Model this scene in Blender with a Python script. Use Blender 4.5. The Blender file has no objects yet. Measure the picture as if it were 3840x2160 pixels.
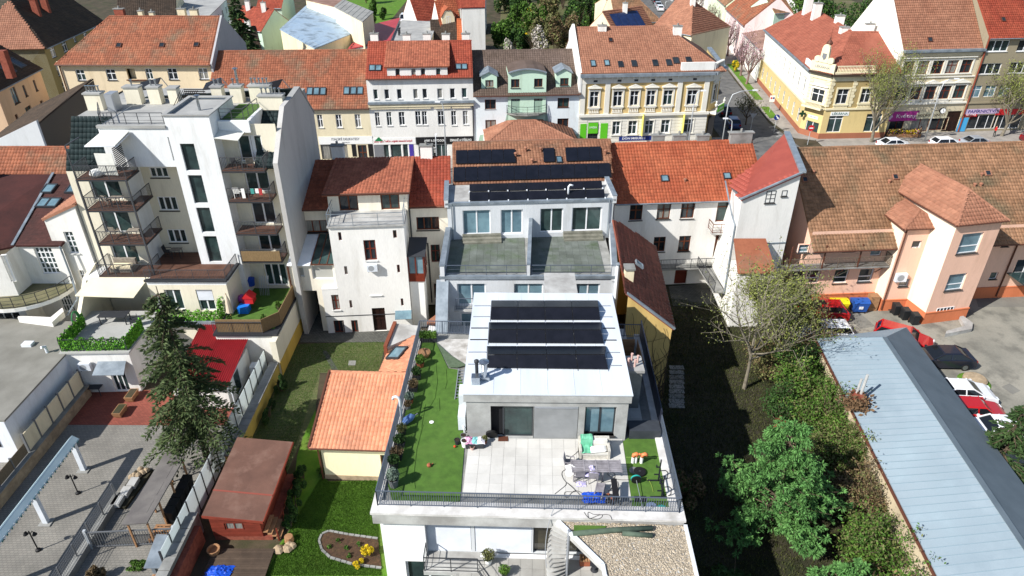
import bpy,math,random
import numpy as np
from mathutils import Vector,Matrix
random.seed(7);rng=np.random.default_rng(11)
R=math.radians
sc=bpy.context.scene;C=sc.collection
# camera, sky, sun, exposure
FPX=2620.0;PITCH=R(30.9);CAMH=33.0
cam=bpy.data.cameras.new('camera');cam.sensor_width=36;cam.lens=36*FPX/3840;cam.clip_start=.5;cam.clip_end=3000
co=bpy.data.objects.new('camera',cam);C.objects.link(co);co.location=(0,0,CAMH);co.rotation_euler=(R(90)-PITCH,0,0);sc.camera=co
AZ,EL=33.0,39.5
world=bpy.data.worlds.new('World');sc.world=world;world.use_nodes=True
nt=world.node_tree;bg=nt.nodes['Background'];sky=nt.nodes.new('ShaderNodeTexSky');sky.sky_type='NISHITA';sky.sun_disc=False
sky.sun_elevation=R(EL);sky.sun_rotation=math.atan2(-math.cos(R(AZ)),-math.sin(R(AZ)));sky.altitude=250;sky.air_density=1;sky.dust_density=.6
nt.links.new(sky.outputs[0],bg.inputs[0]);bg.inputs[1].default_value=.1
sl=bpy.data.lights.new('sun','SUN');sl.energy=4.9;sl.angle=R(.53);sl.color=(1,.965,.915)
so=bpy.data.objects.new('sun',sl);C.objects.link(so)
so.rotation_euler=Vector((math.cos(R(AZ))*math.cos(R(EL)),math.sin(R(AZ))*math.cos(R(EL)),-math.sin(R(EL)))).to_track_quat('-Z','Y').to_euler();so.location=(-60,-40,90)
vs=sc.view_settings;vs.view_transform='Standard';vs.look='None';vs.exposure=.47;vs.gamma=1;vs.use_curve_mapping=False
sc.cycles.max_bounces=6;sc.cycles.transparent_max_bounces=12
# survey: photo pixel -> place
cP,sP=math.cos(PITCH),math.sin(PITCH)
def zz(ox,oy,s):return lambda x,y:(ox+x/s,oy+y/s)
Z1=zz(0,0,2.013);Z2=zz(900,0,2.013);Z3=zz(1800,0,2.013);Z4=zz(2700,0,2.0123)
Y1=zz(0,500,1.811);Y2=zz(900,500,1.811);Y3=zz(1600,500,1.811);Y4=zz(2300,500,1.811);Y5=zz(2840,500,1.811)
X1=zz(0,1160,1.449);X2=zz(700,1160,1.449);X3=zz(1360,1100,1.684);X4=zz(1600,1060,1.317);X5=zz(2500,1160,1.449);X6=zz(2840,1060,1.317)
W1=zz(300,240,2.862);W2=zz(0,560,2.07);W3=zz(2080,1580,3.813);W4=zz(1380,1880,2.0444);W5=zz(2280,1200,2.897);W6=zz(560,980,3.019);W7=zz(700,0,2.1467);W8=zz(2300,0,2.576)
def ray(p):
 u=(p[0]-1920)/FPX;v=(1080-p[1])/FPX;return(u,cP+v*sP,-sP+v*cP)
def G(p,z=0.):
 r=ray(p);t=(z-CAMH)/r[2];return(r[0]*t,r[1]*t)
def G3(p,z=0.):
 a=G(p,z);return(a[0],a[1],z)
def OY(p,Y):
 r=ray(p);t=Y/r[1];return(r[0]*t,CAMH+r[2]*t)
def HV(py,Y):
 v=(1080-py)/FPX;return CAMH+Y*(-sP+v*cP)/(cP+v*sP)
 # materials
def S(r,g,b):
 f=lambda c:(c/255/12.92)if c/255<=.04045 else((c/255+.055)/1.055)**2.4
 return(f(r),f(g),f(b))
MC={}
def mat(name,c1,c2=None,sc1=1.,rough=.8,metal=0.,bump=0.,bsc=20.,spec=.3,isl=0.,stretch=(1,1,1),c3=None,sc3=.3,lo=.35,hi=.65,t3=(.5,.7),fine=.0,trans=0,coat=0):
 if name in MC:return MC[name]
 m=bpy.data.materials.new(name);m.use_nodes=True;t=m.node_tree;N=t.nodes;L=t.links;b=N['Principled BSDF']
 b.inputs['Roughness'].default_value=rough;b.inputs['Metallic'].default_value=metal;b.inputs['Specular IOR Level'].default_value=spec
 b.inputs['Base Color'].default_value=(*c1,1)
 if trans:b.inputs['Transmission Weight'].default_value=trans
 if coat:b.inputs['Coat Weight'].default_value=coat;b.inputs['Coat Roughness'].default_value=.06
 pos=N.new('ShaderNodeNewGeometry');mp=N.new('ShaderNodeMapping');mp.inputs['Scale'].default_value=stretch;L.new(pos.outputs['Position'],mp.inputs['Vector'])
 def noise(scale,det=4):
  n=N.new('ShaderNodeTexNoise');n.inputs['Scale'].default_value=scale;n.inputs['Detail'].default_value=det;n.inputs['Roughness'].default_value=.6;L.new(mp.outputs[0],n.inputs['Vector']);return n.outputs['Fac']
 def rng_(src,a,bb,o0=0.,o1=1.):
  r=N.new('ShaderNodeMapRange');r.inputs[1].default_value=a;r.inputs[2].default_value=bb;r.inputs[3].default_value=o0;r.inputs[4].default_value=o1;L.new(src,r.inputs[0]);return r.outputs[0]
 col=None
 def mix(fac,a,bcol,mode='MIX'):
  x=N.new('ShaderNodeMix');x.data_type='RGBA';x.blend_type=mode
  if hasattr(fac,'links'):L.new(fac,x.inputs[0])
  else:x.inputs[0].default_value=fac
  for i,v in((6,a),(7,bcol)):
   if hasattr(v,'links'):L.new(v,x.inputs[i])
   else:x.inputs[i].default_value=(*v,1)
  return x.outputs[2]
 if c2 is not None:col=mix(rng_(noise(sc1),lo,hi),c1,c2)
 if c3 is not None:col=mix(rng_(noise(sc3,6),t3[0],t3[1]),col if col is not None else c1,c3)
 if fine:
  v=rng_(noise(bsc,3),.25,.75,1-fine,1+fine);vv=N.new('ShaderNodeCombineColor');[L.new(v,vv.inputs[i])for i in range(3)]
  col=mix(1.,col if col is not None else c1,vv.outputs[0],'MULTIPLY')
 if isl:
  oi=N.new('ShaderNodeObjectInfo');ad=N.new('ShaderNodeMath');ad.operation='ADD';L.new(pos.outputs['Random Per Island'],ad.inputs[0]);L.new(oi.outputs['Random'],ad.inputs[1])
  fr=N.new('ShaderNodeMath');fr.operation='FRACT';L.new(ad.outputs[0],fr.inputs[0])
  v=rng_(fr.outputs[0],0,1,1-isl,1+isl);vv=N.new('ShaderNodeCombineColor');[L.new(v,vv.inputs[i])for i in range(3)]
  col=mix(1.,col if col is not None else c1,vv.outputs[0],'MULTIPLY')
 if col is not None:L.new(col,b.inputs['Base Color'])
 if bump:
  bp=N.new('ShaderNodeBump');bp.inputs['Strength'].default_value=bump;bp.inputs['Distance'].default_value=.02;L.new(noise(bsc,5),bp.inputs['Height']);L.new(bp.outputs[0],b.inputs['Normal'])
 MC[name]=m;return m
def plaster(name,c,d=.82,**k):
 c2=tuple(x*d for x in c);c3=(c[0]*.78,c[1]*.76,c[2]*.72);return mat(name,c,c2,sc1=.35,rough=.9,bump=.25,bsc=9.,spec=.15,stretch=(1.5,1.5,.3),fine=.06,lo=.45,hi=.8,c3=c3,sc3=.7,t3=(.56,.84),**k)
def dim(c,k=.66,g=.1):
 l=sum(c)/3;c=(c[0],c[1]*1.2+.004,c[2]*1.13+.003);return tuple((x*(1-g)+l*g)*k for x in c)
def tilem(name,c1,c2,c3=None,isl=.16,br=.66,**k):
 c1=dim(c1,br);c2=dim(c2,br);c3=dim(c3,br)if c3 else None
 return mat(name,c1,c2,sc1=.5,rough=.75,spec=.25,isl=isl,c3=c3,sc3=.35,bsc=5,fine=.12,**k)
 # mesh builder
ORG={}
class MB:
 def __init__(s):s.v=[];s.f=[]
 def q(s,*p):
  i=len(s.v);s.v+=[(float(a[0]),float(a[1]),float(a[2]))for a in p];s.f.append(tuple(range(i,i+len(p))));return s
 def hexa(s,b,t):
  i=len(s.v);s.v+=[tuple(map(float,a))for a in list(b)+list(t)];n=len(b)
  s.f.append(tuple(i+n-1-k for k in range(n)));s.f.append(tuple(i+n+k for k in range(n)))
  for k in range(n):s.f.append((i+k,i+(k+1)%n,i+n+(k+1)%n,i+n+k))
  return s
 def box(s,x0,y0,z0,x1,y1,z1):
  x0,x1=min(x0,x1),max(x0,x1);y0,y1=min(y0,y1),max(y0,y1);z0,z1=min(z0,z1),max(z0,z1)
  return s.hexa([(x0,y0,z0),(x1,y0,z0),(x1,y1,z0),(x0,y1,z0)],[(x0,y0,z1),(x1,y0,z1),(x1,y1,z1),(x0,y1,z1)])
 def prism(s,poly,z0,z1):
  a=sum(poly[i][0]*poly[(i+1)%len(poly)][1]-poly[(i+1)%len(poly)][0]*poly[i][1]for i in range(len(poly)))
  if a<0:poly=poly[::-1]
  return s.hexa([(p[0],p[1],z0)for p in poly],[(p[0],p[1],z1)for p in poly])
 def ext(s,poly,vec):
  poly=[Vector(p)for p in poly];vec=Vector(vec)
  n=Vector((0,0,0))
  for i in range(len(poly)):n+=poly[i].cross(poly[(i+1)%len(poly)])
  if n.dot(vec)<0:poly=poly[::-1]
  return s.hexa(poly,[p+vec for p in poly])
 def bar(s,a,b,w,h=None,up=(0,0,1)):
  a=Vector(a);b=Vector(b);h=h or w;d=(b-a)
  if d.length<1e-6:return s
  d.normalize();up=Vector(up)
  if abs(d.dot(up))>.98:up=Vector((0,1,0))if abs(d.y)<.9 else Vector((1,0,0))
  x=d.cross(up).normalized()*w/2;y=x.cross(d).normalized()*h/2
  return s.hexa([a-x-y,a+x-y,b+x-y,b-x-y],[a-x+y,a+x+y,b+x+y,b-x+y])
 def tube(s,pts,r,n=6,cap=True):
  pts=[Vector(p)for p in pts];rs=r if isinstance(r,(list,tuple))else[r]*len(pts);base=len(s.v);px=None
  for i,p in enumerate(pts):
   d=(pts[min(i+1,len(pts)-1)]-pts[max(i-1,0)]).normalized()
   if px is None:
    up=Vector((0,0,1))if abs(d.z)<.9 else Vector((1,0,0));px=d.cross(up).normalized()
   px=(px-d*px.dot(d)).normalized();py=d.cross(px)
   for k in range(n):
    a=2*math.pi*k/n;s.v.append(tuple(p+(px*math.cos(a)+py*math.sin(a))*rs[i]))
  for i in range(len(pts)-1):
   for k in range(n):
    a=base+i*n+k;b=base+i*n+(k+1)%n;s.f.append((a,b,b+n,a+n))
  if cap:s.f.append(tuple(base+k for k in range(n))[::-1]);s.f.append(tuple(base+(len(pts)-1)*n+k for k in range(n)))
  return s
 def lathe(s,prof,n=12,c=(0,0,0)):
  base=len(s.v)
  for r,z in prof:
   for k in range(n):
    a=2*math.pi*k/n;s.v.append((c[0]+r*math.cos(a),c[1]+r*math.sin(a),c[2]+z))
  for i in range(len(prof)-1):
   for k in range(n):
    a=base+i*n+k;b=base+i*n+(k+1)%n;s.f.append((a,b,b+n,a+n))
  s.f.append(tuple(base+k for k in range(n))[::-1]);s.f.append(tuple(base+(len(prof)-1)*n+k for k in range(n)))
  return s
 def mesh(s,name,off=(0,0,0)):
  me=bpy.data.meshes.new(name);me.from_pydata([(v[0]-off[0],v[1]-off[1],v[2]-off[2])for v in s.v],[],s.f);me.update();return me
def link(name,me,parent=None,m=None,kind=None,smooth=False):
 if m is not None and not me.materials:me.materials.append(m)
 if smooth:me.polygons.foreach_set('use_smooth',[True]*len(me.polygons))
 o=bpy.data.objects.new(name,me);C.objects.link(o)
 if parent is not None:o.parent=parent;ORG[o]=ORG[parent]
 if kind:o['kind']=kind
 return o
def thing(name,label,cat,loc=(0,0,0),group=None):
 o=bpy.data.objects.new(name,None);C.objects.link(o);o.empty_display_size=.3;loc=Vector((loc[0],loc[1],loc[2]if len(loc)>2 else 0));o.location=loc;ORG[o]=loc
 o['label']=label;o['category']=cat
 if group:o['group']=group
 return o
def part(name,mb,m,parent,kind=None,smooth=False):
 return link(name,mb.mesh(name,ORG[parent]),parent,m,kind,smooth)
def solo(name,mb,m,label,cat,group=None,smooth=False):
 a=np.array(mb.v);off=Vector((float((a[:,0].min()+a[:,0].max())/2),float((a[:,1].min()+a[:,1].max())/2),float(a[:,2].min())))
 o=link(name,mb.mesh(name,off),None,m,None,smooth);o.location=off;ORG[o]=off;o['label']=label;o['category']=cat
 if group:o['group']=group
 return o
def struct(name,mb,m,kind='structure'):
 o=link(name,mb.mesh(name),None,m);o['kind']=kind;ORG[o]=Vector((0,0,0));return o
def npmesh(name,verts,quads):
 me=bpy.data.meshes.new(name);k=quads.shape[1]
 me.vertices.add(len(verts));me.vertices.foreach_set('co',np.asarray(verts,np.float32).ravel())
 me.loops.add(quads.size);me.loops.foreach_set('vertex_index',quads.astype(np.int32).ravel())
 me.polygons.add(len(quads));me.polygons.foreach_set('loop_start',np.arange(0,quads.size,k,dtype=np.int32));me.polygons.foreach_set('loop_total',np.full(len(quads),k,np.int32))
 me.update(calc_edges=True);me.validate();return me
def copytree(o,parent=None):
 c=o.copy();C.objects.link(c);c.parent=parent
 for ch in list(o.children):copytree(ch,c)
 return c
def place(src,loc,rz=0,label=None,s=1.):
 c=copytree(src);c.location=loc;c.rotation_euler=(0,0,rz);c.scale=(s,s,s)
 if label:c['label']=label
 return c
 # walls and windows
class Wall:
 def __init__(s,A,B):
  s.A=Vector((A[0],A[1]));s.B=Vector((B[0],B[1]));s.d=(s.B-s.A);s.L=s.d.length;s.d.normalize();s.n=Vector((s.d.y,-s.d.x));s.ang=math.atan2(s.d.y,s.d.x)
 def at(s,u,z,n=0.):
  p=s.A+s.d*u+s.n*n;return Vector((p.x,p.y,z))
 def xy(s,u,n=0.):
  p=s.A+s.d*u+s.n*n;return(p.x,p.y)
 def px(s,p,n=0.):
  r=ray(p);A=s.A+s.n*n;t=A.dot(s.n)/(r[0]*s.n.x+r[1]*s.n.y);q=Vector((r[0]*t,r[1]*t))-A;return(q.dot(s.d),CAMH+r[2]*t)
 def rect(s,Zf,b):
  a=s.px(Zf(b[0],b[1]));c=s.px(Zf(b[2],b[3]));return(min(a[0],c[0]),min(a[1],c[1]),max(a[0],c[0]),max(a[1],c[1]))
def slab(mb,W,u0,u1,n0,n1,z0,z1):
 return mb.hexa([W.at(u0,z0,n1),W.at(u1,z0,n1),W.at(u1,z0,n0),W.at(u0,z0,n0)],[W.at(u0,z1,n1),W.at(u1,z1,n1),W.at(u1,z1,n0),W.at(u0,z1,n0)])
def facade(root,W,z0,z1,ops,m,name='wall',u0=0.,u1=None,dep=.22,gable=None):
 u1=W.L if u1 is None else u1;mb=MB();us=sorted({u0,u1}|{min(max(x,u0),u1)for o in ops for x in(o[0],o[2])});zs=sorted({z0,z1}|{min(max(x,z0),z1)for o in ops for x in(o[1],o[3])})
 for i in range(len(us)-1):
  for j in range(len(zs)-1):
   cu=(us[i]+us[i+1])/2;cz=(zs[j]+zs[j+1])/2
   if any(o[0]<cu<o[2]and o[1]<cz<o[3]for o in ops):continue
   mb.q(W.at(us[i],zs[j]),W.at(us[i+1],zs[j]),W.at(us[i+1],zs[j+1]),W.at(us[i],zs[j+1]))
 for a,b,c,d in ops:
  mb.q(W.at(a,b),W.at(a,d),W.at(a,d,-dep),W.at(a,b,-dep));mb.q(W.at(c,b),W.at(c,b,-dep),W.at(c,d,-dep),W.at(c,d));mb.q(W.at(a,d),W.at(c,d),W.at(c,d,-dep),W.at(a,d,-dep));mb.q(W.at(a,b),W.at(a,b,-dep),W.at(c,b,-dep),W.at(c,b))
 if gable:mb.q(*[W.at(u,z)for u,z in gable])
 return part(name,mb,m,root)
GLASS=mat('window_glass',(.012,.016,.02),(.03,.038,.045),sc1=.4,rough=.06,spec=.55)
GLASSB=mat('curtained_glass',S(120,150,160),S(80,105,118),sc1=.5,rough=.08,spec=.6)
GLASSG=mat('greenish_glass',S(58,78,76),S(30,42,44),sc1=.6,rough=.05,spec=.6)
FW=mat('white_frame',(.78,.79,.8),rough=.4);FBr=mat('brown_frame',S(112,58,30),S(88,44,24),sc1=3,rough=.55);FDk=mat('dark_frame',S(52,56,60),rough=.45);FRed=mat('redbrown_frame',S(105,42,26),rough=.5)
SILW=mat('sill_light',(.6,.6,.58),rough=.7);SILD=mat('sill_dark',S(60,58,56),rough=.6)
GLASSC=mat('drawn_curtain',S(150,148,140),S(110,110,106),sc1=2.5,rough=.12,spec=.5,stretch=(4,4,.4))
WMC={}
wrs=random.Random(12)
def winmesh(w,h,cols,rows,t,fm,gm):
 key=(w,h,cols,tuple(rows),t,fm.name,gm.name)
 if key in WMC:return WMC[key]
 mb=MB();xs=[w*i/cols for i in range(cols+1)];zs=[0]+[h*r for r in rows]+[h]
 mb.box(0,0,0,t,.07,h);mb.box(w-t,0,0,w,.07,h);mb.box(t,0,0,w-t,.07,t);mb.box(t,0,h-t,w-t,.07,h)
 for x in xs[1:-1]:mb.box(x-t*.6,.002,t,x+t*.6,.068,h-t)
 for z in zs[1:-1]:
  for i in range(cols):mb.box(xs[i]+t*.6,.004,z-t*.5,xs[i+1]-t*.6,.066,z+t*.5)
 fme=mb.mesh('window');fme.materials.append(fm);ps=[]
 for i in range(cols):
  for j in range(len(zs)-1):
   p=MB().box(xs[i]+.02,.035,zs[j]+.02,xs[i+1]-.02,.05,zs[j+1]-.02).mesh('pane');p.materials.append(gm);ps.append(p)
 WMC[key]=(fme,ps);return WMC[key]
def rd(x,q=.05):return round(round(x/q)*q,3)
def window(root,W,op,cols=2,rows=(),fm=None,gm=None,t=.07,inset=.12,sill=None,name='window'):
 fm=fm or FW;gm=gm or GLASS;gm=wrs.choice((GLASS,GLASS,GLASS,GLASSC,GLASSG))if gm is GLASS else gm;a,b,c,d=op;w=max(.2,rd(c-a));h=max(.2,rd(d-b));fme,ps=winmesh(w,h,cols,tuple(rows),t,fm,gm)
 o=link(name,fme,root);p=W.at((a+c)/2-w/2,(b+d)/2-h/2,-inset);o.location=p-ORG[root];o.rotation_euler=(0,0,W.ang)
 for pm in ps:link('pane',pm,o)
 if sill is not None:
  k=('sill',w,sill.name)
  if k not in WMC:
   me=MB().box(-.06,-inset-.09,-.07,w+.06,.02,.0).mesh('sill');me.materials.append(sill);WMC[k]=me
  link('sill',WMC[k],o)
 return o
def wins(root,W,Zf,boxes,out,**k):
 for b in boxes:
  op=W.rect(Zf,b);out.append(op);window(root,W,op,**k)
  # roofs
def inside(poly,x,y):
 r=np.zeros(x.shape,bool);n=len(poly)
 for i in range(n):
  x0,y0=poly[i];x1,y1=poly[(i+1)%n]
  if y0==y1:continue
  c=((y0>y)!=(y1>y))&(x<(x1-x0)*(y-y0)/(y1-y0)+x0);r^=c
 return r
TMC={}
def tiled(root,pts,m,tw=.26,th=.34,name='roof',under=None,nobj=0,lift=.05,thick=.14,prof=.03):
 pass
 P=[Vector(p)for p in pts];ux=(P[1]-P[0]).normalized();nn=Vector((0,0,0))
 for i in range(1,len(P)-1):nn+=(P[i]-P[0]).cross(P[i+1]-P[0])
 nn.normalize()
 if nn.z<0:nn=-nn
 vy=nn.cross(ux).normalized()
 rp=part(name,MB().ext([p for p in P],-nn*thick),under or m,root)
 poly=[((p-P[0]).dot(ux),(p-P[0]).dot(vy))for p in P];xs=[a for a,b in poly];ys=[b for a,b in poly]
 nx=int((max(xs)-min(xs))/tw)+1;ny=int((max(ys)-min(ys))/th)+1
 ii,jj=np.meshgrid(np.arange(nx),np.arange(ny));cx=min(xs)+(ii+.5)*tw;cy=min(ys)+(jj+.5)*th
 ok=inside(poly,cx.ravel(),cy.ravel());cx=cx.ravel()[ok];cy=cy.ravel()[ok]
 h=prof;w=tw*.97;X=np.array([-.5*w,-.2*w,.2*w,.5*w]);Hh=np.array([0.,h,h,0.])
 tv=[]
 for k in range(4):tv.append((X[k],.5*th+.03,.004+Hh[k]))
 for k in range(4):tv.append((X[k],-.5*th,lift+Hh[k]))
 for k in range(4):tv.append((X[k],-.5*th,-.01))
 tv=np.array(tv);tf=np.array([(4+k,5+k,1+k,k)for k in range(3)]+[(8+k,9+k,5+k,4+k)for k in range(3)])
 o0=np.array(P[0]-ORG[root]);U=np.array(ux);V=np.array(vy);Nn=np.array(nn)
 base=o0+np.outer(cx,U)+np.outer(cy,V)+Nn*.012
 if nobj:
  d=np.linalg.norm(base+np.array(ORG[root])-np.array([0,0,CAMH]),axis=1);od=np.argsort(d);near=od[:nobj];base_far=base[od[nobj:]]
  key=(round(tw,3),round(th,3),m.name,lift,prof)
  if key not in TMC:
   me=npmesh('tile',tv,tf);me.materials.append(m);TMC[key]=me
  M=Matrix((ux,vy,nn)).transposed().to_euler()
  for k in near:
   o=bpy.data.objects.new('tile',TMC[key]);C.objects.link(o);o.parent=rp;o.location=base[k];o.rotation_euler=M
 else:base_far=base
 if len(base_far):
  n=len(base_far);jit=rng.normal(0,.004,(n,1,1))
  loc=tv[None,:,0,None]*U+tv[None,:,1,None]*V+(tv[None,:,2,None]+jit)*Nn
  vs_=(base_far[:,None,:]+loc).reshape(-1,3);q=(tf[None]+12*np.arange(n)[:,None,None]).reshape(-1,4)
  link('roof_tiles',npmesh('roof_tiles',vs_,q),rp,m,'stuff')
 return rp
def ridge(root,a,b,m,r=.13,step=.36,name='ridge_tiles'):
 a=Vector(a);b=Vector(b);n=max(1,int((b-a).length/step));mb=MB();d=(b-a)/n;up=Vector((0,0,1));x=d.normalized().cross(up).normalized()
 for i in range(n):
  p0=a+d*i;p1=a+d*(i+1.12);r0=r*1.1;k=5
  ring=lambda p,rr:[p+x*rr*math.cos(math.pi*t/(k-1))+up*(rr*.8*math.sin(math.pi*t/(k-1))+.0)for t in range(k)]
  A=ring(p0,r0);B=ring(p1,r*.9)
  for t in range(k-1):mb.q(A[t],A[t+1],B[t+1],B[t])
  mb.q(*A[::-1])
 return part(name,mb,m,root,'stuff')
ZINC=mat('zinc_sheet',S(150,160,168),S(118,128,136),sc1=1.2,rough=.5,metal=.3,spec=.4);DKM=mat('dark_metal',S(58,60,64),rough=.5,metal=.2);BRM=mat('brown_metal',S(92,56,42),rough=.55)
def gutter(root,a,b,m=None,r=.08):
 part('gutter',MB().tube([a,b],r,6),m or ZINC,root)
def pipe(root,pts,m=None,r=.05,name='drainpipe'):
 part(name,MB().tube(pts,r,6),m or ZINC,root)
def chimney(root,x,y,z0,z1,w=.6,d=.5,m=None,cap=None,rot=0.):
 c,s_=math.cos(rot),math.sin(rot)
 def pr(a,b):return(x+a*c-b*s_,y+a*s_+b*c)
 sh=lambda k,z:[(*pr(a*w/2*k,b*d/2*k),z)for a,b in((-1,-1),(1,-1),(1,1),(-1,1))]
 o=part('chimney',MB().hexa(sh(1,z0),sh(1,z1)),m or MC['wall_white'],root)
 part('chimney_cap',MB().hexa(sh(1.16,z1),sh(1.16,z1+.1)),cap or MC['concrete'],o)
 part('chimney_pot',MB().lathe([(.12,0),(.1,.3)],8,(x,y,z1+.1)),cap or MC['concrete'],o)
 return o
def skylight(root,pts4,m=None,gm=None):
 pass
 P=[Vector(p)for p in pts4];n=(P[1]-P[0]).cross(P[3]-P[0]).normalized();n=n if n.z>0 else-n
 f=MB();c=sum(P,Vector((0,0,0)))/4;inn=[p+(c-p)*.2 for p in P]
 for i in range(4):
  j=(i+1)%4;f.hexa([P[i],P[j],inn[j],inn[i]],[P[i]+n*.16,P[j]+n*.16,inn[j]+n*.16,inn[i]+n*.16])
 o=part('roof_window',f,m or DKM,root);part('pane',MB().ext([p+n*.09 for p in inn],n*.03),gm or GLASSB,o);return o
def on_plane(p,P0,nn):
 r=Vector(ray(p));o=Vector((0,0,CAMH));t=(P0-o).dot(nn)/r.dot(nn);return o+r*t
def sky_px(root,Zf,box,pts,**k):
 pass
 P=[Vector(p)for p in pts];nn=(P[1]-P[0]).cross(P[2]-P[0]).normalized();b=box
 c=on_plane(Zf((b[0]+b[2])/2,(b[1]+b[3])/2),P[0],nn);w=(on_plane(Zf(b[2],b[3]),P[0],nn)-on_plane(Zf(b[0],b[3]),P[0],nn)).length/2
 a=on_plane(Zf((b[0]+b[2])/2,b[3]),P[0],nn);d=on_plane(Zf((b[0]+b[2])/2,b[1]),P[0],nn);h=(d-a).length/2
 ux=(P[1]-P[0]).normalized();vy=nn.cross(ux);vy=vy if vy.z>0 else-vy;n2=nn if nn.z>0 else-nn;c=c+n2*.04
 return skylight(root,[c-ux*w-vy*h,c+ux*w-vy*h,c+ux*w+vy*h,c-ux*w+vy*h],**k)
def gabled(root,W,depth,ze,zr,tm,wm,front=True,ro=None,ov=.35,hl=0,hr=0,tw=.28,th=.36,ovl=.02,ovr=.02,z0=0.,sides=True,backz=None,under=None,gutm=None,ridgecap=True):
 pass
 ro=depth/2 if ro is None else ro;s=(zr-ze)/ro;zb=ze if backz is None else backz
 E0=W.at(-ovl,ze-s*ov,ov);E1=W.at(W.L+ovr,ze-s*ov,ov);R0=W.at(-ovl+hl,zr,-ro);R1=W.at(W.L+ovr-hr,zr,-ro)
 pts=[E0,E1,R1,R0];rp=tiled(root,pts,tm,tw,th,under=under)
 s2=(zr-zb)/(depth-ro);B0=W.at(W.L+ovr,zb-s2*ov,-depth-ov);B1=W.at(-ovl,zb-s2*ov,-depth-ov)
 part('back_roof',MB().ext([B0,B1,R0,R1],(0,0,-.12)),under or tm,root)
 if ridgecap:ridge(rp,R0+Vector((0,0,.02)),R1+Vector((0,0,.02)),tm)
 if hl:tiled(root,[B1,E0,R0],tm,tw,th,name='hip_roof',under=under);ridge(rp,E0,R0,tm);ridge(rp,B1,R0,tm)
 if hr:tiled(root,[E1,B0,R1],tm,tw,th,name='hip_roof',under=under);ridge(rp,E1,R1,tm);ridge(rp,B0,R1,tm)
 if sides:
  for(u,h,nm)in((0.,hl,'side_wall'),(W.L,hr,'side_wall')):
   p=[W.at(u,z0),W.at(u,z0,-depth),W.at(u,zb-.05,-depth)]+([]if h else[W.at(u,zr-.12,-ro)])+[W.at(u,ze-.05)]
   mb=MB();mb.q(*p);part(nm,mb,wm,root)
  mb=MB();mb.q(W.at(W.L,z0,-depth),W.at(0,z0,-depth),W.at(0,zb,-depth),W.at(W.L,zb,-depth));part('back_wall',mb,wm,root)
 gutter(root,E0+Vector((0,0,-.02)),E1+Vector((0,0,-.02)),gutm)
 return rp,pts
def railing(root,pts,h=1.,sp=.12,m=None,name='railing',post=1.4,closed=False,mid=False,bar=.018,pr=.04):
 pass
 m=m or DKM;P=[Vector(p)for p in pts];rail=MB();bal=MB();posts=[]
 for a,b in zip(P[:-1],P[1:]):
  d=b-a;L=d.length;up=Vector((0,0,h));rail.bar(a+up,b+up,.05,.04)
  rail.bar(a+Vector((0,0,.08)),b+Vector((0,0,.08)),.03,.03)
  if mid:
   for k in(.33,.66):rail.bar(a+up*k,b+up*k,.018,.018)
  n=max(1,int(round(L/post)))
  for i in range(n+1):
   if i==n and not(b-P[-1]).length<1e-6:continue
   posts.append(a+d*i/n)
  if not mid:
   k=max(2,int(L/sp))
   for i in range(1,k):
    p=a+d*i/k;bal.bar(p+Vector((0,0,.08)),p+up,bar)
 o=part(name,rail,m,root)
 for p in posts:part('post',MB().bar(p,p+Vector((0,0,h)),pr),m,o)
 if bal.v:part('balusters',bal,m,o,'stuff')
 return o
 # shared materials
WHITE=plaster('wall_white',S(232,230,224));WARMW=plaster('wall_warm_white',S(236,228,210));GREYW=plaster('wall_grey_white',S(205,208,210),.84);CREAM=plaster('wall_cream',S(226,214,182));TOWERW=plaster('wall_tower',S(228,230,230),.88)
CONC=mat('concrete',S(150,150,146),S(118,118,114),sc1=.8,rough=.9,bump=.3,bsc=14,spec=.2,fine=.06);CONCL=mat('light_concrete',S(190,190,186),S(150,148,144),sc1=.7,rough=.85,bump=.2,bsc=16,fine=.05)
T_ORANGE=tilem('tile_orange',S(188,82,48),S(205,100,62));T_NEW=tilem('tile_new_orange',S(226,140,106),S(214,126,92),isl=.14,br=.82,c3=S(196,124,98));T_DARKRED=tilem('tile_dark_red',S(150,70,48),S(164,80,54),isl=.2,br=.8);T_BROWN=tilem('tile_weathered',S(150,100,72),S(176,118,88),S(120,94,72),isl=.2,br=.76);T_OLDOR=tilem('tile_old_orange',S(190,104,72),S(170,88,60),S(150,110,88),isl=.2)
T_GREYBR=tilem('tile_greybrown',S(128,98,90),S(112,84,74),isl=.14);T_SALMON=tilem('tile_salmon',S(194,122,96),S(178,108,84),isl=.14);T_DKBR=tilem('tile_dark_brown',S(92,66,54),S(74,54,46),isl=.2);T_RED=tilem('tile_red',S(170,62,40),S(186,76,50),isl=.18);T_SHING=tilem('shingle_maroon',S(92,40,36),S(74,32,30),isl=.18);T_SLATE=tilem('tile_slate',S(44,56,60),S(34,44,48),isl=.12)
GRASS=mat('lawn',S(72,112,26),S(94,130,40),sc1=.9,rough=.95,bump=.6,bsc=30,fine=.3,c3=S(96,108,48),sc3=.5,t3=(.52,.75));TURF=mat('artificial_turf',S(80,114,44),S(68,98,38),sc1=2.5,rough=.9,bump=.5,bsc=60,fine=.14,c3=S(84,112,48),sc3=.6,t3=(.5,.8));DIRT=mat('dirt',S(84,74,58),S(58,54,40),sc1=.5,rough=1,bump=.7,bsc=12,c3=S(52,60,32),sc3=.4,fine=.2);ASPH=mat('asphalt',S(92,92,92),S(112,111,108),sc1=.35,rough=.95,bump=.3,bsc=25,fine=.12,c3=S(78,78,78),sc3=.8)
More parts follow.
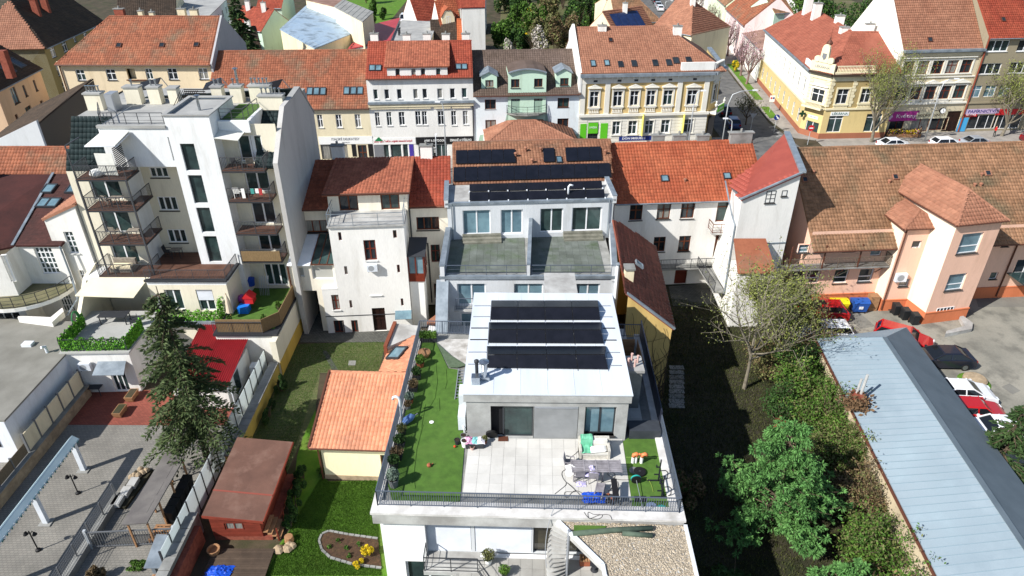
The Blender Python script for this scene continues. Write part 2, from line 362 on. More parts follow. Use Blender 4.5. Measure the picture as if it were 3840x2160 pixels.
PAVE=mat('pavement',S(160,154,146),S(138,134,128),sc1=.7,rough=.95,bump=.3,bsc=10,fine=.1);YARD=mat('yard_concrete',S(150,146,134),S(126,124,114),sc1=.3,rough=.95,bump=.3,bsc=8,fine=.1,c3=S(108,106,98),sc3=.6)
SHADE=mat('shade_dark_soil',S(48,46,34),S(62,58,44),sc1=.8,rough=1,bump=.8,bsc=14,fine=.25,c3=S(38,46,24),sc3=.5)  # soil darkened so the garden's shade sits in its colour
def brickm(name,c1,c2,mortar,sx,bw,bh,off=.5,rough=.9,bump=.4):
 m=bpy.data.materials.new(name);m.use_nodes=True;t=m.node_tree;N=t.nodes;L=t.links;b=N['Principled BSDF'];b.inputs['Roughness'].default_value=rough
 g=N.new('ShaderNodeNewGeometry');k=N.new('ShaderNodeTexBrick');L.new(g.outputs['Position'],k.inputs['Vector']);k.inputs['Color1'].default_value=(*c1,1);k.inputs['Color2'].default_value=(*c2,1);k.inputs['Mortar'].default_value=(*mortar,1);k.inputs['Scale'].default_value=sx;k.inputs['Brick Width'].default_value=bw;k.inputs['Row Height'].default_value=bh;k.inputs['Mortar Size'].default_value=.012;k.offset=off
 n=N.new('ShaderNodeTexNoise');n.inputs['Scale'].default_value=.5;n.inputs['Detail'].default_value=6;L.new(g.outputs['Position'],n.inputs['Vector']);r=N.new('ShaderNodeMapRange');r.inputs[1].default_value=.3;r.inputs[2].default_value=.7;r.inputs[3].default_value=.78;r.inputs[4].default_value=1.15;L.new(n.outputs[0],r.inputs[0]);v=N.new('ShaderNodeCombineColor');[L.new(r.outputs[0],v.inputs[i])for i in range(3)]
 x=N.new('ShaderNodeMix');x.data_type='RGBA';x.blend_type='MULTIPLY';x.inputs[0].default_value=1;L.new(k.outputs[0],x.inputs[6]);L.new(v.outputs[0],x.inputs[7]);L.new(x.outputs[2],b.inputs['Base Color'])
 bp=N.new('ShaderNodeBump');bp.inputs['Strength'].default_value=bump;bp.inputs['Distance'].default_value=.02;bp.invert=True;L.new(k.outputs['Fac'],bp.inputs['Height']);L.new(bp.outputs[0],b.inputs['Normal']);MC[name]=m;return m
COBB=brickm('grey_pavers',S(136,132,124),S(126,123,116),S(104,102,96),1.,.24,.16);REDP=brickm('red_pavers',S(150,78,62),S(134,66,52),S(100,62,52),1.,.24,.12);GRASSP=brickm('grass_pavers',S(96,98,60),S(84,92,52),S(62,74,34),1.,.3,.3);SETTS=brickm('cobble_setts',S(98,98,92),S(80,80,76),S(50,52,44),1.,.24,.16)
# ground, streets
struct('ground',MB().q((-700,-60,0),(700,-60,0),(700,1500,0),(-700,1500,0)),DIRT)
def sheet(name,poly,z,m,kind='structure'):return struct(name,MB().q(*[(p[0],p[1],z)for p in poly]),m,kind)
def raised(name,poly,z,m):return struct(name,MB().prism(poly,0,z),m)
sheet('street',[(-110,62),(110,74),(110,95.5),(40,93),(0,87),(-75,84)],.006,ASPH)
raised('pavement',[(43.2,92.9),(110,95.6),(110,110),(43.2,110)],.12,PAVE)
raised('pavement',[(-75,83.6),(0,85.2),(30,88.5),(30,97),(0,95),(-75,95)],.12,PAVE)
sheet('side_street',[(30,88),(40,93),(39,104),(40.6,128),(47.9,221),(60,360),(48,360),(36.5,221),(30.5,128),(30,98)],.012,ASPH)
raised('pavement',[(40.5,97),(43.1,96),(45,128),(52.5,221),(64.5,360),(60.3,360),(48.3,221),(41,128),(39.4,106)],.124,PAVE)
for k,(y0,y1)in enumerate(((106,112),(116,141),(150,163),(168,180),(188,200),(206,218),(224,236))):
 f=lambda y,o:(41.2+(y-128)*.0745+o,y)
 struct('verge',MB().prism([f(y0,.2),f(y0,1.5),f(y1,1.5),f(y1,.2)],.1,.16),GRASS)
mat('road_paint',(.35,.35,.34),(.2,.2,.2),sc1=3,rough=.9)
for k in range(4):sheet('white_line',[(38.1+k*.09,97.5+k*1.4),(39.1+k*.09,97.9+k*1.4),(39.1+k*.09,98.3+k*1.4),(38.1+k*.09,97.9+k*1.4)],.02,MC['road_paint'])
for k in range(9):sheet('white_line',[(30+k*8,79+k*.3),(33+k*8,79.1+k*.3),(33+k*8,79.25+k*.3),(30+k*8,79.15+k*.3)],.02,MC['road_paint'])
sheet('alley',[(-64,60),(-57,60),(-58,180),(-70,180)],.01,ASPH)
sheet('lane',[(-29,182),(-25,182),(-23,260),(-28,260)],.01,PAVE)
sheet('lawn',[(-48,183),(-31,183),(-31,240),(-50,240)],.01,GRASS)
sheet('lawn',[(-3,118),(26,118),(26,250),(-3,250)],.01,mat('wild_garden',S(96,92,60),S(74,84,42),sc1=.25,rough=1,bump=.6,bsc=6,fine=.2,c3=S(110,100,78),sc3=.15))
sheet('lawn',[(55,110),(100,110),(100,240),(55,240)],.01,MC['wild_garden'])
sheet('lawn',[G(X2(430,1449)),(-14,12),(-6,12),(-6,31),G(X2(1030,930)),G(X2(770,935)),G(X2(735,905)),G(X2(700,545)),G(X2(630,700)),G(X2(600,800)),G(X2(560,1200)),G(X2(480,1310))],.012,GRASS)
sheet('grass_paver_drive',[G(X2(600,190)),G(X2(1085,170)),G(X2(1040,345)),G(X2(725,345)),G(X2(700,545)),G(X2(630,700)),G(X2(540,900)),G(X2(330,720)),G(X2(520,350))],.006,GRASSP)
sheet('cobble_path',[G(Y2(410,1420)),G(Y2(1010,1420)),G(Y2(1010,1345)),G(Y2(585,1345)),G(Y2(585,1060)),G(Y2(440,1060))],.01,SETTS)
sheet('cobble_path',[G(X2(735,225)),G(X2(760,225)),G(X2(830,340)),G(X2(795,340))],.016,SETTS)
sheet('cobble_yard',[G(Y4(375,1040)),G(Y4(700,1010)),G(Y4(760,1100)),G(Y4(640,1175)),G(Y4(405,1175))],.01,SETTS)
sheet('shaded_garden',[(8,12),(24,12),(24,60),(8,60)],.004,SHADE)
sheet('parking_yard',[(20,25),(75,25),(75,60),(25.2,60),(24,48)],.009,YARD)
sheet('paver_yard',[G(X1(360,628)),G(X1(1230,632)),G(X1(1190,700)),(-18.6,21),(-42,21),(-36,33)],.008,COBB)
sheet('red_paver_terrace',[G(X1(455,440)),G(X1(760,440)),(-20.5,40.5),(-19,36),G(X1(1230,632)),G(X1(360,628))],.014,REDP)
sheet('driveway',[(-46,5),(-34,5),(-30.5,33),(-33.5,41),(-60,41),(-60,5)],.005,ASPH)
# near house with roof terrace
NW=Wall((-6.75,23.25),(8.2,22.78))
ZT=6.5
def NP(u,v,z):return NW.at(u,z,-v)
nh=thing('terrace_house','white flat-roofed house with a turfed roof terrace and grey penthouse in the foreground','house',(.7,31,0))
part('terrace_slab',MB().prism([NW.xy(0,0),NW.xy(14.95,0),NW.xy(14.95,-15.3),NW.xy(0,-15.3)],5.75,6.42),CONCL,nh)
LEDGE=mat('ledge',S(224,222,218),S(190,187,182),sc1=.9,rough=.85,bump=.2,bsc=12,fine=.05,c3=S(150,146,138),sc3=.6,t3=(.55,.8))
part('ledge',MB().prism([NW.xy(-.06,.06),NW.xy(15.01,.06),NW.xy(15.01,-.75),NW.xy(-.06,-.75)],6.42,6.56),LEDGE,nh)
for a in(((-.06,-.75),(.35,-.75),(.35,-15.4),(-.06,-15.4)),((14.35,-.75),(15.01,-.75),(15.01,-15.4),(14.35,-15.4))):
 part('ledge',MB().prism([NW.xy(*q)for q in a],6.42,6.58),LEDGE,nh)
WALLN=plaster('wall_bright',S(246,246,246),.93)
NF=Wall(NW.xy(.25,-.3),NW.xy(14.7,-.3));ops=[]
lw=NF.rect(W4,(285,458,648,640));lw=(lw[0],.2,lw[2],lw[3]);rec=NF.rect(W4,(432,186,1650,400));
u_r=rec[0]
facade(nh,NF,0,5.75,[lw,(u_r,3.1,14.2,5.745)],WALLN,dep=.25)
window(nh,NF,lw,cols=2,fm=FW,gm=GLASSG,t=.09,inset=.15)
part('side_wall',MB().q(NW.at(.25,0,-15.2),NW.at(.25,0,-.3),NW.at(.25,5.75,-.3),NW.at(.25,5.75,-15.2)),WALLN,nh)
part('side_wall',MB().q(NW.at(14.7,0,-.3),NW.at(14.7,0,-15.2),NW.at(14.7,5.75,-15.2),NW.at(14.7,5.75,-.3)),WALLN,nh)
part('back_wall',MB().q(NW.at(14.7,0,-15.2),NW.at(.25,0,-15.2),NW.at(.25,5.75,-15.2),NW.at(14.7,5.75,-15.2)),WALLN,nh)
NB=Wall(NW.xy(.5,-.6),NW.xy(14.5,-.6));BL=mat('blind_slat',S(206,210,216),S(190,194,200),rough=.5,spec=.4);ALU=mat('aluminium',S(168,172,178),rough=.4,metal=.5)
def blind(root,W,u0,u1,z0,z1,m=BL,n=-.05,sp=.075,tilt=.03):
 mb=MB();k=int((z1-z0)/sp)
 for i in range(k):
  z=z0+sp*(i+.5);mb.hexa([W.at(u0,z-.03,n+tilt),W.at(u1,z-.03,n+tilt),W.at(u1,z+.028,n-.01),W.at(u0,z+.028,n-.01)],[W.at(u0,z-.022,n+tilt+.004),W.at(u1,z-.022,n+tilt+.004),W.at(u1,z+.036,n-.006),W.at(u0,z+.036,n-.006)])
 b=part('blind',MB().hexa([W.at(u0,z1-.12,n+.05),W.at(u1,z1-.12,n+.05),W.at(u1,z1-.12,n-.06),W.at(u0,z1-.12,n-.06)],[W.at(u0,z1,n+.05),W.at(u1,z1,n+.05),W.at(u1,z1,n-.06),W.at(u0,z1,n-.06)]),ALU,root)
 part('blind_slats',mb,m,b,'stuff')
b1=NB.rect(W4,(440,190,795,390));b2=NB.rect(W4,(815,200,1255,405));b3=NB.rect(W4,(1268,215,1650,408));ops=[(b[0],3.15,b[2],5.6)for b in(b1,b2)]+[(b3[0],3.15,b3[2]+2,5.6)]
facade(nh,NB,3.1,5.75,ops,GREYW,name='recessed_wall')
for o in ops[:2]:window(nh,NB,o,cols=2,fm=FDk,gm=GLASSG,inset=.14);blind(nh,NB,o[0]+.02,o[2]-.02,o[1],o[3])
window(nh,NB,ops[2],cols=4,fm=FDk,gm=mat('brown_glass',S(70,66,52),S(52,50,42),rough=.06,spec=.5),inset=.14)
ube=u_r+(b2[0]-b1[0])+.25;part('storey_floor',MB().prism([NF.xy(u_r-.05,-.5),NF.xy(ube,-.5),NF.xy(ube,.95),NF.xy(u_r-.05,.95)],2.85,3.115),CONCL,nh)
SLABM=mat('grey_slab',S(172,170,164),S(150,148,142),sc1=.6,rough=.85,bump=.2,bsc=18,isl=.06,fine=.05)
lt=part('lower_terrace',MB().prism([NF.xy(rd(lw[2])+.4,.002),NF.xy(14.3,.002),NF.xy(14.3,9),NF.xy(rd(lw[2])+.4,9)],2.7,3.06),CONC,nh)
pm=None
for i in range(15):
 for j in range(7):
  u=lw[2]+.55+i*.6;n=.02+j*.6
  if u+.6>14.2:continue
  if pm is None:pm=MB().box(.004,.004,0,.592,.592,.045).mesh('slab');pm.materials.append(SLABM)
  o=link('slab',pm,lt);p=NF.at(u,3.062,n+.6);o.location=p-ORG[nh];o.rotation_euler=(0,0,NF.ang)
railing(nh,[NF.at(u_r,3.1,.02),NF.at(u_r,3.1,.9),NF.at(ube-.05,3.1,.9),NF.at(ube+1.9,3.1,3.8)],h=1.,mid=True,post=1.1,m=DKM,name='balcony_railing')
GZ=6.2;gp=[G(W4(1455,152),GZ),G(W4(2432,185),GZ),(NW.xy(14.95,7)),NW.xy(8.9,7.0)]
q1=G(W4(1800,490),GZ);q2=G(W4(1815,572),GZ);e=(q2[0]+(q2[0]-q1[0])*6,q2[1]+(q2[1]-q1[1])*6)
gp=[NW.xy(9.05,.07),NW.xy(15.0,.07),NW.xy(15.0,5.6),NW.xy(11.75,5.6),q2,q1]
gp[0]=G(W4(1455,155),GZ)
gr=thing('gravel_roof','pebble-covered flat roof with a white edge in front of the terrace','roof',(6.5,20,GZ))
part('roof_slab',MB().prism(gp,GZ-.45,GZ),CONCL,gr)
cx_=sum(p[0]for p in gp)/6;cy_=sum(p[1]for p in gp)/6
WHM=mat('white_metal',S(226,230,234),S(206,212,218),sc1=.7,rough=.55,spec=.35)
edge=MB()
for i in range(6):
 a=Vector(gp[i]);b=Vector(gp[(i+1)%6])
 if i==0:continue
 edge.bar((*a,GZ+.04),(*b,GZ+.04),.16,.16)
part('edge_trim',edge,WHM,gr)
def inpoly(poly,n,inset=0.):
 xs=[p[0]for p in poly];ys=[p[1]for p in poly];out=[]
 while len(out)<n:
  x=rng.uniform(min(xs),max(xs),4000);y=rng.uniform(min(ys),max(ys),4000);k=inside(poly,x,y);out+=list(zip(x[k],y[k]))
 return np.array(out[:n])
def stones(name,root,poly,n,z,s0,s1,m,kind='stuff'):
 p=inpoly(poly,n);o=np.array(ORG[root]);T=np.array([(1,0,0),(-.5,.87,0),(-.5,-.87,0),(.3,.5,.55),(.3,-.5,.55),(-.6,0,.55)]);
 T=T*[1,1,1];F=np.array([(0,1,3),(1,2,5),(2,0,4),(3,5,4),(0,3,4),(1,5,3),(2,4,5)])
 a=rng.uniform(0,6.28,n);s=rng.uniform(s0,s1,n);c_,s_=np.cos(a),np.sin(a);st=rng.uniform(.6,1.3,(n,3))
 v=T[None]*st[:,None,:]*s[:,None,None];x=v[...,0]*c_[:,None]-v[...,1]*s_[:,None];y=v[...,0]*s_[:,None]+v[...,1]*c_[:,None]
 V=np.stack([x+p[:,0:1]-o[0],y+p[:,1:2]-o[1],v[...,2]*.9+z-o[2]],-1).reshape(-1,3);q=(F[None]+6*np.arange(n)[:,None,None]).reshape(-1,3)
 return link(name,npmesh(name,V,q),root,m,kind)
stones('gravel',gr,gp,16000,GZ,.028,.065,mat('pebbles',S(184,171,150),S(148,136,118),sc1=30,rough=.85,isl=.38,lo=.3,hi=.7))
ROLLB=mat('turf_backing',S(84,98,84),S(70,84,72),sc1=3,rough=.9)
p0=G3(W4(1570,250),GZ+.12);p1=G3(W4(2180,205),GZ+.12);p2=G3(W4(1950,245),GZ+.1);p3=G3(W4(2180,262),GZ+.1)
tr=thing('turf_roll','rolled strip of artificial turf lying on the pebble roof','turf roll',(p0[0],p0[1],GZ))
part('roll',MB().tube([p0,(Vector(p0)+Vector(p1))/2+Vector((0,.05,0)),p1],.13,10),ROLLB,tr,smooth=True);part('roll',MB().tube([p2,p3],.12,10),ROLLB,tr,smooth=True)
fl=[Vector(G3(W4(*q),GZ+.05))for q in((1578,245),(1800,232),(1830,190),(1578,185))];part('loose_flap',MB().ext(fl,(0,0,.03)),TURF,tr)
ss=thing('spiral_stair','grey spiral stair with rounded steps and a curved handrail','stair',(*G(W4(1450,560),3.1),3.1));cx,cy=G(W4(1520,570),3.1);cen=Vector((cx,cy,0))
for i in range(13):
 a=R(200-i*6);z=3.3+i*.235;d=Vector((math.cos(a),math.sin(a),0));s=d.cross(Vector((0,0,1)));ring=[cen+d*(.08+.95*t)+s*w for t,w in((0,-.06),(.35,-.15),(.75,-.22),(.95,-.16),(1,0),(.95,.16),(.75,.22),(.35,.15),(0,.06))]
 part('step',MB().ext([p+Vector((0,0,z))for p in ring],(0,0,.05)),CONCL,ss)
part('column',MB().tube([cen+Vector((0,0,3.1)),cen+Vector((0,0,6.4))],.07,8),ALU,ss)
part('handrail',MB().tube([cen+Vector((math.cos(R(200-i*6))*1.08,math.sin(R(200-i*6))*1.08,4.2+i*.235))for i in range(13)],.02,6),ALU,ss)
def NG(Zf,p,z):return G(Zf(*p),z)
tl=[NG(X3,(375,310),ZT),NG(X3,(460,305),ZT),NG(X3,(540,470),ZT),NG(X3,(600,480),ZT),NG(X3,(655,640),ZT),NG(X3,(640,985),ZT),NG(X3,(615,1310),ZT),NG(X3,(190,1315),ZT),NG(X3,(160,1210),ZT)]
part('turf',MB().prism(tl,6.42,6.475),TURF,nh)
tr_=[NG(X4,(970,782),ZT),NG(X4,(1070,712),ZT),NG(X4,(1155,715),ZT),NG(X4,(1228,1110),ZT),NG(X4,(1018,1110),ZT)]
part('turf',MB().prism(tr_,6.42,6.475),TURF,nh)
SL=mat('pale_slab',S(208,206,200),S(190,188,182),sc1=.5,rough=.8,bump=.15,bsc=20,isl=.05,fine=.04)
flo=part('terrace_floor',MB().prism([NW.xy(.35,-.76),NW.xy(14.35,-.76),NW.xy(14.35,-15.3),NW.xy(.35,-15.3)],6.42,6.432),CONC,nh)
pm=MB().box(.004,.004,0,.634,.634,.04).mesh('slab');pm.materials.append(SL)
for i in range(22):
 for j in range(23):
  u=.42+i*.64;v=.8+j*.64;c=NW.xy(u+.32,-v-.32);arr=(np.array([c[0]]),np.array([c[1]]))
  if inside(tl,*arr)[0]or inside(tr_,*arr)[0]or u+.64>14.36 or u<3.6:continue
  if 5.2<v<15 and 4.2<u<12.6 and not(u>12.5):continue
  o=link('slab',pm,flo);p=NP(u,v+.64,6.433);o.location=p-ORG[nh];o.rotation_euler=(0,0,NW.ang)
WRN=mat('bare_screed',S(200,198,194),S(150,146,140),sc1=1.4,rough=.9,bump=.3,bsc=10)
part('bare_floor',MB().prism([NG(X3,(460,290),ZT),NG(X3,(690,285),ZT),NG(X3,(660,450),ZT),NG(X3,(545,430),ZT)],6.43,6.478),WRN,nh)
WR=TURF
for pl in(((460,440),(470,560),(455,660),(420,720)),((525,480),(530,560),(520,600)),((380,830),(340,980),(320,1150),(330,1230)),((395,700),(360,900)),((480,660),(485,740))):
 part('turf_wrinkle',MB().tube([NP(*(lambda w:(w[0],w[1]))((lambda q:((Vector(q)-NW.A).dot(NW.d),-(Vector(q)-NW.A).dot(NW.n)))(NG(X3,p,ZT))),6.478)for p in pl],.03,5),TURF,nh)
RAILC=mat('rail_grey',S(92,101,114),rough=.5,metal=.2)
railing(nh,[NP(.22,.42,6.56),NP(14.75,.42,6.56)],h=.98,sp=.115,m=RAILC,post=1.62,bar=.022)
railing(nh,[NP(.22,.42,6.56),NP(.2,15.1,6.56)],h=.98,sp=.1,m=RAILC,post=1.6,bar=.028)
railing(nh,[NP(.2,15.1,6.56),NP(4.6,15.1,6.56)],h=.98,sp=.115,m=RAILC,post=1.5,bar=.022)
railing(nh,[NP(14.75,.42,6.56),NP(14.72,6.3,6.56)],h=.98,sp=.1,m=RAILC,post=1.55,bar=.026)
NAVY=mat('navy_panel',S(40,44,58),S(34,38,50),sc1=2,rough=.5)
for k in range(6):
 v0=6.35+k*1.5;part('screen_panel',MB().hexa([NP(14.7,v0,6.56),NP(14.76,v0,6.56),NP(14.76,v0+1.46,6.56),NP(14.7,v0+1.46,6.56)],[NP(14.7,v0,7.75),NP(14.76,v0,7.75),NP(14.76,v0+1.46,7.75),NP(14.7,v0+1.46,7.75)]),NAVY,nh)
railing(nh,[NP(12.6,15.1,6.56),NP(14.72,15.1,6.56)],h=.98,m=RAILC)
zr=9.6
PW=Wall((-2.42,28.42),(6.12,28.3));PB=9.9
PCON=mat('penthouse_concrete',S(176,177,174),S(148,148,145),sc1=.8,rough=.9,bump=.3,bsc=14,spec=.2,fine=.06)
d1=PW.rect(X4,(315,612,525,757));d2=PW.rect(X4,(527,612,743,765));w3=PW.rect(X4,(785,612,925,757));ops=[(d1[0],6.5,d1[2],8.75),(d2[0]+.02,6.5,d2[2],8.75),(w3[0],6.75,w3[2],8.75)]
facade(nh,PW,6.44,9.1,ops,PCON,name='penthouse_wall',dep=.3)
part('penthouse_wall',MB().q(PW.at(0,6.44,-PB),PW.at(0,6.44),PW.at(0,9.1),PW.at(0,9.1,-PB)),PCON,nh);part('penthouse_wall',MB().q(PW.at(PW.L,6.44),PW.at(PW.L,6.44,-PB),PW.at(PW.L,9.1,-PB),PW.at(PW.L,9.1)),PCON,nh)
part('penthouse_wall',MB().q(PW.at(PW.L,6.44,-PB),PW.at(0,6.44,-PB),PW.at(0,9.1,-PB),PW.at(PW.L,9.1,-PB)),CONC,nh)
o=ops[0];wd=o[2]-o[0];window(nh,PW,(o[0]+.28*wd,o[1],o[2],o[3]),cols=1,fm=FDk,gm=GLASSG,t=.08,inset=.2,name='sliding_door');part('dark_room_panel',MB().q(PW.at(o[0],o[1],-.29),PW.at(o[0]+.3*wd,o[1],-.29),PW.at(o[0]+.3*wd,o[3],-.29),PW.at(o[0],o[3],-.29)),mat('unlit_room',(.01,.01,.012),rough=.9),nh)  # near-black panel stands in for the unlit room behind the open door
o=ops[1];window(nh,PW,o,cols=1,fm=FDk,gm=GLASSG,inset=.22);blind(nh,PW,o[0]+.03,o[2]-.03,o[1]+.03,o[3],m=mat('grey_slat',S(140,142,142),S(126,128,128),rough=.5),n=-.03)
window(nh,PW,ops[2],cols=2,fm=FDk,gm=GLASSB,t=.09,inset=.2,sill=SILD)
part('fascia',MB().hexa([PW.at(-.12,9.1,.1),PW.at(PW.L+.12,9.1,.1),PW.at(PW.L+.12,9.1,-PB-.05),PW.at(-.12,9.1,-PB-.05)],[PW.at(-.12,zr,.1),PW.at(PW.L+.12,zr,.1),PW.at(PW.L+.12,zr,-PB-.05),PW.at(-.12,zr,-PB-.05)]),PCON,nh)
ROOFW=mat('white_membrane',S(214,220,226),S(200,207,214),sc1=.5,rough=.55,spec=.35,bump=.08,bsc=3,fine=.02,stretch=(1.6,.25,1))
rf=part('flat_roof',MB().hexa([PW.at(-.16,zr+.002,.14),PW.at(PW.L+.16,zr+.002,.14),PW.at(PW.L+.16,zr+.002,-PB-.1),PW.at(-.16,zr+.002,-PB-.1)],[PW.at(-.16,zr+.07,.14),PW.at(PW.L+.16,zr+.07,.14),PW.at(PW.L+.16,zr+.07,-PB-.1),PW.at(-.16,zr+.07,-PB-.1)]),ROOFW,nh)
for k in range(1,6):
 u=k*PW.L/6;part('roof_seam',MB().bar(PW.at(u,zr+.075,.1),PW.at(u,zr+.075,-PB),.03,.012),ROOFW,rf)
PVM=mat('solar_cells',(.006,.007,.011),(.01,.011,.017),sc1=1.5,rough=.32,spec=.35);PVF=mat('solar_frame',(.012,.012,.014),rough=.4)
def pv(root,c4,ncol,th=.04,gap=.02):
 pass
 P=[Vector(p)for p in c4];n=(P[1]-P[0]).cross(P[3]-P[0]).normalized();n=n if n.z>0 else-n
 for i in range(ncol):
  g=gap/2/((P[1]-P[0]).length/ncol);a=(i+g)/ncol;b=(i+1-g)/ncol
  q=[P[0].lerp(P[1],a),P[0].lerp(P[1],b),P[3].lerp(P[2],b),P[3].lerp(P[2],a)]
  o=part('solar_panel',MB().ext(q,n*th),PVF,root);c=sum(q,Vector((0,0,0)))/4
  part('cell_sheet',MB().ext([p+(c-p)*.03+n*(th+.001)for p in q],n*.004),PVM,o)
ar=thing('solar_array','black solar panels tilted in three double rows on the white penthouse roof','solar array',(2,33,zr+.07))
zb=zr+.12
rows=[((298,420),(897,428),(882,358),(300,358)),((303,297),(875,300),(862,236),(308,234)),((314,183),(858,184),(850,124),(318,124))];tops=[((298,316),(885,316)),((308,198),(865,198)),((320,90),(845,90))]
for k in range(3):
 b=rows[k];h=.42
 ll=Vector((*G(X4(*b[0]),zb),zb));lr=Vector((*G(X4(*b[1]),zb),zb));ul=Vector((*G(X4(*b[3]),zb+h),zb+h));ur=Vector((*G(X4(*b[2]),zb+h),zb+h));bl=Vector((*G(X4(*tops[k][0]),zb),zb));br=Vector((*G(X4(*tops[k][1]),zb),zb))
 pv(ar,[ll,lr,ur,ul],4);e_=Vector((0,.03,0));pv(ar,[ul+e_,ur+e_,br,bl],4)
 for t in(0,.25,.5,.75,1):
  A=ll.lerp(lr,t);B=bl.lerp(br,t);M_=ul.lerp(ur,t);part('mount_rail',MB().bar(A-Vector((0,.12,.06)),B+Vector((0,.1,-.06)),.05,.05),ALU,ar)
 for y_ in(.35,1.5):
  A=ll.lerp(bl,y_/2);B=lr.lerp(br,y_/2);part('cable_tray',MB().bar(A+Vector((-1.05,0,-.03)),A+Vector((-.05,0,-.03)),.06,.04),ALU if k!=1 else PVF,ar);part('cable_tray',MB().bar(B+Vector((.05,0,-.03)),B+Vector((.75,0,-.03)),.06,.04),ALU if k!=1 else PVF,ar)
STEEL=mat('bright_steel',S(190,196,200),S(160,166,172),sc1=3,rough=.25,metal=.9)
f0=G(X4(285,478),zr+.07)
fl_=thing('roof_flue','steel chimney flue with a disc cowl on the white roof','flue',(*f0,zr+.07));part('base_box',MB().box(f0[0]-.28,f0[1]-.15,zr+.07,f0[0]+.28,f0[1]+.25,zr+.3),STEEL,fl_);part('pipe',MB().lathe([(.15,.2),(.15,1.05)],14,(*f0,zr+.07)),STEEL,fl_,smooth=False);part('cowl',MB().lathe([(.08,1.1),(.27,1.15),(.27,1.19),(.05,1.26)],16,(*f0,zr+.07)),STEEL,fl_)
f1=G(X4(245,495),zr+.07);ib=thing('air_intake','square metal air intake box with a black vent pipe on the white roof','vent',(*f1,zr+.07));part('box',MB().box(f1[0]-.24,f1[1]-.2,zr+.07,f1[0]+.2,f1[1]+.2,zr+.55),STEEL,ib);part('vent_pipe',MB().lathe([(.09,.2),(.09,1.0),(.13,1.02),(.13,1.14),(.05,1.2)],10,(f1[0]+.02,f1[1]+.45,zr+.07)),DKM,ib)
c0=G(X4(990,690),ZT);cb=thing('chimney_block','square grey chimney block with pink flue pipes beside the penthouse','chimney',(6.9,31.2,ZT));part('block',MB().box(6.3,30.9,6.43,7.25,32.1,9.05),CONC,cb);part('cap',MB().box(6.2,30.8,9.05,7.35,32.2,9.22),CONCL,cb)
PINK=mat('pink_plastic',S(204,168,158),rough=.5)
for k,(x,y)in enumerate(((6.5,31.3),(6.85,31.2),(7.05,31.55),(6.75,31.75))):part('flue_pipe',MB().lathe([(.06,0),(.06,.4),(.075,.41),(.075,.5)],8,(x,y,9.22)),PINK,cb)
WOOD=mat('pale_wood',S(168,128,92),S(146,108,76),sc1=1.5,rough=.75,bump=.2,bsc=8,stretch=(1,1,6),isl=.12,fine=.1)
bs=thing('timber_screen','pale timber board enclosure beside the white roof','enclosure',(6.9,34,ZT))
for(a,b)in(((6.25,33.1),(7.75,33.1)),((6.25,35.4),(7.6,35.4)),((7.75,33.1),(7.75,35.4))):
 for k in range(11):part('board',MB().bar((*a,6.55+k*.15),(*b,6.55+k*.15),.03,.142),WOOD,bs)
db=G(W5(340,1230),ZT);solo('storage_chest',MB().box(6.35,28.35,6.48,8.05,29.2,7.05),mat('chest_grey',S(62,66,72),S(52,56,62),sc1=2,rough=.6),'dark grey storage chest on the turf beside the penthouse','chest')
# solar house behind (rear block with paved terrace and tiled roof)
cw=Wall((-5.0,44.0),(7.6,44.0));zc=HV(Y3(0,963)[1],44.0);xl=OY(Y3(96,960),44)[0];xr=OY(Y3(1283,960),44)[0];cw=Wall((xl,44.0),(xr,44.05))
ch=thing('solar_roof_house','grey-white house with a paved split terrace and black solar panels on its tiled roof','house',((xl+xr)/2,50,0))
ops=[]
ub=Wall(*[(lambda p:(p[0],p[1]))(G(Y3(*q),zc-.15))for q in((150,722),(1252,690))])
wl=[(205,1022,403,1170),(593,1022,788,1165),(1015,1022,1168,1165),(228,1225,420,1360)]
wins(ch,cw,Y3,wl,ops,cols=2,fm=FW,gm=GLASSB,t=.09,inset=.15);
facade(ch,cw,0,zc-.25,ops,GREYW)
part('side_wall',MB().q(cw.at(0,0,-16),cw.at(0,0),cw.at(0,zc-.25),cw.at(0,zc-.25,-16)),GREYW,ch);part('side_wall',MB().q(cw.at(cw.L,0),cw.at(cw.L,0,-16),cw.at(cw.L,zc-.25,-16),cw.at(cw.L,zc-.25)),GREYW,ch)
TZ=zc-.2
fl=part('terrace_floor',MB().prism([cw.xy(-.02,.05),cw.xy(cw.L+.02,.05),cw.xy(cw.L+.02,-7.5),cw.xy(-.02,-7.5)],TZ-.05,TZ),CONC,ch)
GSL=mat('mossy_slab',S(112,118,112),S(92,98,90),sc1=.5,rough=.95,bump=.3,bsc=14,isl=.12,fine=.1,c3=S(84,96,76),sc3=.7);pm=MB().box(.005,.005,0,.525,.525,.04).mesh('slab');pm.materials.append(GSL)
for i in range(int((cw.L-.7)/.53)):
 for j in range(13):
  u=.35+i*.53
  if abs(u+.27-cw.L/2-.02)<.22:continue
  p=cw.at(u,TZ+.001,-.2-j*.53-.53)
  if(Vector((p.x,p.y))-ub.A).dot(ub.n)<.0:continue
  o=link('slab',pm,fl);o.location=p-ORG[ch];o.rotation_euler=(0,0,cw.ang)
part('edge_flashing',MB().hexa([cw.at(-.1,zc-.28,.12),cw.at(cw.L+.1,zc-.28,.12),cw.at(cw.L+.1,zc-.28,-.15),cw.at(-.1,zc-.28,-.15)],[cw.at(-.1,zc-.05,.12),cw.at(cw.L+.1,zc-.05,.12),cw.at(cw.L+.1,zc-.05,-.15),cw.at(-.1,zc-.05,-.15)]),ZINC,ch)
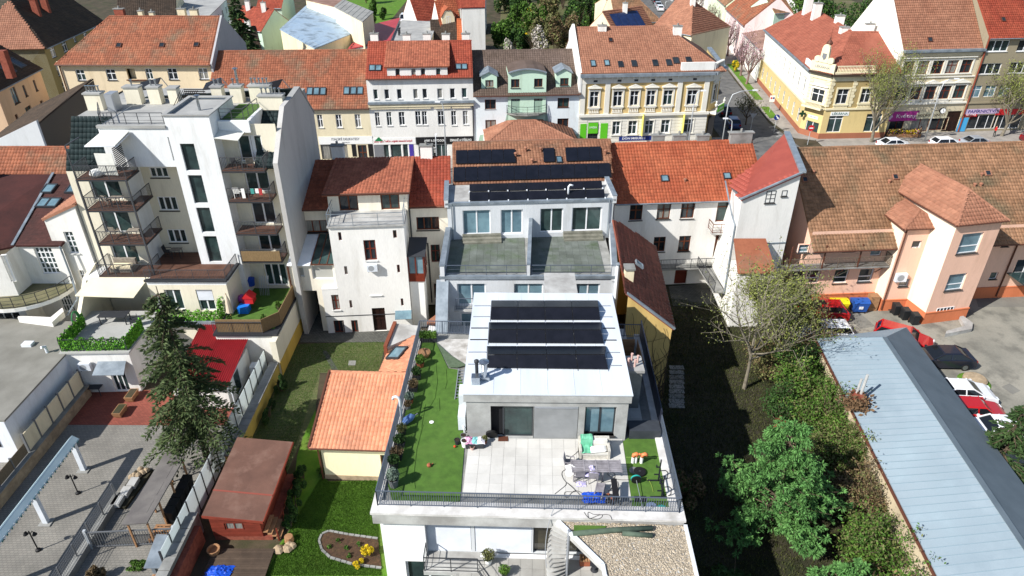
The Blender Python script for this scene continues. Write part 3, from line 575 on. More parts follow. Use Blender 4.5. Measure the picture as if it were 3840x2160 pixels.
def parapet(root,poly_a,poly_b,w,z0,za,zb_,m,cap):
 a=Vector(poly_a);b=Vector(poly_b);d=(b-a).normalized();s=Vector((-d.y,d.x))*w/2
 o=part('parapet',MB().hexa([(*(a-s),z0),(*(b-s),z0),(*(b+s),z0),(*(a+s),z0)],[(*(a-s),za),(*(b-s),zb_),(*(b+s),zb_),(*(a+s),za)]),m,root)
 s*=1.25;part('parapet_cap',MB().hexa([(*(a-s),za+.002),(*(b-s),zb_+.002),(*(b+s),zb_+.002),(*(a+s),za+.002)],[(*(a-s),za+.07),(*(b-s),zb_+.07),(*(b+s),zb_+.07),(*(a+s),za+.07)]),cap,o)
for u in(.12,cw.L-.12):parapet(ch,cw.xy(u,.1),(ub.xy(0,0)if u<1 else ub.xy(ub.L,0)),.32,TZ-.3,TZ+.95,TZ+1.1,GREYW,ZINC)
parapet(ch,cw.xy(cw.L/2+.02,.0),ub.xy(ub.L/2,0),.22,TZ,TZ+1.0,TZ+1.7,GREYW,ZINC)
railing(ch,[cw.at(.35,TZ,-.1),cw.at(cw.L/2-.1,TZ,-.1)],h=.95,mid=True,post=1.5,m=RAILC);railing(ch,[cw.at(cw.L/2+.15,TZ,-.1),cw.at(cw.L-.3,TZ,-.1)],h=.95,mid=True,post=1.5,m=RAILC)
zu=ub.px(Y3(700,462))[1];ops=[]
wins(ch,ub,Y3,[(243,525,435,686),(502,520,652,684)],ops,cols=2,fm=FW,gm=GLASSB,t=.09,inset=.16);wins(ch,ub,Y3,[(772,512,922,672),(990,505,1182,662)],ops,cols=2,fm=FW,gm=GLASSG,t=.09,inset=.16)
facade(ch,ub,TZ-.2,zu,ops,GREYW,name='upper_wall')
for u,z in((.0,0),(ub.L,0)):part('side_wall',MB().q(ub.at(u,0),ub.at(u,0,-9.5),ub.at(u,zu,-9.5),ub.at(u,zu)),GREYW,ch)
STONE=mat('step_stone',S(132,130,118),S(104,104,92),sc1=2,rough=.95,bump=.4,bsc=12,isl=.1)
for bx in((245,690,505,745),(925,672,1185,730)):
 a=ub.px(Y3(bx[0],bx[3]))[0];b=ub.px(Y3(bx[2],bx[3]))[0]
 for k in range(3):part('step',slab(MB(),ub,a,b,.0,.9-.3*k,TZ+.17*k+.001,TZ+.17*(k+1)),STONE,ch)
part('upper_flashing',MB().hexa([ub.at(-.15,zu-.12,.1),ub.at(ub.L+.15,zu-.12,.1),ub.at(ub.L+.15,zu-.12,-.2),ub.at(-.15,zu-.12,-.2)],[ub.at(-.15,zu+.05,.1),ub.at(ub.L+.15,zu+.05,.1),ub.at(ub.L+.15,zu+.05,-.2),ub.at(-.15,zu+.05,-.2)]),ZINC,ch)
part('flat_roof',MB().hexa([ub.at(-.1,zu-.2,-.2),ub.at(ub.L+.1,zu-.2,-.2),ub.at(ub.L+.1,zu-.2,-4),ub.at(-.1,zu-.2,-4)],[ub.at(-.1,zu-.02,-.2),ub.at(ub.L+.1,zu-.02,-.2),ub.at(ub.L+.1,zu-.02,-4),ub.at(-.1,zu-.02,-4)]),CONCL,ch)
for u in(-.05,ub.L+.05):parapet(ch,ub.xy(u,.1),ub.xy(u,-3.6),.3,zu-.3,zu+.3,zu+.4,GREYW,ZINC)
e0=Vector((*G(Y3(178,352),zu),zu));e1=Vector((*G(Y3(1262,322),zu),zu));u0=ub.n*-1;dr=5.4
eW=Wall(e0.xy,e1.xy);rz=eW.px(Y3(700,55),-dr)[1];r0=eW.at(eW.px(Y3(180,65),-dr)[0],rz,-dr);r1=eW.at(eW.px(Y3(1245,45),-dr)[0],rz,-dr);cpts=[e0,e1,r1,r0]
T_PINKBR=tilem('tile_pinkbrown',S(176,112,84),S(156,94,70),S(132,96,78),isl=.2)
rp=tiled(ch,cpts,T_PINKBR,.26,.33);ridge(rp,r0,r1,T_PINKBR);part('back_roof',MB().ext([r0,r1,eW.at(eW.L,zu,-dr*2),eW.at(0,zu,-dr*2)],(0,0,-.1)),T_PINKBR,ch)
part('back_wall',MB().q(eW.at(eW.L,0,-dr*2+.2),eW.at(0,0,-dr*2+.2),eW.at(0,zu,-dr*2+.2),eW.at(eW.L,zu,-dr*2+.2)),GREYW,ch)
for u in(.05,eW.L-.05):part('side_wall',MB().q(eW.at(u,0,0),eW.at(u,0,-dr*2),eW.at(u,zu,-dr*2),eW.at(u,rz-.15,-dr),eW.at(u,zu-.05,0)),GREYW,ch)
nC=(Vector(e1)-e0).cross(Vector(r0)-e0).normalized();nC=nC if nC.z>0 else-nC
def onroof(p,Zf,off,P0,n):return on_plane(Zf(*p),P0+n*off,n)
arrs=[('solar_array','long lower row of thirteen black solar panels on the tiled roof',((180,328),(1253,298),(1243,203),(182,232)),13),('solar_array','upper left row of five black solar panels on the tiled roof',((198,208),(606,200),(600,108),(198,117)),5),('solar_array','single black solar panel beside the roof window on the tiled roof',((795,197),(872,193),(866,100),(788,103)),1),('solar_array','upper right row of three black solar panels on the tiled roof',((948,191),(1192,184),(1182,91),(940,98)),3)]
for nm,lb,c4,n in arrs:
 q=[onroof(p,Y3,.16,e0,nC)for p in c4];a=thing(nm,lb,'solar array',q[0],'solar arrays on the tiled roof');pv(a,q,n)
 part('mount_rail',MB().bar(q[0].lerp(q[3],.25)-nC*.05,q[1].lerp(q[2],.25)-nC*.05,.04,.05).bar(q[0].lerp(q[3],.75)-nC*.05,q[1].lerp(q[2],.75)-nC*.05,.04,.05),ALU,a)
for lb,c4 in(('front row of seven black panels on the flat roof strip',((290,460),(1212,437),(1205,380),(290,402))),('back row of seven black panels on the flat roof strip',((290,395),(1195,372),(1188,322),(290,346)))):
 z=zu+.05;h=.42;q=[Vector((*G(Y3(*c4[0]),z),z)),Vector((*G(Y3(*c4[1]),z),z)),Vector((*G(Y3(*c4[2]),z+h),z+h)),Vector((*G(Y3(*c4[3]),z+h),z+h))]
 a=thing('solar_array',lb,'solar array',q[0],'solar arrays on the flat strip');pv(a,q,7)
 part('wind_plate',MB().ext([q[3],q[2],Vector((q[2].x,q[2].y+.15,z-.05)),Vector((q[3].x,q[3].y+.15,z-.05))],(0,.02,0)),ALU,a)
 for t in np.linspace(0,1,8):p=q[0].lerp(q[1],t);part('bracket',MB().box(p.x-.05,p.y-.15,z-.06,p.x+.05,p.y+.02,z+.06),WHM,a)
sky_px(ch,Y3,(880,165,918,208),cpts)
for k,p in enumerate(((672,128),(775,130),(716,208),(1213,148),(605,165))):
 b=onroof(p,Y3,0,e0,nC);o=part('tile_vent',MB().tube([b,b+Vector((0,0,.35))],.09,8),T_SALMON,ch);part('vent_cowl',MB().lathe([(.15,.33),(.17,.42),(.06,.5)],8,b),T_SALMON,o)
for a,b in(((610,120),(665,118)),((605,180),(790,182)),((870,115),(940,112))):
 A=onroof(a,Y3,.06,e0,nC);B=onroof(b,Y3,.06,e0,nC);part('cable',MB().tube([A,(A+B)/2-nC*.02+Vector((0,-.15,-.1)),B],.02,5),DKM,ch)
pg=ub.at(ub.px(Y3(968,450))[0],zu,-.6);part('gooseneck_vent',MB().tube([pg,pg+Vector((0,0,.9)),pg+Vector((.1,0,1.05)),pg+Vector((.35,0,1.0))],.08,8),WHM,ch,smooth=True)
pipe(ch,[cw.at(cw.L+.12,zc+.9,.12),cw.at(cw.L+.1,2,.12)],WHM,.16,'vent_pipe');part('pipe_cap',MB().lathe([(.2,0),(.2,.1),(.02,.16)],12,cw.at(cw.L+.12,zc+.9,.12)),ZINC,ch)
pipe(ch,[ub.at(.35,zu,.1),ub.at(.35,TZ,.1)]);pipe(ch,[ub.at(ub.L-.35,zu,.1),ub.at(ub.L-.35,TZ,.1)])
b0=G(Y3(800,1100),9.0);ha=thing('stair_head','grey concrete shaft head behind the white penthouse roof','shaft',(2.8,39.8,0));x0=OY(Y3(808,1100),40)[0];x1=OY(Y3(1012,1100),40)[0];zh=OY(Y3(900,1060),40)[1]
part('shaft',MB().box(x0+.05,39.4,0,x1-.05,41.8,zh),CONC,ha);part('lid',MB().box(x0-.05,39.2,zh,x1+.05,42.0,zh+.14),CONCL,ha)
part('link_wall',MB().box(-6.3,38.5,0,-1.0,43.9,3.4),GREYW,ch)
railing(ch,[cw.at(OY(Y3(205,1180),44)[0]-xl,cw.px(Y3(205,1172))[1],.5),cw.at(OY(Y3(345,1180),44)[0]-xl+1.2,cw.px(Y3(205,1172))[1],.5)],h=.95,m=RAILC,name='balcony_railing')
part('balcony_slab',slab(MB(),cw,OY(Y3(200,1180),44)[0]-xl-.1,OY(Y3(405,1180),44)[0]-xl+.1,0,.6,cw.px(Y3(205,1172))[1]-.15,cw.px(Y3(205,1172))[1]),CONCL,ch)
parapet(ch,(xl+.1,40.0),(xl+.1,44),.7,0,3.2,7.3,GREYW,ZINC)
# white house with the tall rear block and dark red roof
wx=lambda p,Y,Zf:OY(Zf(*p),Y)[0]
mw=Wall((wx((300,500),51.6,Y2),51.6),(wx((1412,472),52.4,Y2),52.4));ze=mw.px(Y2(450,497))[1]
wh=thing('white_house','white four-storey rear block with a small roof balcony under a dark red tiled roof','house',(-11,53,0));ops=[]
wins(wh,mw,Y2,[(435,592,598,672),(1195,570,1355,655)],ops,cols=3,fm=FBr,gm=GLASS,t=.08,sill=SILD);wins(wh,mw,Y2,[(1293,757,1362,875)],ops,cols=2,rows=(.62,),fm=FRed,gm=GLASS)
dd=mw.rect(Y2,(1315,1020,1370,1120));ops.append(dd);window(wh,mw,dd,cols=2,rows=(.7,),fm=FBr,gm=GLASSG)
facade(wh,mw,0,ze,ops,WARMW)
zrg=HV(Y2(700,183)[1],57.2);rp,wpts=gabled(wh,mw,10.4,ze,zrg,T_DARKRED,WARMW,ro=5.2,ov=.4,under=T_DARKRED,gutm=BRM)
bW=Wall(mw.xy(mw.px(Y2(1150,480))[0],0),mw.xy(mw.L+.1,0));s_=(zrg-ze)/5.2
tiled(wh,[bW.at(0,ze-s_*.4+.1,.4),bW.at(bW.L,ze-s_*.4+.1,.4),bW.at(bW.L,zrg+.1,-5.2),bW.at(0,zrg+.1,-5.2)],T_RED,.28,.36,name='bright_roof',thick=.05)
A_=G(Y2(592,1358));B_=G(Y2(1160,1310));an=Wall(A_,(G(Y2(1175,1305))[0]+.1,A_[1]+.55));zb_=an.px(Y2(850,632))[1]
L_=an.px(Y2(598,632))[0];Rr=an.px(Y2(1112,632))[0];zlo=4.2
ops=[]
wins(wh,an,Y2,[(835,726,932,862),(868,962,962,1098)],ops,cols=2,rows=(.55,),fm=FRed,gm=GLASS,t=.09,sill=SILW);wins(wh,an,Y2,[(617,1098,682,1200)],ops,cols=2,rows=(.6,),fm=FRed,gm=GLASS,sill=SILW)
wins(wh,an,Y2,[(663,672,693,728),(1036,658,1066,712),(705,903,733,958),(1064,893,1088,946),(740,1134,765,1186),(1090,1122,1112,1172)],ops,cols=1,fm=FRed,gm=GLASS,t=.05)
wins(wh,an,Y2,[(632,1272,715,1352),(752,1270,808,1350)],ops,cols=2,fm=FRed,gm=GLASS,t=.06)
DOOR=mat('dark_door',S(48,26,20),S(36,20,16),sc1=4,rough=.5)
dr_=an.rect(Y2,(893,1188,998,1340));ops.append(dr_);window(wh,an,dr_,cols=2,rows=(.5,),fm=DOOR,gm=DOOR,t=.1,name='door')
zann=zb_
facade(wh,an,0,zlo,[o for o in ops if o[3]<zlo],WHITE,name='annex_wall',u0=.12,u1=Rr);facade(wh,an,zlo,zann,[o for o in ops if o[1]>zlo],WHITE,name='annex_wall',u0=L_,u1=Rr);part('annex_ledge',slab(MB(),an,.12,L_,-.4,.02,zlo,zlo+.08),WHITE,wh)
for u in(L_,Rr):
 o=(Rr-L_);mb=MB();mb.q(an.at(u,0),an.at(u,0,-5.5),an.at(u,zann,-5.5),an.at(u,zann));part('annex_side',mb,WHITE,wh)
part('roof_balcony',slab(MB(),an,L_-.1,Rr+.1,-3.6,.15,zann,zann+.12),CONCL,wh)
railing(wh,[an.at(L_,zann+.12,-3.2),an.at(L_,zann+.12,.1),an.at(Rr,zann+.12,.1),an.at(Rr,zann+.12,-3.2)],h=1.0,mid=True,post=1.7,m=ZINC,name='balcony_railing')
dy=G(Y2(740,530),zann+.12)[1];dm=Wall((wx((608,530),dy,Y2),dy-.05),(wx((1140,520),dy+.4,Y2),dy+.35));ops=[]
zdm=dm.px(Y2(850,390))[1]
for bx in((662,403,808,525),(948,398,1088,522)):
 r=dm.rect(Y2,bx);r=(r[0],zann+.15,r[2],r[3]);ops.append(r);window(wh,dm,r,cols=2,fm=FBr,gm=GLASS,t=.09,name='balcony_door')
facade(wh,dm,zann,zdm,ops,WARMW,name='dormer_wall')
de=[dm.at(-.3,zdm-.05,.5),dm.at(dm.L+.3,zdm-.05,.5)];zd2=zrg+.14;dR=[dm.at(dm.L+.3,zd2,-(57.2-dy)),dm.at(-.3,zd2,-(57.2-dy))]
T_MROOF=tilem('tile_engobe',S(176,92,66),S(158,78,56),isl=.22,br=.85)
tiled(wh,[de[0],de[1],dR[0],dR[1]],T_MROOF,.26,.33,name='dormer_roof');gutter(wh,de[0],de[1],BRM)
for u in(0,dm.L):part('dormer_cheek',MB().q(dm.at(u,zann),dm.at(u,zdm-.05),dm.at(u,zd2-.2,-(57.2-dy)+.3),dm.at(u,zann,-4)),WARMW,wh)
gx0=wx((320,890),48.6,Y2);lw_=Wall((wx((325,900),48.2,Y2),48.2),(an.A.x+L_+.05,48.2));zl=lw_.px(Y2(400,895))[1];ops=[]
gt=lw_.rect(Y2,(415,1068,560,1300));gt=(gt[0],0.,gt[2],gt[3]);ops.append(gt)
for bx in((385,912,440,975),(480,900,640,990)):
 r=lw_.rect(Y2,bx);r=(r[0],r[1],min(r[2],lw_.L-.02),r[3]);ops.append(r);window(wh,lw_,r,cols=1,fm=FW,gm=mat('blind_grey',S(176,176,168),rough=.7),t=.06)
facade(wh,lw_,0,zl,ops,WARMW,name='gateway_wall',dep=.4)
part('gateway_side',MB().q(lw_.at(gt[2],0,-.4),lw_.at(gt[2],0,-5),lw_.at(gt[2],gt[3],-5),lw_.at(gt[2],gt[3],-.4)).q(lw_.at(gt[0],0,-5),lw_.at(gt[0],0,-.4),lw_.at(gt[0],gt[3],-.4),lw_.at(gt[0],gt[3],-5)).q(lw_.at(gt[0],gt[3],-.4),lw_.at(gt[2],gt[3],-.4),lw_.at(gt[2],gt[3],-5),lw_.at(gt[0],gt[3],-5)),WARMW,wh)
part('gate_door',slab(MB(),lw_,gt[0],gt[2],-3.2,-3.05,0,gt[3]),DOOR,wh)
lt_=[lw_.at(0,zl+.05,.25),lw_.at(lw_.L*.48,zl+.05,.25),lw_.at(lw_.L*.48,zl+1.0,-3.3),lw_.at(0,zl+1.0,-3.3)];part('sheet_roof',MB().ext(lt_,(0,0,.06)),WHM,wh)
gl=[lw_.at(lw_.L*.5,zl+.1,.2),lw_.at(lw_.L,zl+.1,.2),lw_.at(lw_.L,zl+1.05,-3.3),lw_.at(lw_.L*.5,zl+1.05,-3.3)];g_=part('glass_roof',MB().ext(gl,(0,0,.04)),GLASSG,wh)
for t in(0,.33,.66,1):part('glazing_bar',MB().bar(gl[0].lerp(gl[1],t)+Vector((0,0,.06)),gl[3].lerp(gl[2],t)+Vector((0,0,.06)),.06,.06),BRM,g_)
part('glazing_bar',MB().bar(gl[0]+Vector((0,0,.06)),gl[1]+Vector((0,0,.06)),.08,.08),BRM,g_)
pipe(wh,[lw_.at(.0,zl,.1),lw_.at(.0,.2,.1)],BRM,.07);pipe(wh,[mw.at(.15,ze,.1),mw.at(.15,zl+1,.1)],BRM,.06)
by=an.A.y+.9;x0=an.xy(Rr)[0];bay=MB();zz0=an.px(Y2(1160,1022))[1];zz1=an.px(Y2(1160,850))[1];bx1=x0+1.25
part('bay',MB().box(x0+.002,by,zz0,bx1,by+1.6,zz0+.75),FRed,wh);gb=part('bay_glass',MB().box(x0+.02,by+.03,zz0+.75,bx1-.03,by+1.57,zz1),GLASSB,wh)
for p in((x0+.05,by),(x0+.62,by),(bx1,by),(bx1,by+.8),(bx1,by+1.6)):part('bay_post',MB().bar((p[0],p[1],zz0+.7),(p[0],p[1],zz1+.02),.09),FRed,gb)
part('bay_roof',MB().ext([(x0,by-.2,zz1+.05),(bx1+.2,by-.2,zz1+.05),(bx1+.2,by+1.8,zz1+.75),(x0,by+1.8,zz1+.75)],(0,0,.06)),DKM,wh)
part('bay_base',MB().box(x0+.002,by+.1,0,bx1-.1,by+1.6,zz0),WHITE,wh)
pipe(wh,[mw.at(mw.px(Y2(1150,500))[0],ze,.1),mw.at(mw.px(Y2(1150,500))[0],ze-3.1,.1),mw.at(mw.px(Y2(1150,500))[0]+1.3,ze-3.6,.1),mw.at(mw.px(Y2(1150,500))[0]+1.3,.3,.1)],DKM,.06)
ac=an.at(an.px(Y2(900,905))[0],an.px(Y2(900,925))[1],0)
def acunit(name,label,p,ang,w=.8,h=.6,d=.3,group=None):
 t=thing(name,label,'air conditioner',p,group);W=Wall((p[0]-math.cos(ang)*w/2,p[1]-math.sin(ang)*w/2),(p[0]+math.cos(ang)*w/2,p[1]+math.sin(ang)*w/2));z=p[2]
 part('housing',slab(MB(),W,0,w,.08,.08+d,z,z+h),WHM,t);c=W.at(w*.42,z+h/2,.082+d);ring=[]
 fan=MB()
 k=14;fan.q(*[c+Vector((W.d.x,W.d.y,0))*math.cos(6.283*i/k)*h*.4+Vector((0,0,math.sin(6.283*i/k)*h*.4))for i in range(k)]);part('fan_grille',fan,mat('fan_grey',S(150,154,158),rough=.6),t)
 part('bracket',slab(MB(),W,.1,.14,0,.08+d,z-.06,z-.01),DKM,t);part('bracket',slab(MB(),W,w-.14,w-.1,0,.08+d,z-.06,z-.01),DKM,t);return t
acunit('air_conditioner','white air conditioner on the white house wall between two brown windows',ac,an.ang)
part('door_canopy',MB().ext([an.at(an.px(Y2(1060,1262))[0],an.px(Y2(1060,1230))[1],.8),an.at(an.px(Y2(1170,1262))[0],an.px(Y2(1060,1230))[1],.8),an.at(an.px(Y2(1170,1262))[0],an.px(Y2(1060,1225))[1]+.25,0),an.at(an.px(Y2(1060,1262))[0],an.px(Y2(1060,1225))[1]+.25,0)],(0,0,.04)),GLASSB,wh)
part('plinth_line',slab(MB(),an,.1,Rr+.02,.0,.03,1.62,1.68),DKM,wh)
st=thing('outside_stair','narrow metal stair with railings between the white house and the grey house','stair',(-5.6,49,0))
for k in range(12):part('step',MB().box(-6.3,48.0+k*.24,.2+k*.2,-5.3,48.22+k*.24,.25+k*.2),DKM,st)
part('landing',MB().box(-6.3,50.8,2.5,-5.0,52.0,2.6),DKM,st);railing(st,[(-5.3,48,.25),(-5.3,50.8,2.5)],h=.95,m=DKM);railing(st,[(-6.3,48,.25),(-6.3,50.8,2.5)],h=.95,m=DKM)
# orange roofed house with gable wing
A_=(G(Y4(370,1025)));ow=Wall((A_[0]-5.6,55.35),(A_[0]+7.4,56.35));oh=thing('orange_roof_house','white rear wall with access gallery under a bright orange tiled roof','house',(15.5,58,0));zo=ow.px(Y4(300,447))[1];ops=[]
wins(oh,ow,Y4,[(116,486,192,590),(303,480,382,582),(466,475,544,577),(278,705,346,803),(450,698,516,800)],ops,cols=2,rows=(.62,),fm=FBr,gm=GLASS,t=.08,sill=SILD)
for bx,c in(((712,470,776,600),1),((698,690,772,838),1)):
 r=ow.rect(Y4,bx);ops.append(r);window(oh,ow,r,cols=c,rows=(.75,),fm=FBr,gm=GLASSG if c==1 and bx[1]<500 else FBr,t=.1,name='door')
r=ow.rect(Y4,(425,912,490,1026));r=(r[0],0.02,r[2],r[3]);ops.append(r);window(oh,ow,r,cols=1,rows=(.6,),fm=FRed,gm=FRed,t=.1,name='door');r=ow.rect(Y4,(668,880,718,968));ops.append(r);window(oh,ow,r,cols=2,rows=(.6,),fm=FBr)
facade(oh,ow,0,zo,ops,WHITE);zro=HV(Y4(600,62)[1],ow.xy(6.5,-4.9)[1]);rp,opts=gabled(oh,ow,9.8,zo,zro,T_ORANGE,WHITE,ro=4.9,ov=.35,tw=.27,th=.34,ovr=.3)
for bx in((322,290,372,332),(745,274,794,314)):sky_px(oh,Y4,bx,opts)
def roofvent(root,Zf,p,pts,m=T_SALMON):
 P=[Vector(q)for q in pts];nn=(P[1]-P[0]).cross(P[2]-P[0]).normalized();b=on_plane(Zf(*p),P[0],nn);part('tile_vent',MB().lathe([(.1,0),(.1,.2),(.16,.22),(.14,.32),(.03,.36)],8,b),m,root)
roofvent(oh,Y4,(486,330),opts)
gz=ow.px(Y4(500,882))[1];gs=part('gallery_slab',slab(MB(),ow,ow.px(Y4(310,885))[0]-1.5,ow.px(Y4(700,880))[0],0,1.0,gz-.12,gz),CONC,oh)
railing(oh,[ow.at(ow.px(Y4(310,885))[0]-1.5,gz,.95),ow.at(ow.px(Y4(700,880))[0],gz,.95)],h=.95,sp=.13,m=DKM,name='gallery_railing')
bz=ow.px(Y4(700,640))[1];ub0=ow.px(Y4(640,640))[0];ub1=ow.px(Y4(815,640))[0];part('balcony_slab',slab(MB(),ow,ub0,ub1,0,1.15,bz-.15,bz),CONCL,oh);railing(oh,[ow.at(ub0+.05,bz,0),ow.at(ub0+.05,bz,1.1),ow.at(ub1-.05,bz,1.1)],h=.85,mid=True,post=.8,m=FBr,name='balcony_railing')
sh=ow.rect(Y4,(797,502,828,605));part('green_shutter',slab(MB(),ow,sh[0],sh[0]+.06,.05,.6,sh[1],sh[3]),mat('shutter_green',S(70,130,84),rough=.6),oh)
wA=G(Y4(800,1195));wv=Wall((18.9,50.6),(25.6,51.4))
cA=Vector((*G(Y4(880,452),8.8),8.8))
yw=51.0;XL=OY(Y4(875,447),yw)[0];XR=OY(Y4(1278,265),yw+.5)[0];zL=OY(Y4(875,447),yw)[1];zR=OY(Y4(1278,265),yw+.5)[1]
wv=Wall((XL,yw),(XR,yw+.5));wg=thing('gable_wing','tall white blank wing with a sloping red roof beside the orange roofed house','house wing',((XL+XR)/2,53,0));ops=[]
for bx,c in(((1043,390,1092,472),2),((1148,388,1176,426),1)):
 window(wg,wv,wv.rect(Y4,bx),cols=c,rows=(.35,.68)if c==2 else(),fm=FDk,gm=GLASS,t=.05,sill=SILD,inset=-.02)
part('front_wall',MB().q(wv.at(0,0),wv.at(wv.L,0),wv.at(wv.L,zR),wv.at(0,zL)),WHITE,wg)
zk=HV(Y4(0,75)[1],60.9);xk=OY(Y4(1105,75),60.9)[0];lb=OY(Y4(830,378),55.6)
part('side_wall',MB().q(wv.at(wv.L,0),(xk+1.2,60.9,0),(xk+1.2,60.9,zR),wv.at(wv.L,zR)),WHITE,wg);part('side_wall',MB().q((XL-.1,56.3,0),wv.at(0,0),wv.at(0,zL),(lb[0],56.3,lb[1])),WHITE,wg)
rpw=[Vector((XL-.15,yw-.15,zL+.02)),Vector((XR+.05,yw+.35,zR+.02)),Vector((xk+.6,60.9,zR+.02)),Vector((lb[0]-.3,56.0,lb[1]+.02))]
T_WING=mat('red_sheet_roof',S(158,78,64),S(146,70,58),sc1=.8,rough=.6,isl=.06,fine=.05);tiled(wg,rpw,T_WING,.42,.5,lift=.03,prof=.05)
part('parapet_cap',MB().bar((XR+.02,yw+.3,zR+.12),(xk+.75,60.9,zR+.12),.5,.18),ZINC,wg);part('eave_trim',MB().bar(rpw[0]+Vector((0,0,.06)),rpw[1]+Vector((0,0,.06)),.16,.12).bar(rpw[0]+Vector((0,0,.06)),rpw[3]+Vector((0,0,.06)),.16,.12),ZINC,wg)
pipe(wg,[(XL-.1,55.5,zL-.3),(XL-.1,52.5,zL-2.0),(XL-.12,51.2,zL-2.4),(XL-.12,50.85,2.0)],ZINC,.07)
zs=wv.px(Y4(1000,752))[1];part('string_course',slab(MB(),wv,0.3,wv.L,0,.06,zs,zs+.08),ZINC,wg)
pa=[OY(Y4(*q),50)for q in((845,765),(1072,890))];x0,x1=pa[0][0],pa[1][0]
part('pent_roof',MB().ext([(x0-.1,48.6,pa[1][1]-.1),(x1,48.6,pa[1][1]-.1),(x1-.5,50.95,pa[0][1]+.1),(x0-.1,50.95,pa[0][1]+.1)],(0,0,.1)),T_OLDOR,wg)
part('annex_wall',MB().box(x0,48.8,0,x1-.1,50.9,pa[1][1]-.12),WHITE,wg)
gs2=[(x0-.1,50.8,gz),(x0-.1,55.4,gz),(x0-1.4,55.4,gz),(x0-1.0,50.8,gz)];part('gallery_slab',MB().prism([(p[0],p[1])for p in gs2],gz-.12,gz),CONC,oh);railing(oh,[Vector(gs2[2]),Vector(gs2[3])],h=.95,m=DKM,name='gallery_railing')
for p in((600,70),(440,68),(300,70),(860,45)):
 y=ow.xy(6,-5.3)[1];x=OY(Y4(*p),y)[0];zt_=OY(Y4(p[0],14 if p[0]<800 else-4),y)[1];chimney(oh,x,y,zro-.9,zt_,w=1.1 if p[0]<800 else 2.0,d=.5,m=CONC,rot=ow.ang)
 # ivy-clad yellow lean-to with the red roof
lh=thing('ivy_lean_to','yellow ivy-clad outbuilding with a sloping red tile roof beside the grey house','outbuilding',(9.6,47,0))
LF,RF,RB,LB=Vector((7.6,39.4,9.0)),Vector((10.98,39.05,6.4)),Vector((11.8,51.2,6.4)),Vector((8.05,50.6,9.1))
T_LEAN=tilem('tile_leanto',S(150,72,54),S(130,60,46),isl=.2,br=.85);tiled(lh,[RF,RB,LB,LF],T_LEAN,.4,.45,prof=.06,lift=.04)
YELW=plaster('wall_yellow_old',S(206,176,112),.75);part('front_wall',MB().q((7.7,39.5,0),(10.85,39.2,0),(10.85,39.2,6.3),(7.7,39.5,8.9)),YELW,lh);part('side_wall',MB().q((10.85,39.2,0),(11.6,51,0),(11.6,51,6.3),(10.85,39.2,6.3)),YELW,lh);part('back_wall',MB().q((11.6,51,0),(8.1,50.5,0),(8.1,50.5,8.9),(11.6,51,6.3)),YELW,lh)
part('verge_trim',MB().bar(LF+Vector((0,-.03,.05)),RF+Vector((0,-.03,.05)),.16,.14),ZINC,lh);gutter(lh,RF,RB,DKM)
part('chimney',MB().box(7.75,41.5,8.4,8.35,42.1,9.6),CREAM,lh);part('chimney_cap',MB().box(7.68,41.4,9.6,8.42,42.2,9.72),CONC,lh)
a_=Vector((9.4,45.6,7.95));nl=(RB-RF).cross(LF-RF).normalized();nl=nl if nl.z>0 else-nl;vy=nl.cross((RB-RF).normalized());uy=(RB-RF).normalized();a_=RF+uy*5.9+vy*2.6+nl*.03
skylight(lh,[a_-uy*.3-vy*.35,a_+uy*.3-vy*.35,a_+uy*.3+vy*.35,a_-uy*.3+vy*.35],m=ZINC)
cr=MB();rs=random.Random(4)
for k in range(46):
 u=rs.uniform(.1,.98);p=Vector((7.7+u*3.15,39.48-u*.3,rs.uniform(0,.8)));pts=[p.copy()];a=rs.uniform(-.5,.5)
 for j in range(rs.randint(9,22)):
  a+=rs.uniform(-.45,.45);a*=.9;p=p+Vector((math.sin(a)*.34,0,math.cos(a)*.34));p.x=min(max(p.x,7.75),10.83);p.y=39.47-(p.x-7.7)/3.15*.3-.02
  if p.z>8.9-(p.x-7.7)*.83-.15:break
  pts.append(p.copy())
 if len(pts)>2:cr.tube(pts,[.03*(1-i/len(pts))+.008 for i in range(len(pts))],4,cap=False)
cp=thing('creeper','bare brown creeper climbing over the yellow outbuilding wall','creeper',(9.3,39.3,0));part('stems',cr,mat('bare_twig',S(92,76,58),S(72,60,46),sc1=4,rough=.95),cp)
# pink house with long weathered roof
pk=thing('pink_house','long pink house with weathered brown tile roof and a projecting stair tower','house',(36,54,0))
PINKW=plaster('wall_pink',S(232,190,166),.9);PINKLIT=plaster('wall_pink_sunlit',S(240,222,200),.92);ORW=plaster('plinth_orange',S(206,122,84),.85)  # paler pink has the sunlight on left-facing walls put into it
pw=Wall((25.2,52.2),(43.5,53.7));pw=Wall((24.9,52.0),(58.0,54.6));zp=pw.px(Y5(600,900))[1]
ops=[]
wins(pk,pw,Y5,[(287,758,352,810),(392,752,462,806),(594,748,660,800)],ops,cols=1,rows=(.5,),fm=FW,gm=GLASSB,t=.07,sill=SILD);wins(pk,pw,Y5,[(243,938,312,1018),(343,934,412,1018),(533,928,602,1016),(702,922,770,1008)],ops,cols=1,rows=(.4,),fm=FW,gm=GLASS,t=.08,sill=SILD)
r=pw.rect(Y5,(790,742,836,832));ops.append(r);window(pk,pw,r,cols=1,rows=(.4,),fm=FW,gm=GLASSB,t=.08,name='balcony_door')
wins(pk,pw,Y5,[(327,1104,380,1134),(460,1100,496,1128)],ops,cols=1,fm=FW,gm=GLASS,t=.05,sill=SILD)
wins(pk,pw,Y5,[(1602,724,1642,770),(1675,720,1704,768),(1590,945,1622,990)],ops,cols=1,fm=FW,gm=GLASS,t=.05,sill=SILD)
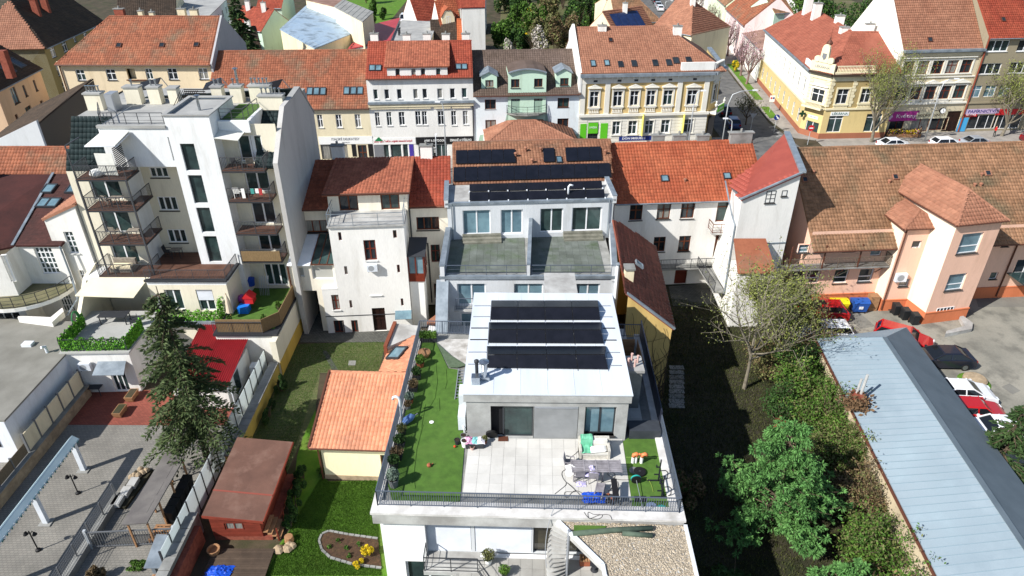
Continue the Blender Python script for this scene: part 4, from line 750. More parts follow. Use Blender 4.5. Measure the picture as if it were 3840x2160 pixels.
r=pw.rect(Y5,(1770,860,1811,950));ops.append((r[0],r[1],r[2]+1,r[3]));window(pk,pw,ops[-1],cols=2,fm=FW,t=.07,sill=SILD)
ze_=pw.px(Y5(600,745))[1]+.1;ze_=6.95
facade(pk,pw,1.05,ze_+.35,ops,PINKW,name='wall');part('plinth',slab(MB(),pw,0,pw.L,-.02,.05,0,1.05),ORW,pk);part('plinth_band',slab(MB(),pw,0,pw.L,0,.09,1.05,1.16),ORW,pk)
zrp=HV(Y5(300,98)[1],pw.xy(3,-6.4)[1]);rp,ppts=gabled(pk,pw,12.8,ze_,zrp,T_BROWN,PINKW,ro=6.4,ov=1.15,tw=.27,th=.34,ovl=.1,gutm=BRM)
print('pink ridge',zrp,'eave',ze_)
for bx in((914,282,952,318),(1540,258,1580,292),(302,300,336,334)):sky_px(pk,Y5,bx,ppts,m=T_SALMON,gm=GLASS)
for p in((380,275),(893,338),(1520,292),(1473,362),(1515,360),(1103,285)):roofvent(pk,Y5,p,ppts)
bz=pw.px(Y5(500,918),.95)[1];u0=pw.px(Y5(185,905),.95)[0];u1=pw.px(Y5(905,890),.95)[0]
part('balcony_slab',slab(MB(),pw,u0,u1,0,.95,bz-.12,bz),CONC,pk);railing(pk,[pw.at(u0,bz,.9),pw.at(u1,bz,.9),pw.at(u1,bz,.05)],h=.95,sp=.12,m=mat('rail_brown',S(104,92,80),rough=.6),name='balcony_railing',post=1.5)
for x in(215,440,680):u=pw.px(Y5(x,905),.95)[0];part('balcony_post',MB().bar(pw.at(u,bz,.9),pw.at(u,ze_-.5,.9),.09),BRM,pk)
for x in(225,600,860):u=pw.px(Y5(x,905),.95)[0];part('bracket',MB().bar(pw.at(u,bz-.1,.9),pw.at(u,bz-1.1,.02),.06),BRM,pk)
def block(A,B,depth,ze,ops,roofpts=None,nm='tower'):
 W=Wall(A,B);facade(pk,W,1.05,ze,ops(W),PINKW,name=nm+'_wall');part('plinth',slab(MB(),W,-.03,W.L+.03,-depth,.05,0,1.05),ORW,pk);part('plinth_band',slab(MB(),W,-.05,W.L+.05,-depth,.09,1.05,1.15),ORW,pk)
 part(nm+'_side',MB().q(W.at(0,1.05,-depth),W.at(0,1.05),W.at(0,ze),W.at(0,ze,-depth)),PINKLIT,pk);part(nm+'_side',MB().q(W.at(W.L,1.05),W.at(W.L,1.05,-depth),W.at(W.L,ze,-depth),W.at(W.L,ze)),PINKW,pk);return W
A_=G(Y5(825,1205));B_=(G(Y5(1060,1190))[0]+.1,A_[1]+.25)
def o1(W):
 o=[];wins(pk,W,Y5,[(1058,732,1104,780),(972,990,1020,1040),(906,1150,948,1190)],o,cols=1,fm=FW,t=.06,sill=SILD);return[x for x in o if x[1]>1.05]
Wb=block(A_,B_,2.6,8.0,o1,nm='bay');zb1=Wb.px(Y5(1100,645))[1];
A_=G(Y5(1115,1295));B_=G(Y5(1405,1258))
def o2(W):
 o=[];wins(pk,W,Y5,[(1398,686,1490,808),(1308,962,1386,1060)],o,cols=1,rows=(.35,),fm=FW,gm=GLASSB,t=.08,sill=SILD);r=W.rect(Y5,(1222,1188,1300,1270));window(pk,W,r,cols=5,fm=FW,t=.04,inset=-.04);return o
zt2=Wall(A_,B_).px(Y5(1500,603))[1];Wt=block(A_,B_,7.2,zt2,o2);print('pink tower eave',zt2,'bay',zb1)
def hiproof(W,ze,zr,back,hip,nm,ov=.3):
 zr_=zr;u=W.L/2;F0=W.at(-ov,ze,ov);F1=W.at(W.L+ov,ze,ov);K=W.at(u,zr_,-hip);Bk=W.at(u,zr_,-back);L0=W.at(-ov,ze,-back);R0=W.at(W.L+ov,ze,-back)
 o=tiled(pk,[F0,F1,K],T_SALMON,.27,.34,name=nm);tiled(pk,[L0,F0,K,Bk],T_SALMON,.27,.34,name=nm);tiled(pk,[F1,R0,Bk,K],T_SALMON,.27,.34,name=nm)
 for a,b in((F0,K),(F1,K),(K,Bk)):ridge(o,a,b,T_SALMON)
 gutter(pk,F0,F1,BRM);gutter(pk,L0,F0,BRM)
hiproof(Wt,zt2,zt2+1.9,7.6,2.2,'tower_roof');hiproof(Wb,8.0,9.0,3.4,1.2,'bay_roof')
pipe(pk,[Wb.at(.15,8,.1),Wb.at(.1,.2,.1)],BRM,.06);pipe(pk,[pw.at(pw.px(Y5(1700,900))[0],ze_,.1),pw.at(pw.px(Y5(1700,900))[0],.2,.1)],BRM,.07)
acunit('air_conditioner','white air conditioner on the pink house wall',Wb.at(Wb.px(Y5(960,985))[0],Wb.px(Y5(960,995))[1]),Wb.ang,w=.95,h=.75)
cn=part('glass_canopy',slab(MB(),pw,pw.px(Y5(1640,1080))[0],pw.L,0,2.2,2.5,2.58),GLASSG,pk)
part('doorstep',MB().prism([G(Y5(1270,1385)),G(Y5(1450,1350)),G(Y5(1455,1310)),G(Y5(1380,1255)),G(Y5(1365,1270)),G(Y5(1400,1330)),G(Y5(1275,1365))],0,.35),CONCL,pk)
YEL=mat('bin_yellow',S(232,206,30),rough=.45);BLU=mat('bin_blue',S(38,84,160),rough=.45);BLK=mat('bin_black',S(34,36,38),rough=.5);RUB=mat('rubber',S(28,28,28),rough=.8)
def container(label,p,m,w=1.35):
 t=thing('waste_container',label,'container',(*p,0));x,y=p;d=1.0
 part('body',MB().hexa([(x-w*.42,y-d*.38,.2),(x+w*.42,y-d*.38,.2),(x+w*.42,y+d*.38,.2),(x-w*.42,y+d*.38,.2)],[(x-w/2,y-d/2,1.1),(x+w/2,y-d/2,1.1),(x+w/2,y+d/2,1.1),(x-w/2,y+d/2,1.1)]),m,t)
 lid=MB();k=6;pr=[(y-d/2-.03+(d+.06)*i/k,1.11+.22*math.sin(math.pi*i/k)**.7)for i in range(k+1)]
 lid.hexa([(x-w/2-.02,a,b)for a,b in pr],[(x+w/2+.02,a,b)for a,b in pr]);part('lid',lid,m,t)
 for sx in(-1,1):
  for sy in(-1,1):part('wheel',MB().tube([(x+sx*w*.36-.03,y+sy*d*.3,.1),(x+sx*w*.36+.03,y+sy*d*.3,.1)],.1,8),RUB,t)
  part('handle',MB().tube([(x+sx*w/2,y-.2,1.0),(x+sx*(w/2+.07),y-.2,1.0),(x+sx*(w/2+.07),y+.2,1.0),(x+sx*w/2,y+.2,1.0)],.02,5),m,t)
 part('sticker',MB().box(x-.2,y-d*.5-.02,.55,x+.15,y-d*.5+.01,.8),FW,t)
container('yellow wheeled waste container by the pink wall',(27.95+.3,51.1),YEL);container('blue wheeled waste container by the pink wall',(30.05,51.15),BLU)
solo('timber_box',MB().box(31.0,51.2,0,31.75,51.9,1.45),WOOD,'brown upright timber box beside the blue waste container','box')
def wheelie(p,label):
 t=thing('wheeled_bin',label,'bin',(*p,0),'black wheeled bins by the stair tower');x,y=p;part('body',MB().hexa([(x-.24,y-.26,.08),(x+.24,y-.26,.08),(x+.24,y+.26,.08),(x-.24,y+.26,.08)],[(x-.3,y-.34,.95),(x+.3,y-.34,.95),(x+.3,y+.34,.95),(x-.3,y+.34,.95)]),BLK,t)
 part('lid',MB().hexa([(x-.32,y-.38,.955),(x+.32,y-.38,.955),(x+.32,y+.36,.955),(x-.32,y+.36,.955)],[(x-.26,y-.34,1.04),(x+.26,y-.34,1.04),(x+.26,y+.3,1.08),(x-.26,y+.3,1.08)]),BLK,t)
 for s_ in(-1,1):part('wheel',MB().tube([(x+s_*.24,y+.26,.1),(x+s_*.3,y+.26,.1)],.1,10),RUB,t)
 part('handle',MB().bar((x-.25,y+.4,.98),(x+.25,y+.4,.98),.04),BLK,t)
for p,l in(((33.1,50.7),'black wheeled bin farthest from the camera by the stair tower'),((33.5,49.95),'middle one of three black wheeled bins by the stair tower'),((33.95,49.2),'black wheeled bin nearest the camera by the stair tower')):wheelie(p,l)
# white apartment tower with balconies
tw=thing('apartment_tower','white modern apartment block with stair tower, balconies and a cluttered flat roof','apartment block',(-25,52,0))
CREW=plaster('wall_tower_cream',S(226,219,198),.92);DECK=mat('wood_deck',S(104,74,60),S(88,60,48),sc1=1.2,rough=.75,bump=.2,bsc=10,isl=.14,fine=.08)
FLATR=mat('roofing_felt',S(168,168,164),S(146,146,144),sc1=.5,rough=.9,bump=.2,bsc=14,fine=.05)
stW=Wall((-24.5,48.3),(-21.3,48.3));ops=[]
for z0,z1 in((14.1,16.15),(11.5,13.75),(9.05,11.15),(6.5,8.75)):ops.append((.66,z0,1.68,z1));window(tw,stW,ops[-1],cols=1,fm=FDk,gm=GLASSG,t=.05,inset=.15)
facade(tw,stW,0,18.2,ops,TOWERW,name='stair_tower_wall');part('stair_tower_wall',MB().q((-24.5,53,0),(-24.5,48.3,0),(-24.5,48.3,18.2),(-24.5,53,18.2)).q((-21.3,48.3,0),(-21.3,53,0),(-21.3,53,18.2),(-21.3,48.3,18.2)).q((-21.3,53,0),(-24.5,53,0),(-24.5,53,18.2),(-21.3,53,18.2)),TOWERW,tw)
for z in(8.75,11.15,13.75):part('spandrel',MB().box(-23.84,48.36,z+.02,-22.82,48.5,z+.33),FW,tw)
part('stair_tower_roof',MB().box(-24.3,48.5,18.0,-21.5,52.8,18.06),FLATR,tw)
for a,b in(((-24.6,48.2),(-21.2,48.45)),((-24.6,48.45),(-24.3,53.1)),((-21.5,48.45),(-21.2,53.1)),((-24.3,52.8),(-21.5,53.1))):part('coping',MB().box(*a,18.2,*b,18.28),FLATR,tw)
upW=Wall((-29.35,48.3),(-24.5,48.3));sl_=upW.rect(Z1,(1262,1035,1318,1212));facade(tw,upW,14.4,17.4,[sl_],TOWERW,name='upper_wall');window(tw,upW,sl_,cols=1,fm=FDk,t=.04)
part('soffit',MB().q((-29.35,48.3,14.4),(-29.35,50.3,14.4),(-24.5,50.3,14.4),(-24.5,48.3,14.4)),TOWERW,tw)
part('upper_side',MB().q((-29.35,58,14.2),(-29.35,48.3,14.2),(-29.35,48.3,17.4),(-29.35,58,17.4)),TOWERW,tw)
part('flat_roof',MB().box(-31.9,53,16.6,-17.3,58.6,17.35).box(-29.3,48.35,17.0,-24.52,53,17.352),FLATR,tw)
part('parapet',MB().box(-29.4,48.2,17.3,-24.52,48.5,17.5),FLATR,tw)
rcW=Wall((-28.3,50.3),(-24.5,50.3));ops=[]
wins(tw,rcW,Y1,[(1008,230,1150,300),(1062,430,1218,524),(1128,652,1278,742)],ops,cols=3,fm=FW,gm=GLASSG,t=.1,sill=SILD,inset=.06)
facade(tw,rcW,6.3,14.4,ops,CREW,name='recess_wall')
lbW=Wall((-32.6,48.2),(-28.3,48.2));ops=[]
for z,a,b in((6.3,1.4,3.4),(9.0,1.4,3.6),(11.75,1.4,3.6)):ops.append((a,z+.1,b,z+2.25));window(tw,lbW,ops[-1],cols=2,fm=FW,gm=GLASSG,t=.09,name='balcony_door')
facade(tw,lbW,0,14.1,ops,CREW,name='left_wall');part('left_side',MB().q((-28.3,48.2,0),(-28.3,50.3,0),(-28.3,50.3,14.1),(-28.3,48.2,14.1)).q((-32.6,58,0),(-32.6,48.2,0),(-32.6,48.2,14.1),(-32.6,58,14.1)),TOWERW,tw)
part('back_wall',MB().q((-17.2,58.5,0),(-32.6,58.5,0),(-32.6,58.5,17.0),(-17.2,58.5,17.0)),TOWERW,tw)
STEELG=mat('steel_grey',S(78,80,84),rough=.5,metal=.3)
def balcony(x0,x1,y0,y1,z,back=True,side='r',h=1.,planks=True):
 s=part('balcony_slab',MB().box(x0,y0,z-.16,x1,y1,z-.03),DKM,tw)
 n=int((y1-y0)/.16);mb=MB().box(x0+.02,0,z-.028,x1-.02,.15,z).mesh('plank')
 pm=MB().box(0,.006,0,x1-x0-.06,.148,.028).mesh('plank');pm.materials.append(DECK)
 for i in range(n):o=link('plank',pm,s);o.location=Vector((x0+.03,y0+.02+i*.16,z-.028))-ORG[tw]
 pts=[(x0+.04,y0+.04,z),(x1-.04,y0+.04,z)]
 if side=='r':pts+=[(x1-.04,y1-.05,z)]
 if side=='lr':pts=[(x0+.04,y1-.05,z)]+pts+[(x1-.04,y1-.05,z)]
 railing(tw,pts,h=h,sp=.11,m=STEELG,name='balcony_railing',post=1.25)
for z in(14.15,11.75,9.0):balcony(-31.0,-27.35,46.5,49.3 if z<13 else 48.4,z,side='lr')
balcony(-31.6,-27.6,46.3,48.2,6.33,side='lr')
for x in(-30.95,-27.45):part('balcony_column',MB().bar((x,46.55,6.3),(x,46.55,14.1 if x<-30 else 14.1),.11),STEELG,tw)
part('balcony_frame',MB().bar((-30.95,46.55,14.1),(-30.95,46.55,16.6),.07).bar((-30.95,46.55,16.6),(-30.95,48.4,16.6),.07),STEELG,tw)
AW=mat('awning_white',S(222,222,214),S(206,206,198),rough=.8)
awn=[Vector((-31.2,46.9,16.0)),Vector((-28.0,46.7,16.0)),Vector((-27.7,48.25,16.9)),Vector((-30.4,48.3,16.9))]
awn=[Vector((*OY(W1(*q),y)[:1],y,OY(W1(*q),y)[1]))for q,y in(((50,885),46.7),((375,880),46.7),((528,725),48.2),((215,745),48.4))]
aw=part('awning',MB().ext(awn,(0,0,.05)),AW,tw);part('awning_bar',MB().tube([awn[0],awn[1]],.06,8),WHM,aw);part('awning_arm',MB().bar(awn[1]-Vector((0,0,.1)),awn[2]-Vector((0,0,.1)),.06),WHM,aw)
part('screen',MB().ext([(-29.4,47.0,14.3),(-28.1,46.9,14.3),(-28.1,46.9,15.9),(-29.4,47.0,15.9)],(0,.04,0)),AW,tw)
lv=MB()
for k in range(14):lv.box(-28.1+.05,47.0,14.5+k*.13,-28.0,48.25,14.56+k*.13)
part('louvre',lv,DKM,tw,'stuff')
tiled(tw,[Vector((-32.6,48.25,14.1)),Vector((-29.4,48.25,14.1)),Vector((-29.4,50.3,17.35)),Vector((-32.2,50.3,17.35))],T_SLATE,.3,.4,name='slate_roof')
part('mansard_top',MB().box(-32.2,50.3,16.9,-29.36,53,17.36),FLATR,tw)
part('slate_side',MB().q((-32.6,58,14.1),(-32.6,48.25,14.1),(-32.2,50.3,17.35),(-32.2,58,17.35)),T_SLATE,tw)
part('terrace_slab',MB().prism([(-27.7,45.65),(-21.7,45.65),(-21.7,48.28),(-24.52,48.28),(-24.52,50.28),(-28.28,50.28),(-28.28,48.2),(-27.7,48.2)],5.95,6.28),TOWERW,tw)
ds=part('deck',MB().prism([(-27.6,45.9),(-21.85,45.9),(-21.85,48.25),(-24.54,48.25),(-24.54,50.25),(-28.25,50.25)],6.282,6.295),DKM,tw)
for i in range(26):
 y=45.95+i*.165;x0=-27.6-(.6 if y>48.2 else 0.0);x1=-21.9 if y<48.1 else-24.56
 part('plank',MB().box(x0,y,6.296,x1,y+.152,6.325),DECK,ds)
part('coping',MB().box(-27.8,45.5,6.28,-21.55,45.72,6.42).box(-21.75,45.72,6.28,-21.5,48.28,6.42),DKM,tw)
railing(tw,[(-27.65,45.62,6.42),(-21.62,45.62,6.42),(-21.62,48.2,6.42)],h=.85,sp=.12,m=STEELG,post=1.2)
bgW=Wall((-27.7,45.65),(-21.7,45.65));ops=[]
wins(tw,bgW,Y1,[(1110,1062,1262,1200)],ops,cols=2,fm=FW,gm=GLASSG,t=.09);r=bgW.rect(Y1,(1325,1062,1475,1205));ops.append(r);window(tw,bgW,r,cols=2,fm=FW,gm=GLASSG,t=.09);blind(tw,bgW,r[0]+.05,r[2]-.05,r[1]+.95,r[3],m=BL,n=-.06)
facade(tw,bgW,0,5.95,ops,CREW,name='lower_wall');part('lower_side',MB().q((-21.7,45.65,0),(-21.7,48.3,0),(-21.7,48.3,5.95),(-21.7,45.65,5.95)),CREW,tw);part('lower_side',MB().q((-27.7,48.2,0),(-27.7,45.65,0),(-27.7,45.65,5.95),(-27.7,48.2,5.95)),CREW,tw)
rbW=Wall((-21.3,49.6),(-17.2,49.6));ops=[]
for z in(3.45,6.7,9.1,11.8,14.2):ops.append((1.1,z+.08,2.9,z+2.15));window(tw,rbW,ops[-1],cols=2 if z>4 else 3,fm=FW,gm=GLASSG if z!=9.1 else GLASS,t=.1,name='balcony_door')
facade(tw,rbW,0,17.2,ops,CREW,name='right_wall')
for z in(6.7,9.1,11.8,14.2):balcony(-21.15,-18.0,48.0,49.58,z,side='r')
part('balcony_reed_screen',MB().box(-21.05,47.94,6.75,-18.05,48.0,7.6),mat('reed',S(142,118,84),S(110,90,62),sc1=8,rough=.95,stretch=(9,9,.5),fine=.15),tw)
part('right_roof',MB().box(-21.28,49.65,17.0,-19.1,53,17.25),FLATR,tw);part('roof_turf',MB().box(-21.2,50.0,17.252,-19.2,53.9,17.4),TURF,tw)
part('roof_edge',MB().box(-21.28,49.4,16.6,-19.0,49.7,17.45),TOWERW,tw);part('roof_edge',MB().box(-19.2,49.7,14.2,-18.95,53,17.5),TOWERW,tw)
tiled(tw,[Vector((-18.95,48.6,14.2)),Vector((-17.25,48.6,14.2)),Vector((-17.25,52.6,17.35)),Vector((-18.95,52.6,17.35))],T_SLATE,.3,.4,name='slate_roof')
aw2=[Vector((OY(W1(*q),y)[0],y,OY(W1(*q),y)[1]))for q,y in(((1435,800),48.3),((1695,825),48.3),((1765,735),49.4),((1500,705),49.5))];part('awning',MB().ext(aw2,(0,0,.05)),AW,tw)
fw=[(47.7,0),(58.6,0),(58.6,15.3),(55.6,18.2),(51.2,18.0),(47.7,14.9)]
part('party_wall',MB().ext([(-17.2,y,z)for y,z in fw],(.35,0,0)),plaster('wall_party_shaded',S(186,184,180),.8),tw);part('slate_back',MB().ext([(-17.2,55.6,18.2),(-17.2,58.8,15.1),(-32,58.8,15.1),(-32,55.6,17.3)],(0,0,-.1)),T_SLATE,tw)  # plaster greyed to carry the shade on this face turned from the sun
part('wall_coping',MB().bar((-17.02,53.2,18.05),(-17.02,55.6,18.25),.45,.1).bar((-17.02,55.6,18.25),(-17.02,58.7,15.3),.45,.1),FLATR,tw)
part('annex',MB().box(-22.2,43.05,0,-17.9,48.0,3.1),WHITE,tw);part('annex_deck',MB().box(-22.3,42.9,3.1,-17.5,49.5,3.32),DKM,tw);part('turf',MB().box(-22.0,43.6,3.32,-17.9,49.5,3.36),TURF,tw)
railing(tw,[(-22.2,43.0,3.32),(-18.6,43.0,3.32)],h=1.0,sp=.12,m=STEELG,post=1.2)
REED=MC['reed']
for a,b in(((-22.0,43.15),(-18.6,43.15)),((-18.6,43.15),(-17.6,44.2)),((-17.6,44.2),(-17.6,49.2))):part('reed_screen',MB().bar((*a,3.9),(*b,3.9),.06,1.1),REED,tw)
YW=plaster('wall_yellow',S(206,172,84),.7);part('boundary_wall',MB().box(-17.9,42.2,0,-17.45,48.6,3.1),CREW,tw)
part('yellow_base',MB().box(-17.45,42.2,0,-17.4,48.6,1.2),YW,tw)
anW=Wall((-32.0,40.15),(-27.3,40.3));ops=[];r=anW.rect(X1,(608,380,712,445));r=(r[0],.05,r[2],2.1);ops.append(r);facade(tw,anW,0,3.5,ops,WHITE,name='annex_wall');window(tw,anW,r,cols=3,fm=FW,gm=GLASSG,t=.06,name='glass_door')
part('annex_side',MB().q((-32,45,0),(-32,40.15,0),(-32,40.15,3.5),(-32,45,3.5)),WHITE,tw);part('annex_side',MB().q((-27.3,40.3,0),(-27.3,45.65,0),(-27.3,45.65,3.5),(-27.3,40.3,3.5)),WHITE,tw)
part('annex_roof',MB().prism([(-32.1,40.05),(-27.2,40.2),(-27.2,45.64),(-32.9,45.64)],3.5,3.62),mat('light_slab',S(176,176,172),S(160,160,156),sc1=.5,rough=.9,fine=.06,bump=.2,bsc=12),tw)
part('canopy',MB().ext([anW.at(anW.px(X1(518,380),.9)[0],2.35,1.1),anW.at(anW.px(X1(690,380),.9)[0],2.35,1.1),anW.at(anW.px(X1(700,325))[0],2.75,0),anW.at(anW.px(X1(545,320))[0],2.75,0)],(0,0,.05)),ZINC,tw)
part('side_screen',MB().ext([(-32.95,41.9,0),(-32.95,48.2,0),(-32.95,48.2,6.6),(-32.95,46.4,6.1),(-32.95,44.0,3.8),(-32.95,41.9,3.7)],(.3,0,0)),CREW,tw)
ta=[Vector((-32.6,44.4,5.7)),Vector((-28.2,44.3,5.6)),Vector((-27.8,46.3,6.2)),Vector((-32.2,46.3,6.2))];part('terrace_awning',MB().ext(ta,(0,0,.05)),mat('awning_cream',S(224,216,190),S(206,200,176),rough=.85,sc1=.4),tw)
part('terrace_ceiling',MB().box(-32.9,46.3,5.95,-27.6,48.2,6.17),TOWERW,tw)
acunit('air_conditioner','white air conditioner on the annex wall beside the spruce',anW.at(anW.px(X1(478,320))[0],1.75+.5),anW.ang,w=.85,h=.6)
def roofbox(lb,x0,x1,y,h,d=.7,pots=0):
 t=thing('chimney_stack',lb,'chimney',(x0,y,17.36),'plastered chimney stacks on the apartment roof');part('stack',MB().box(x0,y,17.36,x1,y+d,17.36+h),CREW,t);part('cap',MB().box(x0-.07,y-.07,17.36+h,x1+.07,y+d+.07,17.36+h+.12),FLATR,t)
 for k in range(pots):px_=x0+(x1-x0)*(k+.7)/(pots+.4);part('flue_pipe',MB().lathe([(.06,0),(.06,.4),(.11,.42),(.11,.47)],8,(px_,y+d/2,17.48+h)),STEEL,t)
for lb,x0,x1,y,h,p in(('leftmost plastered chimney stack by the roof edge',-32.1,-30.9,52.3,1.2,5),('wide plastered stack behind the air conditioning unit',-29.9,-28.75,53.9,1.25,1),('plastered stack with two flues under the black collector',-28.1,-27.2,53.9,1.25,2),('small plastered stack left of the dark lattice',-26.6,-25.9,54,1.15,0),('narrow plastered stack right of the dark lattice',-23.3,-22.5,54.2,1.2,2),('plastered stack with two flues near the tall steel flue',-21.9,-21.0,54.3,1.2,2),('wide plastered stack with five flues at the right',-20.4,-18.8,54.3,1.25,5),('plastered stack on the party wall at the far right',-19.1,-17.3,52.4,1.0,5)):roofbox(lb,x0,x1,y,h,pots=p)
def collector(lb,c4):
 P=[Vector((OY(W1(*q),y)[0],y,OY(W1(*q),y)[1]))for q,y in c4];t=thing('solar_collector',lb,'solar collector',(P[0].x,P[0].y,17.36));n=(P[1]-P[0]).cross(P[3]-P[0]).normalized();part('panel',MB().ext(P,n*.08),PVF,t);part('glass',MB().ext([p+n*.081+(sum(P,Vector((0,0,0)))/4-p)*.06 for p in P],n*.01),mat('collector_glass',(.012,.014,.018),(.02,.024,.03),rough=.4,spec=.2),t)
 for p in(P[2],P[3]):part('strut',MB().bar(p,(p.x+.3,p.y+.9,17.36),.05),ALU,t);
 for p in(P[0],P[1]):part('strut',MB().bar(p,(p.x,p.y,17.36),.05),ALU,t)
collector('black solar collector panel tilted above the left chimney stacks',(((632,290),55),((825,260),55.2),((870,150),55.9),((655,205),55.7)));collector('tilted solar collector in the middle of the apartment roof',(((1320,280),56.2),((1540,265),56.4),((1515,150),57.0),((1355,210),56.9)));collector('tilted solar collector at the right end of the apartment roof',(((1870,255),56.2),((2110,290),56.4),((2175,170),57),((1880,240),56.9)))
au=thing('rooftop_unit','tall double-fan air conditioning unit on the apartment roof','air conditioner',(-30.1,52.2,17.36));part('housing',MB().box(-30.35,51.9,17.4,-29.75,52.9,18.7),ALU,au);part('grille',MB().box(-30.3,51.88,17.5,-29.8,51.9,18.6),mat('fan_grey',S(150,154,158)),au)
lat=thing('dark_lattice','dark timber lattice screen behind the stair tower','screen',(-24.5,53,17.4))
for k in range(9):part('slat',MB().bar((-26.0+.16*k,53.1,17.36),(-25.2+.16*k,53.3,18.6),.05),mat('dark_wood',S(40,34,30),rough=.8),lat)
for k in range(8):part('slat',MB().bar((-25.0,53.4,17.6+k*.15),(-23.4,53.4,17.6+k*.15),.06),MC['dark_wood'],lat)
def flue(lb,x,y,z,h,r=.1):
 t=thing('steel_flue',lb,'flue',(x,y,z));part('pipe',MB().lathe([(r,0),(r,h)],10,(x,y,z)),STEEL,t);part('cowl',MB().lathe([(.05,h+.02),(r*2.2,h+.1),(r*2.2,h+.14),(.03,h+.22)],12,(x,y,z)),STEEL,t)
flue('short steel flue on the stair tower roof',-22.6,50.0,18.06,.95);flue('tall steel flue behind the stair tower',-22.0,56.5,17.36,2.0)
railing(tw,[(-29.2,48.6,17.5),(-24.7,48.6,17.5)],h=.8,mid=True,post=.95,m=STEELG,name='roof_railing');railing(tw,[(-29.2,48.6,17.5),(-30.8,51.6,17.4)],h=.8,mid=True,post=1.5,m=STEELG,name='roof_railing')
railing(tw,[(-21.2,49.9,17.4),(-19.5,49.9,17.4),(-19.3,52.6,17.4)],h=.8,mid=True,post=.8,m=STEELG,name='roof_railing')
# white house with curved balcony at the left edge
dh=thing('curved_balcony_house','white house with grid windows, curved balconies and a maroon shingle roof','house',(-38,48,0))
gwl=Wall((OY(W2(340,545),48)[0],48.0),(-32.75,48.0));zl_=OY(W2(340,545),48)[1];zr_=OY(W2(600,432),48)[1];ops=[]
wins(dh,gwl,W2,[(487,640,618,808)],ops,cols=2,rows=(.3,.55,.78),fm=FW,t=.07,sill=SILW);wins(dh,gwl,W2,[(603,940,700,1090)],ops,cols=2,rows=(.25,.5,.75),fm=FW,t=.07)
facade(dh,gwl,0,zl_,ops,WHITE,name='gable_wall');part('gable_wall',MB().q(gwl.at(0,zl_),gwl.at(gwl.L,zl_),gwl.at(gwl.L,zr_)),WHITE,dh)
bk=8.6;part('side_wall',MB().q(gwl.at(gwl.L,0),gwl.at(gwl.L,0,-bk),gwl.at(gwl.L,zr_,-bk),gwl.at(gwl.L,zr_)).q(gwl.at(0,0,-bk),gwl.at(0,0),gwl.at(0,zl_),gwl.at(0,zl_,-bk)),WHITE,dh)
tiled(dh,[gwl.at(-.1,zl_+.05,.1),gwl.at(-.1,zl_+.05,-bk),gwl.at(gwl.L+.1,zr_+.1,-bk),gwl.at(gwl.L+.1,zr_+.1,.1)][0:1]+[gwl.at(gwl.L+.1,zr_+.1,.1),gwl.at(gwl.L+.1,zr_+.1,-bk),gwl.at(-.1,zl_+.05,-bk)],T_SALMON,.3,.38,name='side_roof')
dw=Wall((-38.0,47.7),(-34.6,47.7));dz=dw.px(W2(300,742))[1];ops=[];r=dw.rect(W2,(255,765,470,965));ops.append(r);window(dh,dw,r,cols=4,rows=(.2,.4,.6,.8),fm=FW,gm=GLASS,t=.08);r2=dw.rect(W2,(410,1040,565,1200));r2=(r2[0],2.2,min(r2[2],3.3),4.5);ops.append(r2);window(dh,dw,r2,cols=4,rows=(.25,.5,.75),fm=FW,t=.07)
facade(dh,dw,0,dz,ops,WHITE,name='bay_wall');
dl=Wall((-41.5,45.4),(-38.0,45.9));ops=[];r=dl.rect(W2,(0,825,130,1025));r=(max(.3,r[0]),r[1],r[2],r[3]);ops.append(r);window(dh,dl,r,cols=4,rows=(.2,.4,.6,.8),fm=FW,t=.08);r=(1.2,1.6,3.0,3.9);ops.append(r);window(dh,dl,r,cols=3,rows=(.25,.5,.75),fm=FW,t=.07);facade(dh,dl,0,dz,ops,WHITE,name='bay_wall')
part('bay_side',MB().q((-38,45.9,0),(-38,47.7,0),(-38,47.7,dz),(-38,45.9,dz)),WHITE,dh)
bzf=4.85
arc=[]
for k in range(13):a=R(-100+k*12.5);arc.append((-38.2+3.5*math.cos(a)*1.05,47.2+3.3*math.sin(a)))
arc=[p for p in arc if p[1]<47.75]+[(-34.7,47.7),(-38,47.7),(-38.0,45.9),(-41.5,45.4),(-41.5,43.9),(-39.5,43.9)]
MOSS=mat('mossy_floor',S(122,116,88),S(96,96,70),sc1=.8,rough=.95,bump=.3,bsc=8);part('balcony',MB().prism(arc,bzf-.3,bzf),WHITE,dh);part('balcony_floor',MB().prism([(p[0]*.995-.19,p[1]*.998+.12)for p in arc],bzf+.002,bzf+.02),MOSS,dh)
rl=[Vector((p[0],p[1]+.08,bzf))for p in arc if p[0]>-40 and p[1]<47.6 and p not in((-38,47.7),(-38.0,45.9))][:-0 or None];rl=[Vector((-39.5,44.0,bzf))]+[v for v in rl if v.x>-39.3];railing(dh,rl,h=.95,mid=True,post=.9,m=DKM,name='balcony_railing')
pA=Vector((-38.2,47.5,dz+.05));pB=Vector((-34.5,47.5,dz+.05));pC=Vector((-33.2,56.4,10.6));pD=Vector((-39.3,56.4,10.6));sp=[pA,pB,pC,pD];tiled(dh,sp,T_SHING,.24,.2,name='roof',lift=.02,prof=.0)
for bx in((340,282,430,345),(528,280,608,345),(300,390,380,455),(375,390,462,455)):sky_px(dh,W2,bx,sp)
ql=[Vector((-41.6,45.0,dz)),Vector((-38.15,47.5,dz+.06)),Vector((-39.3,56.4,10.6)),Vector((-44.5,56.4,11.2)),Vector((-44.5,50,9.2))];tiled(dh,[Vector((-43.5,44.6,dz-.1)),Vector((-38.15,47.4,dz)),Vector((-39.3,56.4,10.6)),Vector((-44.5,56.4,10.6))],T_SHING,.24,.2,name='roof',lift=.02,prof=.0)
